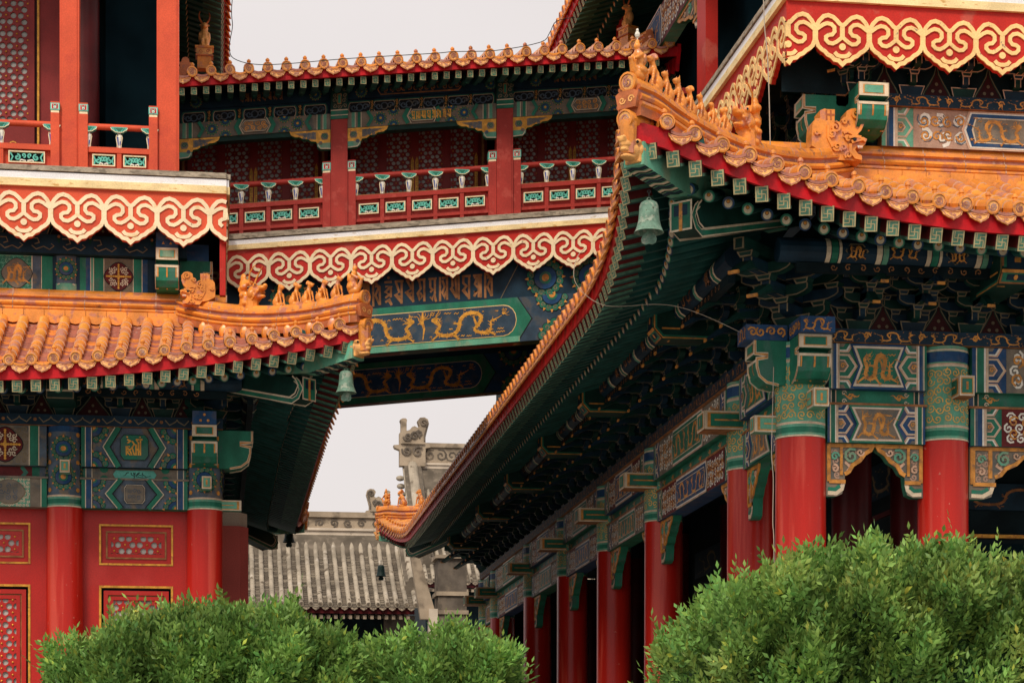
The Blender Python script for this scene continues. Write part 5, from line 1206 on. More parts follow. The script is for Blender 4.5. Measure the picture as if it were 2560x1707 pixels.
for u0, u1, pu in ((-2.217, -2.102, 0), (-1.852, -1.712, 0), (-.905, -.79, 0)):
    mb = MB(); c = (u0 + u1) / 2; mb.fbox(Fg, (c - .058, -.06, 9.96), (c + .058, .058, 10.75), "board_orange"); q = mb.build("rail_post", LH); mb = MB(); cap_block(mb, Fg, c, 0, .125, 10.75, 10.88, "board_orange"); mb.build("post_cap", q)
rail_bay(LH, Fg, -1.72, -.89, 9.985, 10.28, 10.60, 2, "board_orange"); rail_bay(LH, Fg, -3.55, -2.2, 9.985, 10.28, 10.60, 2, "board_orange")
# behind the left railing: door leaf, wall, round post
fd = lambda u, v, d: V3((u, 30.2 - d, v))
mb = MB(); mb.add([fd(-6, 9.96, -.1), fd(-1.95, 9.96, -.1), fd(-1.95, 14, -.1), fd(-6, 14, -.1)], [(0, 1, 2, 3)], "lacquer_dark"); mb.prism([(-2.56, 9.96), (-2.53, 9.96), (-2.53, 14), (-2.56, 14)], fd, -.1, .02, "gold"); mb.prism([(-2.53, 9.96), (-2.18, 9.96), (-2.18, 14), (-2.53, 14)], fd, -.1, -.02, "door_red"); mb.build("gallery_wall", LH)
lfd = door_leaf(LH, fd, -3.3, 10.0, -2.6, 13.6, (11.22, 13.05), .102, "door_red")
mb = MB(); mb.prism([(-3.1, 10.5), (-2.75, 10.5), (-2.75, 10.8), (-3.1, 10.8)], fd, -.02, .012, "rail_red"); frame_rect(mb, fd, -3.12, 10.48, -2.73, 10.82, .02, -.02, .03, "gold_paint"); q = Pat(mb, lambda u, v, d: fd(u, v, d + .02)); q.stroke([(-2.85, 10.42), (-2.74, 10.40), (-2.7, 10.3)], .02, "gold", 1); q.ring(-2.9, 10.88, .05, .015, "gold", 1); mb.build("door_panel", lfd)
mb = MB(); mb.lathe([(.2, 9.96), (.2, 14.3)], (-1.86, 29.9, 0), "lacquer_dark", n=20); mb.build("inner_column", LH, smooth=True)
mb = MB(); fo = lambda u, v, d: V3((u, 30.4 - d, v)); q = Pat(mb, fo)
for u in (-1.08, -.78):
    for sg in (-1, 1): q.spiral(u + sg * .06, 10.42, .05, .014, "white_paint", 1, 1.1, .5, sg, 8)
    q.disc(u, 10.5, .03, "white_paint", 1, 8)
mb.add([fo(-1.6, 9.96, -.02), fo(-.60, 9.96, -.02), fo(-.60, 14.3, -.02), fo(-1.6, 14.3, -.02)], [(0, 1, 2, 3)], "deep_shade"); mb.build("shade_sheet", LH)  # dark sheet added behind the white scrolls to paint the opening's shade
# upper roof of the left hall: its right eave against the sky
Eul = Eave((-.67, 28.9, 0), Y, X, 15, .87, .22, .5, 14.1, 4, 2, 1.0, 14.8, True)
eaves_under(Eul, LH, 0, 15.5, n_single=70)
mb = MB(); roof_tiles(mb, Eul, -.6, 16, fine=False); mb.hexa([(-8, 28.2, 14.2), (-.6, 28.2, 14.2), (-.6, 44, 14.2), (-8, 44, 14.2), (-8, 29.5, 14.9), (-1.6, 29.5, 14.9), (-1.6, 43, 14.9), (-8, 43, 14.9)], "glaze_deep"); mb.build("upper_roof", LH, smooth=True)
mb = MB(); mb.hexa([(-8, 28.9, 14.0), (-.67, 28.9, 14.0), (-.67, 43, 14.0), (-8, 43, 14.0), (-8, 28.9, 14.2), (-.67, 28.9, 14.2), (-.67, 43, 14.2), (-8, 43, 14.2)], "shade_timber"); mb.build("upper_soffit", LH)

# ================================================================ COVERED BRIDGE
BR = thing("covered_bridge", (3.1, 33, 8.2), "sloping covered bridge high between the two halls, with lattice doors and red railing", "covered bridge")
SL = .112
B = lambda x, n, h: V3((x, 31 - n, h + SL * x))
deck_edge(BR, lambda u, v, d: B(u, d, v), -.6, 6.9, (9.90, 9.81, 9.735, 9.66, 9.01, 1.095, .622, "board_red", "cream_pale"))
mb = MB(); mb.fbox(B, (-.6, -4.4, 9.55), (6.9, -.06, 9.87), "shade_timber"); mb.build("bridge_floor", BR)
BC = [-.69, 1.855, 4.40, 6.95]
for u in BC:
    mb = MB(); mb.fbox(B, (u - .125, -.33, 9.88), (u + .125, -.08, 11.62), "rail_red"); mb.fbox(B, (u - .1, -.08, 9.88), (u + .1, -.07, 11.5), "rail_red"); c = mb.build("bridge_post", BR)
    mb = MB(); mb.fbox(B, (u - .13, -.335, 11.56), (u + .13, -.065, 12.05), "green_dark"); p = Pat(mb, lambda a, b, d: B(u + a, -.064 + d, 11.56 + b)); p.rect(-.13, 0, .13, .14, "green", 1); p.rect(-.13, .05, .13, .062, "line", 2); p.rect(-.13, .125, .13, .14, "line", 2); p.curls(-.12, .15, .12, .48, .08, .01, "line_dim", 1); p.rect(-.03, .22, .03, .38, "gold_dull", 2); p.rect(-.02, .235, .02, .365, "green", 3); mb.build("column_head", c)
for a, b in zip(BC, BC[1:]):
    rail_bay(BR, lambda u, n, h: B(u, n - .17, h), a + .25, b - .25, 9.885, 10.365, 10.69, 5, "rail_red", 2)
    for u in (a + .19, b - .19):
        Bq = lambda uu, n, h: B(uu, n - .17, h)
        mb = MB(); mb.fbox(Bq, (u - .062, -.06, 9.88), (u + .062, .06, 10.77), "rail_red"); q = mb.build("rail_post", BR); mb = MB(); cap_block(mb, Bq, u, 0, .13, 10.77, 10.92); mb.build("post_cap", q)
    # lintel with painted panels, inscription in the middle bay
    mb = MB(); u0, u1 = a + .13, b - .13; L = u1 - u0; H = .23
    mb.fbox(B, (u0, -.36, 11.43), (u1, -.12, 11.66), "taupe"); mb.fbox(B, (u0, -.3, 11.36), (u1, -.14, 11.43), "green_dark")
    p = Pat(mb, lambda u, v, d: B(u0 + u, -.12 + d, 11.43 + v)); p.rect(0, 0, L, H, "taupe", 1); sq = [(.06, "taupe"), (.05, "green_pale"), (.01, "line"), (.03, "taupe"), (.05, "green"), (.01, "line")]; bands(p, 0, H, sq); bands(p, L, H, sq, -1)
    mid = a == BC[1]
    for sg, c in ((1, .5), (-1, L - .5)):
        p.rosette(c, H * .5, H * .42, 2); p.rosette(c + sg * .2, H, H * .4, 2, None, PI, 2 * PI); p.rosette(c + sg * .2, 0, H * .4, 2, None, 0, PI)
        for q, m_, ww in ((0, "green", .06), (.05, "line", .012)): p.stroke([(c + sg * (.42 + q), H), (c + sg * (.36 + q), H / 2), (c + sg * (.42 + q), 0)], ww, m_, 12)
        p.stroke([(c - sg * .2, H), (c - sg * .13, H / 2), (c - sg * .2, 0)], .05, "green", 11)
    g = [(.92, .5), (.99, .87), (L - .99, .87), (L - .92, .5), (L - .99, .13), (.99, .13)]
    p.fill([(x, y * H) for x, y in g], "line", 13); p.fill([(L / 2 + (x - L / 2) * .98, H * (.5 + (y - .5) * .88)) for x, y in g], "green" if mid else "taupe", 14)
    if mid: letters(p, .97, H * .24, H * .5, .079, 8, "gold", 15, .016, 0, 1)
    else: p.curls(.97, H * .2, L - .97, H * .8, .085, .014, "gold_paint", 15, r2)
    mb.build("lintel", BR)
    for u, sg in ((a + .13, 1), (b - .13, -1)):
        mb = MB(); pr = [(0, .0), (.62, 0), (.60, -.05), (.54, -.085), (.46, -.09), (.42, -.12), (.34, -.125), (.29, -.165), (.22, -.17), (.2, -.21), (.2, -.25), (.15, -.29), (.0, -.30)]
        fq = lambda x, y, d: B(u + sg * x, -.17 + d, 11.425 + y)
        mb.prism(pr, fq, -.05, .05, "gold", "green"); p = Pat(mb, lambda x, y, d: fq(x, y, .05 + d)); p.fill([(.22, -.03), (.55, -.03), (.45, -.065), (.35, -.1), (.26, -.14), (.22, -.14)], "taupe", 1); p.curls(.23, -.12, .42, -.03, .06, .012, "blue_faded", 2, r2); p.fill([(.05, -.05), (.13, -.05), (.15, -.1), (.13, -.15), (.05, -.15), (.03, -.1)], "taupe", 1); p.spiral(.09, -.1, .04, .014, "green", 2)
        p.fill([(0, -.2), (.2, -.2), (.2, -.25), (.15, -.29), (0, -.3)], "green_pale", 1); p.stroke([(0, -.29), (.15, -.28), (.19, -.22)], .014, "line", 2); p.disc(.15, -.2, .03, "blue_faded", 3, 6)
        mb.build("carved_bracket", BR)
    # row of transom panels; a black field paints the shade of their piercings
    mb = MB(); mb.fbox(B, (u0, -.36, 11.66), (u1, -.26, 11.90), "blue_dark"); mb.build("transom_board", BR); n = 5 if a < 0 else 6
    for k in range(n):
        c = u0 + L * (k + .5) / n; mb = MB(); fq = lambda x, y, d: B(c + x, -.26 + d, 11.775 + y); p = Pat(mb, fq)
        rr = lambda w, h: [(-w, 0), (-w * .97, h * .6), (-w * .86, h), (w * .86, h), (w * .97, h * .6), (w, 0), (w * .97, -h * .6), (w * .86, -h), (-w * .86, -h), (-w * .97, -h * .6)]
        p.fill(rr(.19, .098), "green", 1); p.fill(rr(.17, .082), "pink_line", 2); p.fill(rr(.16, .073), "black_line", 3)
        for sg in (-1, 1):
            p.spiral(sg * .085, .0, .055, .018, "blue_faded", 4, 1.2, 0, sg, 9); p.spiral(sg * .125, .01, .03, .012, "blue_faded", 4, 1.0, 2, -sg, 7)
        p.ring(0, 0, .05, .018, "blue_faded", 4); mb.build("transom_panel", BR)
        if k:
            mb = MB(); fq = lambda x, y, d: B(u0 + L * k / n + x, -.245 + d, 11.775 + y); mb.prism([(-.03, -.1), (.03, -.1), (.03, .1), (-.03, .1)], fq, -.02, 0, "green_dark"); p = Pat(mb, fq)
            for q in range(4): p.spiral(0, -.075 + q * .05, .024, .010, "gold_paint", 1, 1.1, q, 1 if q % 2 else -1, 7)
            mb.build("transom_stud", BR)
    # doors
    Bd = lambda u, v, d: B(u, -1.35 + d, v); w = (b - a - .5) / 4
    mb = MB(); mb.fbox(B, (a - .1, -1.5, 9.88), (b + .1, -1.42, 12.2), "door_red"); mb.fbox(B, (a + .16, -1.42, 9.88), (a + .20, -1.3, 12), "gold_dull"); mb.fbox(B, (b - .20, -1.42, 9.88), (b - .16, -1.3, 12), "gold_dull"); mb.fbox(B, (a + .2, -1.42, 9.98), (b - .2, -1.31, 10.0), "gold_paint"); mb.build("door_frame", BR)
    for k in range(4): door_leaf(BR, Bd, a + .25 + w * k, 10.02, a + .25 + w * (k + 1), 11.95, (10.16, 11.75), .074, "door_red", (-1, 1, -1, 1)[k])
mb = MB(); mb.fbox(B, (-.6, -.42, 11.90), (6.95, -.22, 12.22), "blue_dark"); p = Pat(mb, lambda u, v, d: B(u, -.22 + d, 11.90 + v))
for (u, n, m_, f) in ((.35, 8, "gold_dull", 0), (5.2, 8, "gold_dull", 4)): letters(p, u, .06, .12, .085, n, m_, 1, .014, 0, f)
p.stroke([(2.45, .12), (2.5, .18), (3.7, .18), (3.76, .12), (3.7, .04), (2.5, .04)], .016, "gold_dull", 1, True); p.curls(2.52, .06, 3.7, .16, .09, .014, "gold_dull", 1, r2)
for u in (-.3, 1.5, 2.2, 4.2, 4.9, 6.6): p.rosette(u, .1, .09, 1)
mb.build("eave_beam", BR)
Eb = Eave((0, 31.2, 0), X, -Y, 7.0, .95, 0, 0, 12.13, .1, 1, 2.1, 12.95, False, SL); Eb.e0 = .95
Eb.lim = lambda a: -2.1
def eb_under(n_fl):
    E = Eb; F = E.F; mb = MB(); sb = MB()
    for i in range(38):
        a, b = -.62 + 7.6 * i / 38, -.62 + 7.6 * (i + 1) / 38; q = [[F(s, .9, E.z(s) - .05), F(s, .9, E.z(s) - .19), F(s, .86, E.z(s) - .19), F(s, .86, E.z(s) - .05)] for s in (a, b)]
        for j in range(4): mb.add([q[0][j], q[0][(j + 1) % 4], q[1][(j + 1) % 4], q[1][j]], [(0, 1, 2, 3)], "fascia_red")
        for w0, z0, w1, z1, m in ((.86, -.19, .3, -.06, "soffit_red"), (.35, -.09, -.2, .05, "soffit")): sb.add([F(a, w0, E.z(a) + z0), F(b, w0, E.z(b) + z0), F(b, w1, E.z(b) + z1), F(a, w1, E.z(a) + z1)], [(0, 1, 2, 3)], m)
    mb.build("fascia", BR); sb.build("soffit", BR)
    uf = flying_rafter_unit(False).build("flying_rafter"); ur = [round_rafter_unit(c).build("rafter") for c in ("green", "blue")]; f = [1, 1, 1]; k = 0; s = -.5
    while s < 6.75:
        for i, (src, w, dz, dr) in enumerate(((uf, .85, -.25, .16), (ur[k % 2], .42, -.20, .22))):
            M = fmat(F(s, w, E.z(s) + dz), X, (-Y - Z * dr).normalized()) @ Matrix.Diagonal((.68, .55, .68, 1)); fi = 0 if i == 0 else 1 + k % 2
            if f[fi]: attach(src, BR, M); f[fi] = 0
            else: inst(src, BR, M)
        s += .178; k += 1
eb_under(0)
mb = MB(); roof_tiles(mb, Eb, -.62, 6.9, step=.275); mb.build("roof", BR, smooth=True, angle=35)
Eb2 = Eave((0, 35.2, 0), X, Y, 7, .95, 0, 0, 12.13, .1, 1, 2.1, 12.95, False, SL); Eb2.lim = lambda a: -2.1
mb = MB(); roof_tiles(mb, Eb2, -.62, 6.9, step=.275, fine=False)
for i in range(3): mb.add([Eb2.F(-.6, .9 - i, Eb2.h(0, .9 - i) - .07 - .6 * SL), Eb2.F(6.9, .9 - i, Eb2.h(0, .9 - i) - .07 + 6.9 * SL), Eb2.F(6.9, -.1 - i, Eb2.h(0, -.1 - i) - .07 + 6.9 * SL), Eb2.F(-.6, -.1 - i, Eb2.h(0, -.1 - i) - .07 - .6 * SL)], [(0, 1, 2, 3)], "glaze_deep")
mb.build("roof", BR, smooth=True)
for s in (-.45, 6.6): mb = MB(); sweep(mb, [Eb.F(s, .45 - .3 * i, Eb.h(s, .45 - .3 * i) + .02) for i in range(9)], [(x * .8, z * .8) for x, z in RIDGE], RM, lambda i: X); mb.build("roof_end_ridge", BR, smooth=True)
mb = MB()
for i in range(7):
    q = .95 - i * .3; mb.prism([(q, -.12), (q - .15, -.42), (q - .3, -.34), (q - .3, .0), (q, -.02)], lambda a, b, d: Eb.F(6.93 + d, a, Eb.h(6.9, a) + b), 0, .05, "fascia_red")
mb.build("barge_board", BR)
# great beams under the floor: front one with inscription and dragons, back one in shade
mb = MB(); mb.fbox(B, (-.5, -.45, 8.62), (6.9, -.22, 9.58), "blue_dark"); p = Pat(mb, lambda u, v, d: B(u, -.22 + d, 8.62 + v)); letters(p, 2.02, .1, .34, .173, 13, "gold_dull", 1, .034, 0, 0)
p.stroke([(4.35, .05), (4.62, .55), (4.4, .95)], .012, "line_dim", 1)
for u, v, r in ((5.05, .32, .3), (5.75, .3, .3), (1.1, .3, .3)): p.rosette(u, v, r, 1)
mb.build("inscription_beam", BR)
def dragon_beam(n, gold, blue, green, seed, line):
    mb = MB(); rr = random.Random(seed)
    mb.fbox(B, (-.4, n - .3, 7.96), (6.9, n, 8.64), green); p = Pat(mb, lambda u, v, d: B(u, n + d, 7.96 + v)); c = 3.13
    p.rect(-.4, 0, 6.9, .68, blue, 1)
    oct_ = lambda a, y0, y1, k: [(c - a, (y0 + y1) / 2), (c - a + k, y1), (c + a - k, y1), (c + a, (y0 + y1) / 2), (c + a - k, y0), (c - a + k, y0)]
    p.fill(oct_(1.70, 0, .68, .22), "black_line", 2); p.fill(oct_(1.68, 0, .68, .22), green, 3)
    rnd_ = lambda a, y0, y1, k: [(c - a, .34)] + [(c - a + k * (1 - math.cos(t)), .34 + (y1 - .34) * math.sin(t)) for q, t in [(q, PI / 2 * q / 4) for q in range(1, 5)]]
    top = rnd_(1.45, .1, .58, .2); half = top + [(2 * c - x, y) for x, y in top[::-1]]; full = half + [(x, .68 - y) for x, y in half[::-1][1:-1]]
    p.fill(full, line, 4); p.fill([(c + (x - c) * .993, .34 + (y - .34) * .955) for x, y in full], "panel_blue" if gold == "gold" else "blue", 5)
    p.dragon(c + .06, .14, c + 1.3, .55, gold, 6, False, rr, 1.6); p.dragon(c - 1.3, .14, c - .06, .55, gold, 6, True, rr, 1.6)
    p.stroke([(c, .14), (c + .02, .3), (c - .015, .42), (c, .56)], [.01, .03, .05, .02], gold, 6)
    for q in range(6): p.flame(c, .4, PI / 2 + (q - 2.5) * .35, .17, .015, gold, 6)
    for sg in (-1, 1):
        p.rosette(c + sg * 2.1, .0, .33, 4, None, 0, PI); p.rosette(c + sg * 2.0, .68, .26, 4, None, PI, 2 * PI); p.rosette(c + sg * 2.75, .34, .3, 4)
    if gold == "gold": p.rect(c - 1.5, .0, c + 1.5, .085, "green_pale", 4)
    # painted underside
    u_ = Pat(mb, lambda u, v, d: B(u, n - .3 + v, 7.96 - d)); u_.rect(-.4, 0, 6.9, .3, "green_dark", 1); u_.fill([(c - 1.4, .15), (c - 1.3, .25), (c - .3, .25), (c - .2, .15), (c - .3, .05), (c - 1.3, .05)], "line_dim", 2); u_.fill([(c + .35, .15), (c + .45, .25), (c + 1.45, .25), (c + 1.55, .15), (c + 1.45, .05), (c + .45, .05)], "line_dim", 2)
    for s0 in (c - 1.33, c + .42): u_.rect(s0, .07, s0 + 1.0, .23, "maroon", 3)
    mb.build("dragon_beam", BR)
dragon_beam(-.08, "gold", "panel_blue", "green", 4, "cream"); dragon_beam(-4.2, "gold_paint", "blue", "green", 4, "line")
mb = MB(); mb.fbox(B, (-.5, -4.5, 8.62), (6.9, -4.2, 9.6), "blue_dark"); mb.build("inscription_beam", BR)

# ================================================================ GREY-TILED HALLS FAR BEHIND
GREY = {"glaze": "grey_tile", "glaze_pale": "grey_stone", "glaze_deep": "grey_pan", "glaze_bare": "brick", "mortar": "grey_tile", "glaze_gold": "grey_tile", "glaze_worn": "grey_tile"}
def greyify(o):
    for i, m in enumerate(o.data.materials):
        if m.name in GREY: o.data.materials[i] = MATS[GREY[m.name]]
    return o
FINIAL = [(.0, 0), (.0, .32), (-.10, .36), (-.12, .41), (0, .42), (.0, .66), (.03, .67), (.03, .86), (.01, .92), (.06, .95), (.12, .95), (.15, .92), (.14, .86), (.14, .70), (.20, .72), (.25, .78), (.30, .80), (.36, .77), (.40, .80), (.38, .85), (.36, .91), (.41, .97), (.50, .98), (.57, .94), (.59, .85), (.55, .70), (.52, .58), (.52, .47), (.60, .45), (.62, .38), (.52, .36), (.52, 0)]
def roof_dragon(name, o, U, N, s, label, group, mats=("grey_stone", "brick"), t=.22):
    mb = MB(); o = V3(o); fn = lambda u, v, d: o + U * (u - .26) * s + Z * v * s + N * d * s
    mb.prism(FINIAL, fn, -t / 2, t / 2, mats[0]); p = Pat(mb, lambda u, v, d: fn(u, v, t / 2 + d), .004)
    p.spiral(.48, .86, .09, .03, mats[1], 0, 1.5, -1, 1, 14, .03); p.stroke([(.5, .5), (.5, .62), (.54, .74), (.55, .82)], .03, mats[1], 0, False, .025)
    for q in ((.30, .6, .10), (.16, .58, .09), (.40, .66, .06), (.14, .30, .10), (.36, .28, .11)): p.spiral(q[0], q[1], q[2], .035, mats[1], 0, 1.4, q[0] * 20, 1, 12, .03)
    p.stroke([(.02, .45), (.5, .45)], .03, mats[0], 0, False, .04); p.disc(.42, .38, .03, mats[1], h=.05)
    return tag(mb.build(name), label, "roof ornament", group)
def grey_hall(o, L, y_e, e0, inset, zc, ztop, label, x0, gable, ridge_h):
    T = thing("grey_hall", (o, y_e + 2, 0), label, "temple hall", "grey-tiled halls in the distance")
    E = Eave((o, y_e + e0, 0), X, -Y, L, e0, 0, 0, zc, .1, 1, inset, ztop, False); E.lim = lambda a: -inset
    E.h = lambda a, w: zc + (ztop - zc) * ((lambda t: .78 * t + .22 * t * t)((e0 - w) / (e0 + inset)))
    mb = MB(); roof_tiles(mb, E, 0., L, step=.29, tl=.3, pstep=.14); rf = greyify(mb.build("roof", T, smooth=True, angle=35))
    yr = y_e + e0 + inset; mb = MB()
    for z0, z1, dy in ((0, .14, .2), (.14, .22, .26), (.22, ridge_h - .18, .16), (ridge_h - .18, ridge_h - .1, .24), (ridge_h - .1, ridge_h, .2)):
        mb.hexa([(o - .1, yr - dy, ztop + z0), (o + L, yr - dy, ztop + z0), (o + L, yr + dy, ztop + z0), (o - .1, yr + dy, ztop + z0), (o - .1, yr - dy, ztop + z1), (o + L, yr - dy, ztop + z1), (o + L, yr + dy, ztop + z1), (o - .1, yr + dy, ztop + z1)], "plaster" if z0 == .14 or z1 == .14 else "grey_stone")
    p = Pat(mb, plane((o, yr - .16, ztop + .22), X, -Y)); hh = ridge_h - .4
    for k in range(int(L / .45)): p.spiral(.3 + k * .45, hh * .5, hh * .42, .05, "brick", 1, 1.4, k, 1 if k % 2 else -1, 10, .02)
    mb.build("ridge", rf)
    # gable ridge and wall
    mb = MB(); g = o + (L if gable > 0 else 0); PP = [V3((g, y_e + .9 + (e0 + inset - .9) * i / 8, E.h(0, e0 - .9 - (e0 + inset - .9) * i / 8) + .0)) for i in range(9)]
    sweep(mb, PP, [(x * (1.5 if gable > 0 else 2.6), z * (1.4 if gable > 0 else 2.)) for x, z in RIDGE], RM, lambda i: X); greyify(mb.build("gable_ridge", rf, smooth=True))
    mb = MB()
    for i in range(16):
        t = i / 16; w = e0 - (e0 + inset) * t; c = V3((g + (.26 if gable > 0 else .5) * gable, y_e + (e0 + inset) * t + .1, E.h(0, w) - .06)); mb.ball(c, (.18, .13, .12), "grey_tile", 8)
    mb.build("verge_tiles", rf)
    mb = MB(); mb.hexa([(o + .1, y_e + e0 + .3, 0), (o + L - .1, y_e + e0 + .3, 0), (o + L - .1, yr + 3, 0), (o + .1, yr + 3, 0), (o + .1, y_e + e0 + .3, zc + .1), (o + L - .1, y_e + e0 + .3, zc + .1), (o + L - .1, yr + 3, zc + .1), (o + .1, yr + 3, zc + .1)], "shade_timber")
    mb.hexa([(o + .1, y_e + e0 + .4, zc), (o + L - .1, y_e + e0 + .4, zc), (o + L - .1, yr + 3, zc), (o + .1, yr + 3, zc), (o + .1, yr - .2, ztop), (o + L - .1, yr - .2, ztop), (o + L - .1, yr + .2, ztop), (o + .1, yr + .2, ztop)], "grey_pan"); mb.build("wall", T)
    mb = MB(); mb.hexa([(o, y_e + .1, zc - .26), (o + L, y_e + .1, zc - .26), (o + L, y_e + .2, zc - .26), (o, y_e + .2, zc - .26), (o, y_e + .1, zc - .08), (o + L, y_e + .1, zc - .08), (o + L, y_e + .2, zc - .08), (o, y_e + .2, zc - .08)], "lacquer_dark"); mb.build("fascia", T)
    mb = MB()
    for k in range(int(L / .22)): mb.hexa([(o + k * .22, y_e + .16, zc - .42), (o + k * .22 + .1, y_e + .16, zc - .42), (o + k * .22 + .1, y_e + 1.2, zc - .3), (o + k * .22, y_e + 1.2, zc - .3), (o + k * .22, y_e + .16, zc - .3), (o + k * .22 + .1, y_e + .16, zc - .3), (o + k * .22 + .1, y_e + 1.2, zc - .18), (o + k * .22, y_e + 1.2, zc - .18)], "grey_stone")
    tag(mb.build("rafter", T), kind="stuff")
    return T, E, rf
GA, EA, ra = grey_hall(-1.5, 7.5, 62, 1., 3., 7.18, 9.75, "grey-tiled hall in the gap between the painted halls, with a plain stone ridge", 0, 1, .75)
mb = MB(); mb.hexa([(5.15, 63.0, 0), (6.1, 63.0, 0), (6.1, 63.6, 0), (5.15, 63.6, 0), (5.15, 63.0, 6.95), (6.1, 63.0, 6.95), (6.1, 63.6, 6.95), (5.15, 63.6, 6.95)], "brick")
for z in (5.6, 6.1): mb.hexa([(5.1, 62.9, z), (6.15, 62.9, z), (6.15, 63.7, z), (5.1, 63.7, z), (5.1, 62.9, z + .12), (6.15, 62.9, z + .12), (6.15, 63.7, z + .12), (5.1, 63.7, z + .12)], "grey_stone")
mb.build("end_pier", GA)
roof_dragon("ridge_dragon", (5.25, 66, 9.95), -X, -Y, 1.35, "grey stone ridge dragon on the lower grey roof, left of the taller one", "grey ridge-end dragons")
GB, EB_, rb = grey_hall(8.0, 14, 78, 1., 5., 9.6, 14.8, "taller grey-tiled hall further back, its gable ridge rising behind the orange eave", 0, -1, 1.05)
roof_dragon("ridge_dragon", (8.0, 83.8, 14.85), X, -Y, 2.05, "tall grey stone ridge dragon standing against the sky on the highest grey ridge", "grey ridge-end dragons")
mb = MB()
def blk(m, x0, x1, y0, y1, z0, z1): mb.hexa([(x0, y0, z0), (x1, y0, z0), (x1, y1, z0), (x0, y1, z0), (x0, y0, z1), (x1, y0, z1), (x1, y1, z1), (x0, y1, z1)], m)
blk("brick", 6.5, 7.35, 60, 61, 0, 8.4); blk("grey_stone", 6.42, 7.42, 59.9, 61.1, 8.4, 8.5); blk("grey_stone", 6.44, 7.4, 59.94, 61.06, 7.3, 7.42); blk("grey_stone", 6.44, 7.4, 59.94, 61.06, 6.75, 6.87)
GP = tag(mb.build("brick_pier"), "grey brick pier with stone ledges at the far end of the long colonnade", "pier")
mb = MB(); mb.prism([(6.22, 59.9), (6.48, 59.9), (6.48, 60.3), (6.22, 60.3)], lambda u, v, d: V3((u, v, d)), 0, 6.9, "plaster"); mb.prism([(0, 0), (.5, 0), (-.05, 1.9), (-.3, 1.9)], lambda u, v, d: V3((5.98 + u, 60 + d, 6.6 + v)), 0, .3, "grey_stone"); mb.build("verge", GP)
# red garden wall between the left hall and the gap
mb = MB(); mb.prism([(-.4, 31), (.36, 31), (.485, 31.2), (.485, 34), (-.4, 34)], lambda u, v, d: V3((u, v, d)), 0, 5.55, "wall_pink"); mb.prism([(-.4, 31.0), (.36, 31.0), (.485, 31.2), (.485, 34), (-.4, 34)], lambda u, v, d: V3((.0425 + (u - .0425) * .96, 31.1 + (v - 31) * .99, 5.55 + d)), 0, .22, "plaster")
tag(mb.build("red_wall"), "plain dusty-red wall with a bevelled corner beside the left hall's last column", "wall")

# ================================================================ ROOF FIGURES
def ball_chain(mb, a, b, r0, r1, m, n=4):
    a = V3(a); b = V3(b)
    for i in range(n + 1): mb.ball(a + (b - a) * i / n, r0 + (r1 - r0) * i / n, m, 8)
def beast(M, h, var, label, group, col="glaze"):
    """small sitting roof beast, facing local +y"""
    mb = MB(); f = lambda x, y, z: M @ V3((x * h, y * h, z * h)); Rm = M.to_3x3()
    def bl(c, r): mb.ball(f(*c), tuple(q * h for q in r), col, 10, Rm)
    mb.tube([f(0, -.22, .0), f(0, .2, .0)], .16 * h, col, 8)
    for s in (-1, 1):
        bl((s * .10, -.13, .2), (.09, .17, .19)); ball_chain(mb, f(s * .10, .13, .50), f(s * .10, .25, .04), .06 * h, .038 * h, col, 6); bl((s * .10, .29, .03), (.048, .075, .035)); bl((s * .12, .02, .04), (.05, .12, .04))
    bl((0, -.10, .36), (.12, .12, .25)); bl((0, .04, .54), (.125, .11, .16)); ball_chain(mb, f(0, .03, .6), f(0, .09, .76), .10 * h, .09 * h, col, 3)
    bl((0, .11, .82), (.105, .13, .11)); bl((0, .24, .79), (.065, .09, .05)); bl((0, .22, .73), (.055, .07, .03)); bl((0, .31, .815), (.04, .035, .03))
    for s in (-1, 1): bl((s * .055, .19, .87), (.03, .03, .03))
    if var in (0, 3):      # mane of a lion
        for k in range(7):
            a = -1.5 + k * .5; bl((.12 * math.sin(a), .02, .83 + .12 * math.cos(a)), (.045, .05, .05))
    if var in (1, 2):      # horse ears and crest
        for s in (-1, 1): ball_chain(mb, f(s * .05, .06, .9), f(s * .06, .04, 1.02), .035 * h, .014 * h, col, 3)
        for k in range(4): bl((0, -.03 - k * .02, .9 - k * .1), (.025, .05, .05))
    if var == 4: ball_chain(mb, f(0, .08, .9), f(0, .02, 1.06), .05 * h, .015 * h, col, 4)
    if var == 5:
        for s in (-1, 1): ball_chain(mb, f(s * .1, -.05, .45), f(s * .17, -.2, .72), .05 * h, .02 * h, col, 3)
    ball_chain(mb, f(0, -.24, .12), f(0, -.30, .45), .05 * h, .03 * h, col, 4)
    return tag(mb.build("roof_beast", remesh=.0085), label, "roof figure", group)
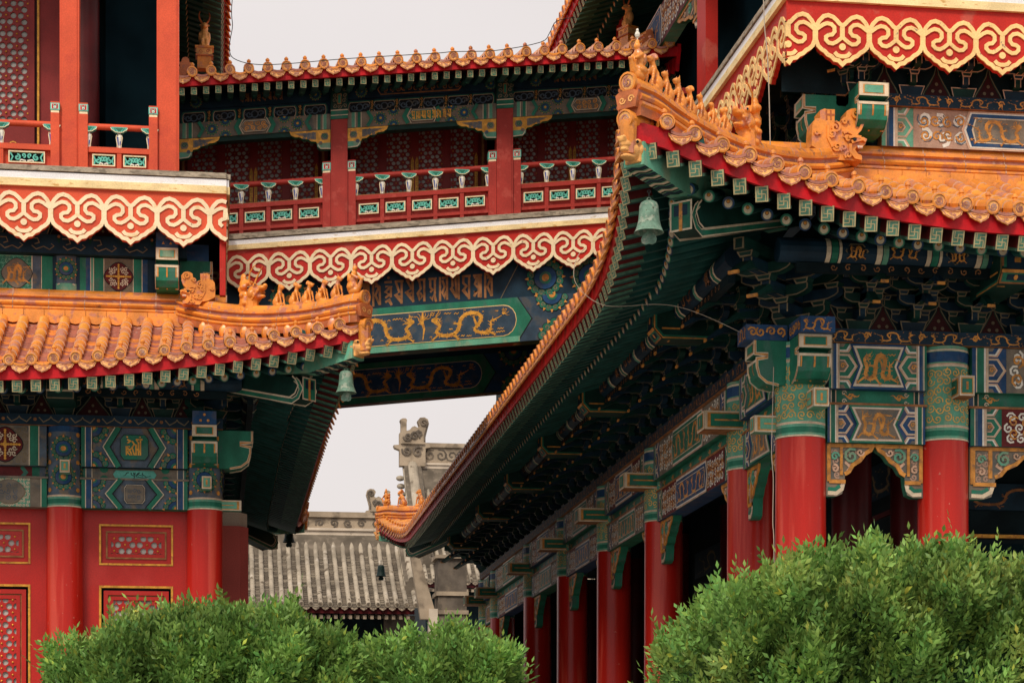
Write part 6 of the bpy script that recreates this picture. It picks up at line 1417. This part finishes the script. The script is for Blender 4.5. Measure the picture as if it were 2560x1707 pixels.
def immortal(M, h, label, finial, group):
    mb = MB(); f = lambda x, y, z: M @ V3((x * h, y * h, z * h)); Rm = M.to_3x3(); col = "glaze"
    def bl(c, r): mb.ball(f(*c), tuple(q * h for q in r), col, 10, Rm)
    bl((0, 0, .12), (.17, .24, .15)); bl((0, -.05, .28), (.17, .2, .16)); bl((0, -.02, .48), (.15, .13, .2)); bl((0, .0, .66), (.12, .1, .13)); bl((0, .03, .84), (.09, .09, .1)); bl((0, .02, .95), (.06, .06, .06)); ball_chain(mb, f(0, .2, .2), f(0, .3, .42), .09 * h, .06 * h, col, 4); bl((0, .33, .46), (.05, .08, .05))
    for s in (-1, 1): ball_chain(mb, f(s * .13, .02, .62), f(s * .08, .2, .5), .06 * h, .045 * h, col, 4); bl((s * .15, -.05, .25), (.07, .16, .1)); bl((s * .12, -.14, .55), (.05, .05, .14))
    for k in range(4): bl((0, -.22, .2 + k * .15), (.1, .05, .08))
    o = tag(mb.build("roof_immortal", remesh=.010), label, "roof figure", group)
    if finial:
        mb = MB(); mb.lathe([(.006, 0), (.006, .02), (.02, .035), (.027, .055), (.02, .08), (.01, .088), (.015, .1), (.008, .115), (0, .118)], f(0, .02, .98), "white_paint", n=10); mb.build("finial", o)
    return o
def horned_dragon(M, h, label, group, name="horned_dragon"):
    """large upright dragon head with open jaws, mane and two wire-thin horns, facing local +y"""
    mb = MB(); f = lambda x, y, z: M @ V3((x * h, y * h, z * h)); Rm = M.to_3x3(); col = "glaze"
    def bl(c, r): mb.ball(f(*c), tuple(q * h for q in r), col, 12, Rm)
    ball_chain(mb, f(0, .02, .0), f(0, .06, .5), .17 * h, .15 * h, col, 6); bl((0, -.1, .15), (.16, .18, .2)); bl((0, -.15, .42), (.13, .16, .2))
    bl((0, .14, .64), (.14, .2, .12)); bl((0, .33, .67), (.10, .13, .06)); bl((0, .43, .71), (.06, .05, .05)); bl((0, .30, .49), (.075, .14, .04)); bl((0, .2, .52), (.1, .12, .07))
    for s in (-1, 1): bl((s * .10, .22, .73), (.05, .06, .05)); bl((s * .12, .1, .56), (.06, .09, .09)); ball_chain(mb, f(s * .1, .3, .6), f(s * .12, .16, .44), .035 * h, .02 * h, col, 4)
    for k in range(6):
        z = .25 + k * .12; bl((0, -.22 - .03 * math.sin(k * 2.), z), (.07, .13, .09)); bl((.07 * (-1) ** k, -.16, z + .03), (.06, .1, .06))
    bl((0, -.22, .95), (.05, .08, .12)); bl((0, -.05, .83), (.09, .12, .06))
    for k in range(5): bl((.13 * (-1) ** k, .0 - k * .04, .2 + k * .09), (.045, .06, .05))
    o = tag(mb.build(name, remesh=.010), label, "roof figure", group)
    mb = MB()
    for s in (-1, 1):
        mb = MB(); mb.tube([f(s * .06, .05, .76), f(s * .10, .04, .88), f(s * .13, .10, 1.02), f(s * .12, .20, 1.13), f(s * .10, .25, 1.17)], [.022 * h, .02 * h, .016 * h, .012 * h, .006 * h], "glaze", 7); mb.build("horn", o, smooth=True)
        mb = MB(); mb.ball(f(s * .128, .25, .735), .022 * h, "black_line", 8); mb.build("eye", o, smooth=True)
    return o
HEJ = [(x * .0011, (620 - y) * .0011) for x, y in [(-305, 470), (-305, 340), (-295, 220), (-260, 170), (-208, 165), (-210, 78), (-155, 55), (-140, 62), (-40, 60), (-45, 185), (20, 222), (30, 170), (85, 140), (95, 70), (140, 45), (190, 35), (250, 52), (295, 110), (285, 200), (225, 310), (240, 368), (300, 370), (315, 418), (270, 470), (215, 458), (190, 490), (225, 540), (270, 555), (270, 620), (220, 620), (110, 612), (-30, 620), (-70, 560), (-180, 540)]]
def corner_dragon(o, U, N, s, label, group):
    mb = MB(); o = V3(o); fn = lambda u, v, d: o + U * u * s + Z * v * s + N * d * s; t = .24
    mb.prism(HEJ, fn, -t / 2, t / 2, "glaze"); p = Pat(mb, lambda u, v, d: fn(u, v, t / 2 + d), .004); g = "glaze"; h = .028
    k = .0011; q = lambda x, y: ((x - 370) * k, (620 - y) * k)
    p.spiral(*q(570, 110), .075, .028, g, 0, 1.6, -1.2, 1, 16, h); p.stroke([q(650, 190), q(610, 280), q(560, 330), q(470, 300), q(420, 320)], .035, g, 0, False, h)
    for x, y, r in ((330, 260, .07), (440, 190, .045), (350, 470, .06), (480, 560, .05), (470, 380, .04), (290, 330, .05), (120, 330, .04), (420, 480, .05)): p.spiral(*q(x, y), r, .024, g, 0, 1.4, x * .1, 1 if y % 20 else -1, 12, h)
    p.stroke([q(480, 370), q(540, 355), q(620, 365)], .035, g, 0, False, .045); p.stroke([q(510, 420), q(570, 400), q(640, 380), q(680, 400)], .04, g, 0, False, .04); p.disc(*q(545, 392), .022, "black_line", h=.05)
    p.stroke([q(500, 440), q(500, 520), q(560, 590), q(630, 600)], .035, g, 0, False, .035); p.stroke([q(250, 240), q(250, 380), q(300, 480)], .03, g, 0, False, .02)
    p.stroke([q(230, 70), q(235, 180)], .02, "glaze_deep", 1); p.stroke([q(280, 70), q(285, 180)], .02, "glaze_deep", 1); p.stroke([q(225, 120), q(330, 120)], .02, "glaze_deep", 1)
    for x in (590, 610, 632): p.fill([q(x - 8, 455), q(x + 8, 455), q(x, 490)], "white_paint", 6)
    return tag(mb.build("corner_dragon"), label, "roof figure", group)
GR = "glazed figures on the right hall's corner ridge"; GLf = "glazed figures on the left hall's corner ridge"
def hipM(E, w, D, yaw=0., dz=.325):
    sd = V3((D.y, -D.x, 0)); t = max(0, (w - E.tip() + .76) / .7); o = E.pt(-w, w, .02 + .02 * t * t + dz); M = fmat(o, sd, D); return M @ Matrix.Rotation(yaw, 4, 'Z')
names = ["scaly dragon-maned beast", "crested phoenix-like beast", "lion beast with a flat square mane", "upright-eared horse beast", "sharp-crested sea-horse beast", "curly-maned beast", "short-necked beast"]
pl = ["first behind the rider", "second behind the rider", "third behind the rider", "fourth behind the rider", "fifth behind the rider", "second from the horned dragon", "next to the horned dragon"]
immortal(hipM(Ef, 2.30, D45), .40, "orange rider topped by a white finial on the right hall's upturned roof tip", True, GR)
for i, (w, h) in enumerate(((2.10, .36), (1.93, .30), (1.77, .32), (1.62, .30), (1.47, .29), (1.31, .27), (1.14, .27))):
    beast(hipM(Ef, w, D45, RN.uniform(-.15, .15)), h, i % 6, "small sitting roof beast on the right hall's corner ridge, " + pl[i], GR)
horned_dragon(hipM(Ef, .80, D45, 0, .12), .66, "horned open-mouthed dragon head behind the row of beasts on the right hall's roof", GR)
corner_dragon((6.90, 22.20, 8.63), X, -Y, .92, "carved curl-tailed dragon on the right hall's roof, below the gilt cloud board", GR)
pl = ["nearest the rider", "second from the rider", "third from the rider", "fourth from the rider", "nearest the horned dragon"]
immortal(hipM(El, 1.93, DL), .40, "orange rider on the left hall's roof tip, in front of the bridge inscription", False, GLf)
for i, w in enumerate((1.72, 1.537, 1.358, 1.20, .99)):
    beast(hipM(El, w, DL, RN.uniform(-.15, .15)), .31, (4, 5, 0, 3, 1)[i], "small sitting roof beast on the left hall's corner ridge, " + pl[i], GLf)
horned_dragon(hipM(El, .62, DL, 0, .13), .62, "horned tall-maned dragon head behind the five beasts on the left hall's roof", GLf)
corner_dragon((-.245, 28.36, 8.22), -X, -Y, .70, "carved curl-tailed dragon on the left hall's roof, below the orange cloud board", GLf)
GFar = "glazed figures on the far corner ridge"; DF = V3((-1, 1, 0)).normalized()
immortal(hipM(Esr, 2.25, DF), .42, "orange rider at the far tip of the long eave, against the grey roofs", False, GFar)
for i, w in enumerate((1.9, 1.5, 1.1, .7, .3)): beast(hipM(Esr, w, DF), .42, i % 6, "small roof beast on the far corner of the long eave, " + ("nearest the rider", "second from the rider", "third from the rider", "fourth from the rider", "last of the row")[i], GFar)
# the two horned goats on the bridge roof
def goat(o, N, h, label):
    U = V3((-N.y, N.x, 0)); M = fmat(V3(o), U, N); mb = MB(); f = lambda x, y, z: M @ V3((x * h, y * h, z * h)); Rm = M.to_3x3(); col = "glaze_pale"
    def bl(c, r): mb.ball(f(*c), tuple(q * h for q in r), col, 10, Rm)
    for k in range(7): bl((0, -.02 * k * .3, .04 + k * .08), (.155 - k * .010, .15 - k * .008, .1))
    bl((0, .05, .60), (.095, .12, .085)); bl((0, .14, .56), (.06, .08, .05)); bl((0, -.05, .55), (.11, .1, .1))
    for s in (-1, 1): bl((s * .1, .02, .62), (.05, .03, .03)); bl((s * .06, .1, .12), (.05, .07, .12)); bl((s * .12, -.04, .3), (.05, .1, .16))
    g = tag(mb.build("horned_beast", remesh=.010), label, "roof figure", "horned beasts on the bridge roof")
    for s in (-1, 1):
        mb = MB(); mb.tube([f(s * .06, .04, .66), f(s * .13, .03, .78), f(s * .155, .03, .90), f(s * .12, .03, 1.0)], [.03 * h, .026 * h, .018 * h, .012 * h], "glaze_deep", 7); mb.build("horn", g, smooth=True)
    mb = MB(); 
    for w, z0, z1, m in ((.15, -.62, -.28, "glaze"), (.19, -.28, -.24, "glaze_deep"), (.17, -.24, -.06, "glaze_pale"), (.2, -.06, .0, "glaze")):
        mb.hexa([f(-w * 1.3, -w, z0), f(w * 1.3, -w, z0), f(w * 1.3, w, z0), f(-w * 1.3, w, z0), f(-w * 1.3, -w, z1), f(w * 1.3, -w, z1), f(w * 1.3, w, z1), f(-w * 1.3, w, z1)], m)
    q = Pat(mb, lambda u, v, d: f(u, .17 + d, v), .01)
    for u in (-.1, .1): q.spiral(u, -.15, .06, .022, "glaze_deep", 1, 1.2, 0, 1 if u > 0 else -1, 8)
    mb.build("pedestal", g)
goat((-.18, 32.4, 13.22), -Y, .56, "horned beast on a pedestal at the left end of the bridge roof"); goat((6.55, 32.2, 13.82), (-Y * .55 - X).normalized(), .54, "horned beast on a pedestal at the right end of the bridge roof")
# beam noses shaped as dragon heads
def nose(o, D, s, root):
    M = fmat(V3(o), V3((D.y, -D.x, 0)), D); mb = MB(); f = lambda x, y, z: M @ V3((x * s, y * s, z * s)); Rm = M.to_3x3(); col = "glaze_pale"
    def bl(c, r): mb.ball(f(*c), tuple(q * s for q in r), col, 12, Rm)
    mb.hexa([f(-.4, -.6, -.42), f(.4, -.6, -.42), f(.36, .1, -.4), f(-.36, .1, -.4), f(-.4, -.6, .42), f(.4, -.6, .42), f(.36, .1, .4), f(-.36, .1, .4)], col)
    bl((0, .2, .05), (.38, .4, .36)); bl((0, .55, .2), (.26, .36, .2)); bl((0, .82, .36), (.2, .16, .15)); bl((0, .4, -.25), (.28, .4, .12)); bl((0, .62, -.02), (.2, .25, .1))
    for sx in (-1, 1):
        bl((sx * .3, .15, .36), (.13, .2, .12)); bl((sx * .38, -.1, .1), (.1, .22, .2)); bl((sx * .14, .9, .42), (.07, .08, .07))
        for k in range(5): ball_chain(mb, f(sx * .36, -.0 - k * .03, .2 - k * .12), f(sx * .4, -.4, .34 - k * .15), .06 * s, .035 * s, col, 4)
    n_ = mb.build("beam_nose", root, remesh=.010)
    for sx in (-1, 1): mb = MB(); mb.ball(f(sx * .36, .28, .33), .065 * s, "black_line", 8); mb.build("eye", n_, smooth=True)
for nz, D, root in ((noseR, D45, RH), (noseRf, DF, RH), (noseL, DL, LH)): nose(nz - D * .02 + Z * .02, D, .245, root)

# ================================================================ BELLS
def bell(o, h, m, label):
    """o = hook point on the beam"""
    T = thing("wind_bell", o, label, "bell", "wind bells under the roof corners"); o = V3(o); zt = o.z - .09
    mb = MB(); pr = [(.018, 0), (.05, -.004), (.075, -.02), (.088, -.05), (.092, -.11), (.098, -.18), (.112, -.235), (.128, -.275), (.138, -.29), (.130, -.292), (.095, -.2), (.08, -.05), (0, -.03)]
    k = h / .30; mb.lathe([(r * k, z * k) for r, z in pr], V3((o.x, o.y, zt)), m, n=24); mb.build("bell_body", T, smooth=True, angle=50)
    mb = MB(); mb.tube([V3((o.x, o.y, zt - .04)), V3((o.x, o.y, zt - .30 * k))], .006, m, 6)
    lf = [(0, -.26), (.022, -.285), (.055, -.315), (.068, -.35), (.06, -.385), (.03, -.40), (0, -.392), (-.03, -.40), (-.06, -.385), (-.068, -.35), (-.055, -.315), (-.022, -.285)]
    mb.prism([(x * k, z * k) for x, z in lf], lambda u, v, d: V3((o.x + u, o.y + d - u * .3, zt + v)), -.008, .008, m); mb.build("clapper", T)
    mb = MB(); mb.tube([V3((o.x + .02 * math.cos(a), o.y, zt + .012 + .02 * math.sin(a))) for a in [2 * PI * i / 12 for i in range(13)]], .005, m, 5); mb.tube([V3((o.x, o.y, zt + .03)), V3((o.x, o.y, o.z))], .006, "cable_dark", 5); mb.tube([V3((o.x + .016 * math.cos(a), o.y, o.z + .016 * math.sin(a))) for a in [2 * PI * i / 12 for i in range(13)]], .004, "cable_dark", 5); mb.build("hook", T)
bell((4.19, 19.55, 7.43), .32, "bronze", "large pale green bell hanging from the near corner of the right hall's eave")
bell((1.675, 26.57, 7.12), .30, "bronze", "pale green bell under the left hall's near roof tip, before the dragon beam")
bell((1.57, 44.6, 7.33), .30, "bronze_dark", "dark bell at the far end of the left hall's side eave")
bell((3.92, 48.9, 7.05), .28, "bronze_dark", "dark bell with a leaf clapper under the far corner of the right eave")
# ================================================================ CABLES
def cable(pts, r, m, label):
    mb = MB(); out = []; P = [V3(p) for p in pts]
    for i in range(len(P) - 1):
        p0, p1, p2, p3 = P[max(i - 1, 0)], P[i], P[i + 1], P[min(i + 2, len(P) - 1)]
        for k in range(4):
            t = k / 4; out.append(.5 * (2 * p1 + (p2 - p0) * t + (2 * p0 - 5 * p1 + 4 * p2 - p3) * t * t + (3 * p1 - p0 - 3 * p2 + p3) * t ** 3))
    out.append(P[-1]); mb.tube(out, r, m, 6); return tag(mb.build("cable", smooth=True), label, "cable")
cable([(5.995, 21.967, 10.6), (6.014, 21.964, 10.04), (6.038, 21.961, 9.799), (6.061, 21.957, 9.365), (6.081, 21.954, 8.5)], .006, "cable_white", "white cable hanging straight down past the right hall's side cloud board")
cable([(5.965, 21.415, 6.15), (5.951, 21.417, 5.6), (5.942, 21.419, 5.223), (5.961, 21.416, 4.941), (5.956, 21.417, 4.47), (5.97, 21.415, 4.0), (5.974, 21.414, 1.)], .0045, "cable_white", "pale cable running down along the right hall's corner column")
cable([(4.177, 22.938, 7.766), (4.026, 22.657, 7.578), (3.975, 22.563, 7.342), (4.057, 22.551, 7.181), (4.251, 22.523, 7.039), (4.468, 22.491, 7.005), (4.834, 22.337, 7.006), (5.078, 22.1, 6.929), (5.364, 21.856, 6.763), (5.741, 21.701, 6.549)], .0035, "cable_white", "pale cable looping round the long eave and across its dark rafters")
cable([(.28, 30.2, 13.6), (0.224, 29.877, 12.907), (0.237, 29.876, 12.655), (0.206, 29.88, 12.465), (0.193, 29.882, 12.307), (0.256, 29.873, 12.181), (0.524, 29.834, 12.10), (0.962, 29.77, 12.1), (1.9, 29.75, 12.22), (3.15, 29.75, 12.36), (3.463, 29.8, 12.42), (4.088, 29.8, 12.47), (4.713, 29.6, 12.55), (4.838, 29.5, 12.66), (4.888, 29.201, 12.72), (5.3, 30, 13.1)], .006, "cable_dark", "thin dark cable strung along the bridge's tile ends between two upper eaves")

# ================================================================ SHRUBS
def shrub(name, outline, yc, depth, z0, label, seed, dens=1500, leaf=.049):
    """clipped broad-leaved shrub: a crown of leaflet sprigs over its outline (x, top z), with a trunk"""
    g = np.random.default_rng(seed); xs = np.array([p[0] for p in outline]); zs = np.array([p[1] for p in outline]); x0, x1 = xs[0], xs[-1]
    T = thing(name, ((x0 + x1) / 2, yc, 0), label, "shrub", "clipped green shrubs in front of the halls")
    top = lambda x: np.interp(x, xs, zs)
    endf = lambda x: np.clip(np.minimum(x - x0, x1 - x) / .35, 0, 1) ** .5
    ph = g.uniform(0, 6.28, (5, 3)); fr = g.uniform(5, 15, (5, 3))
    def bump(p): return sum(np.sin(p[:, 0] * fr[k, 0] + ph[k, 0]) * np.sin(p[:, 1] * fr[k, 1] + ph[k, 1]) * np.sin(p[:, 2] * fr[k, 2] + ph[k, 2]) for k in range(5))
    def surf(x, a, s=1.):
        H = (top(x) - z0) * s; D = depth * (.35 + .65 * endf(x)) * s; e = .62
        y = yc - np.sign(np.cos(a)) * np.abs(np.cos(a)) ** e * D; z = z0 + np.sign(np.sin(a)) * np.abs(np.sin(a)) ** e * H * np.where(np.sin(a) < 0, .6, 1)
        return np.stack([x, y, z], 1)
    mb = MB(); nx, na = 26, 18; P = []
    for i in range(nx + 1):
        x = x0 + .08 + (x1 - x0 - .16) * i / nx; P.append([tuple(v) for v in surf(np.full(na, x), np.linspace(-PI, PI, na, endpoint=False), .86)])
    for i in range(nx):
        mb.add(P[i] + P[i + 1], [(k, (k + 1) % na, na + (k + 1) % na, na + k) for k in range(na)], "leaf_shade")
    mb.add(P[0], [tuple(range(na))], "leaf_shade"); mb.add(P[-1], [tuple(range(na))], "leaf_shade")
    mb.build("crown_shade_core", T)
    mb = MB(); xm = (x0 + x1) / 2
    for dx, tx in ((-.2, -.5), (.15, .45), (0, .05)): mb.tube([(xm + dx * .4, yc, 0), (xm + dx, yc, .6), (xm + tx, yc, z0 + .3)], [.09, .07, .04], "bark", 8)
    mb.build("trunk", T)
    n = int((x1 - x0) * 2.6 * dens); x = g.uniform(x0, x1, n); a = g.uniform(-.55, PI * .80, n)
    p = surf(x, a); q = surf(x + .01, a) - p; r_ = surf(x, a + .02) - p
    nr = np.cross(q, r_); c = np.array([xm, yc, z0 + .2]); sg = np.sign((nr * (p - c)).sum(1)); nr = nr * sg[:, None]; nr /= np.linalg.norm(nr, axis=1)[:, None] + 1e-9
    b = bump(p); p = p + nr * (b * .085 - g.uniform(0, .11, n) ** 1.2 - .03)[:, None]
    # a few long shoots stand proud of the clipped outline
    shoot = g.random(n) < .03; p[shoot] += nr[shoot] * g.uniform(.04, .12, (shoot.sum(), 1))
    d = nr * .5 + np.array([0, -.10, .75]) + g.normal(0, .38, (n, 3)); d /= np.linalg.norm(d, axis=1)[:, None]
    L = g.uniform(.09, .15, n)
    side = np.cross(d, g.normal(0, 1, (n, 3))); side /= np.linalg.norm(side, axis=1)[:, None]; up = np.cross(side, d)
    V = []; C = []; k = 7
    base_t = np.clip(1 + b * .24 + g.normal(0, .20, n), .45, 1.9)  # sprigs in hollows tinted darker, on bumps lighter: shading in the colour
    hue = g.normal(0, .10, n)
    for j in range(k):
        t = .18 + .82 * (j // 2) / ((k - 1) / 2); s = 0 if j == k - 1 else (1 if j % 2 else -1)
        o = p + d * (L * t)[:, None]
        ld = d * (.85 if s else 1.) + side * (s * .75) + up * .2 + g.normal(0, .18, (n, 3)); ld /= np.linalg.norm(ld, axis=1)[:, None]
        wv = np.cross(ld, up + g.normal(0, .3, (n, 3))); wv /= np.linalg.norm(wv, axis=1)[:, None]; nv = np.cross(wv, ld)
        l = leaf * g.uniform(.75, 1.2, n)[:, None]; w = l * .22
        mid = o + ld * l * .5 - nv * l * .06
        V.append(np.stack([o, o + ld * l * .45 + wv * w, o + ld * l, o + ld * l * .45 - wv * w, mid], 1))
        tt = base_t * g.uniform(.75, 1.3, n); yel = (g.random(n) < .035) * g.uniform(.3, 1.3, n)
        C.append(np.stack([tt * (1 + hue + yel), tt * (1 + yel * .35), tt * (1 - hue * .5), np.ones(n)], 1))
    V = np.concatenate(V).reshape(-1, 3); C = np.repeat(np.concatenate(C), 5, axis=0)
    m = len(V) // 5; o5 = np.arange(m)[:, None] * 5
    F = np.stack([o5 + np.array([[0, 1, 4]]), o5 + np.array([[1, 2, 4]]), o5 + np.array([[2, 3, 4]]), o5 + np.array([[3, 0, 4]])], 1).reshape(-1, 3)
    me = bpy.data.meshes.new("foliage"); me.vertices.add(len(V)); me.vertices.foreach_set("co", V.ravel()); me.loops.add(F.size); me.loops.foreach_set("vertex_index", F.ravel().astype(np.int32))
    me.polygons.add(len(F)); me.polygons.foreach_set("loop_start", np.arange(0, F.size, 3, dtype=np.int32)); me.polygons.foreach_set("loop_total", np.full(len(F), 3, dtype=np.int32))
    at = me.color_attributes.new("tint", 'FLOAT_COLOR', 'POINT'); at.data.foreach_set("color", C.ravel()); me.materials.append(MATS["leaf"]); me.update(calc_edges=True)
    me.polygons.foreach_set("use_smooth", [True] * len(F))
    o = bpy.data.objects.new("foliage", me); COL.objects.link(o); attach(o, T)
    mb = MB()     # a few bare twigs
    for i in range(14):
        s = int(g.integers(0, n)); a_ = V3(p[s]); b_ = a_ + V3(d[s]) * .16; mb.tube([a_ - V3((0, 0, .12)), a_, b_], .0035, "bark", 5)
    mb.build("twig", T)
shrub("shrub", [(-1.09, 1.4), (-1.06, 2.0), (-1.0, 2.28), (-.9, 2.41), (-.7, 2.50), (-.456, 2.65), (-.2, 2.66), (0, 2.69), (.2, 2.665), (.395, 2.68), (.67, 2.57), (.85, 2.50), (.95, 2.38), (1.02, 2.1), (1.06, 1.4)], 13.45, .75, 1.55, "wide clipped green shrub at the lower left in front of the red lattice wall", 3)
shrub("shrub", [(.90, 1.4), (.95, 2.1), (1.02, 2.34), (1.109, 2.43), (1.25, 2.44), (1.383, 2.50), (1.548, 2.56), (1.65, 2.51), (1.74, 2.42), (1.85, 2.32), (1.92, 2.2), (1.97, 2.0), (2.0, 1.4)], 13.1, .55, 1.5, "smaller rounded green shrub at the bottom middle, below the grey-tiled hall", 4)
shrub("shrub", [(2.43, 1.4), (2.47, 2.05), (2.54, 2.25), (2.65, 2.42), (2.80, 2.56), (3.006, 2.70), (3.15, 2.735), (3.262, 2.79), (3.45, 2.80), (3.61, 2.85), (3.842, 2.885), (3.95, 2.84), (4.028, 2.85), (4.312, 2.79), (4.7, 2.8), (5.0, 2.6), (5.1, 1.5)], 11.1, .8, 1.5, "large clipped green shrub at the lower right in front of the red corner columns", 5)
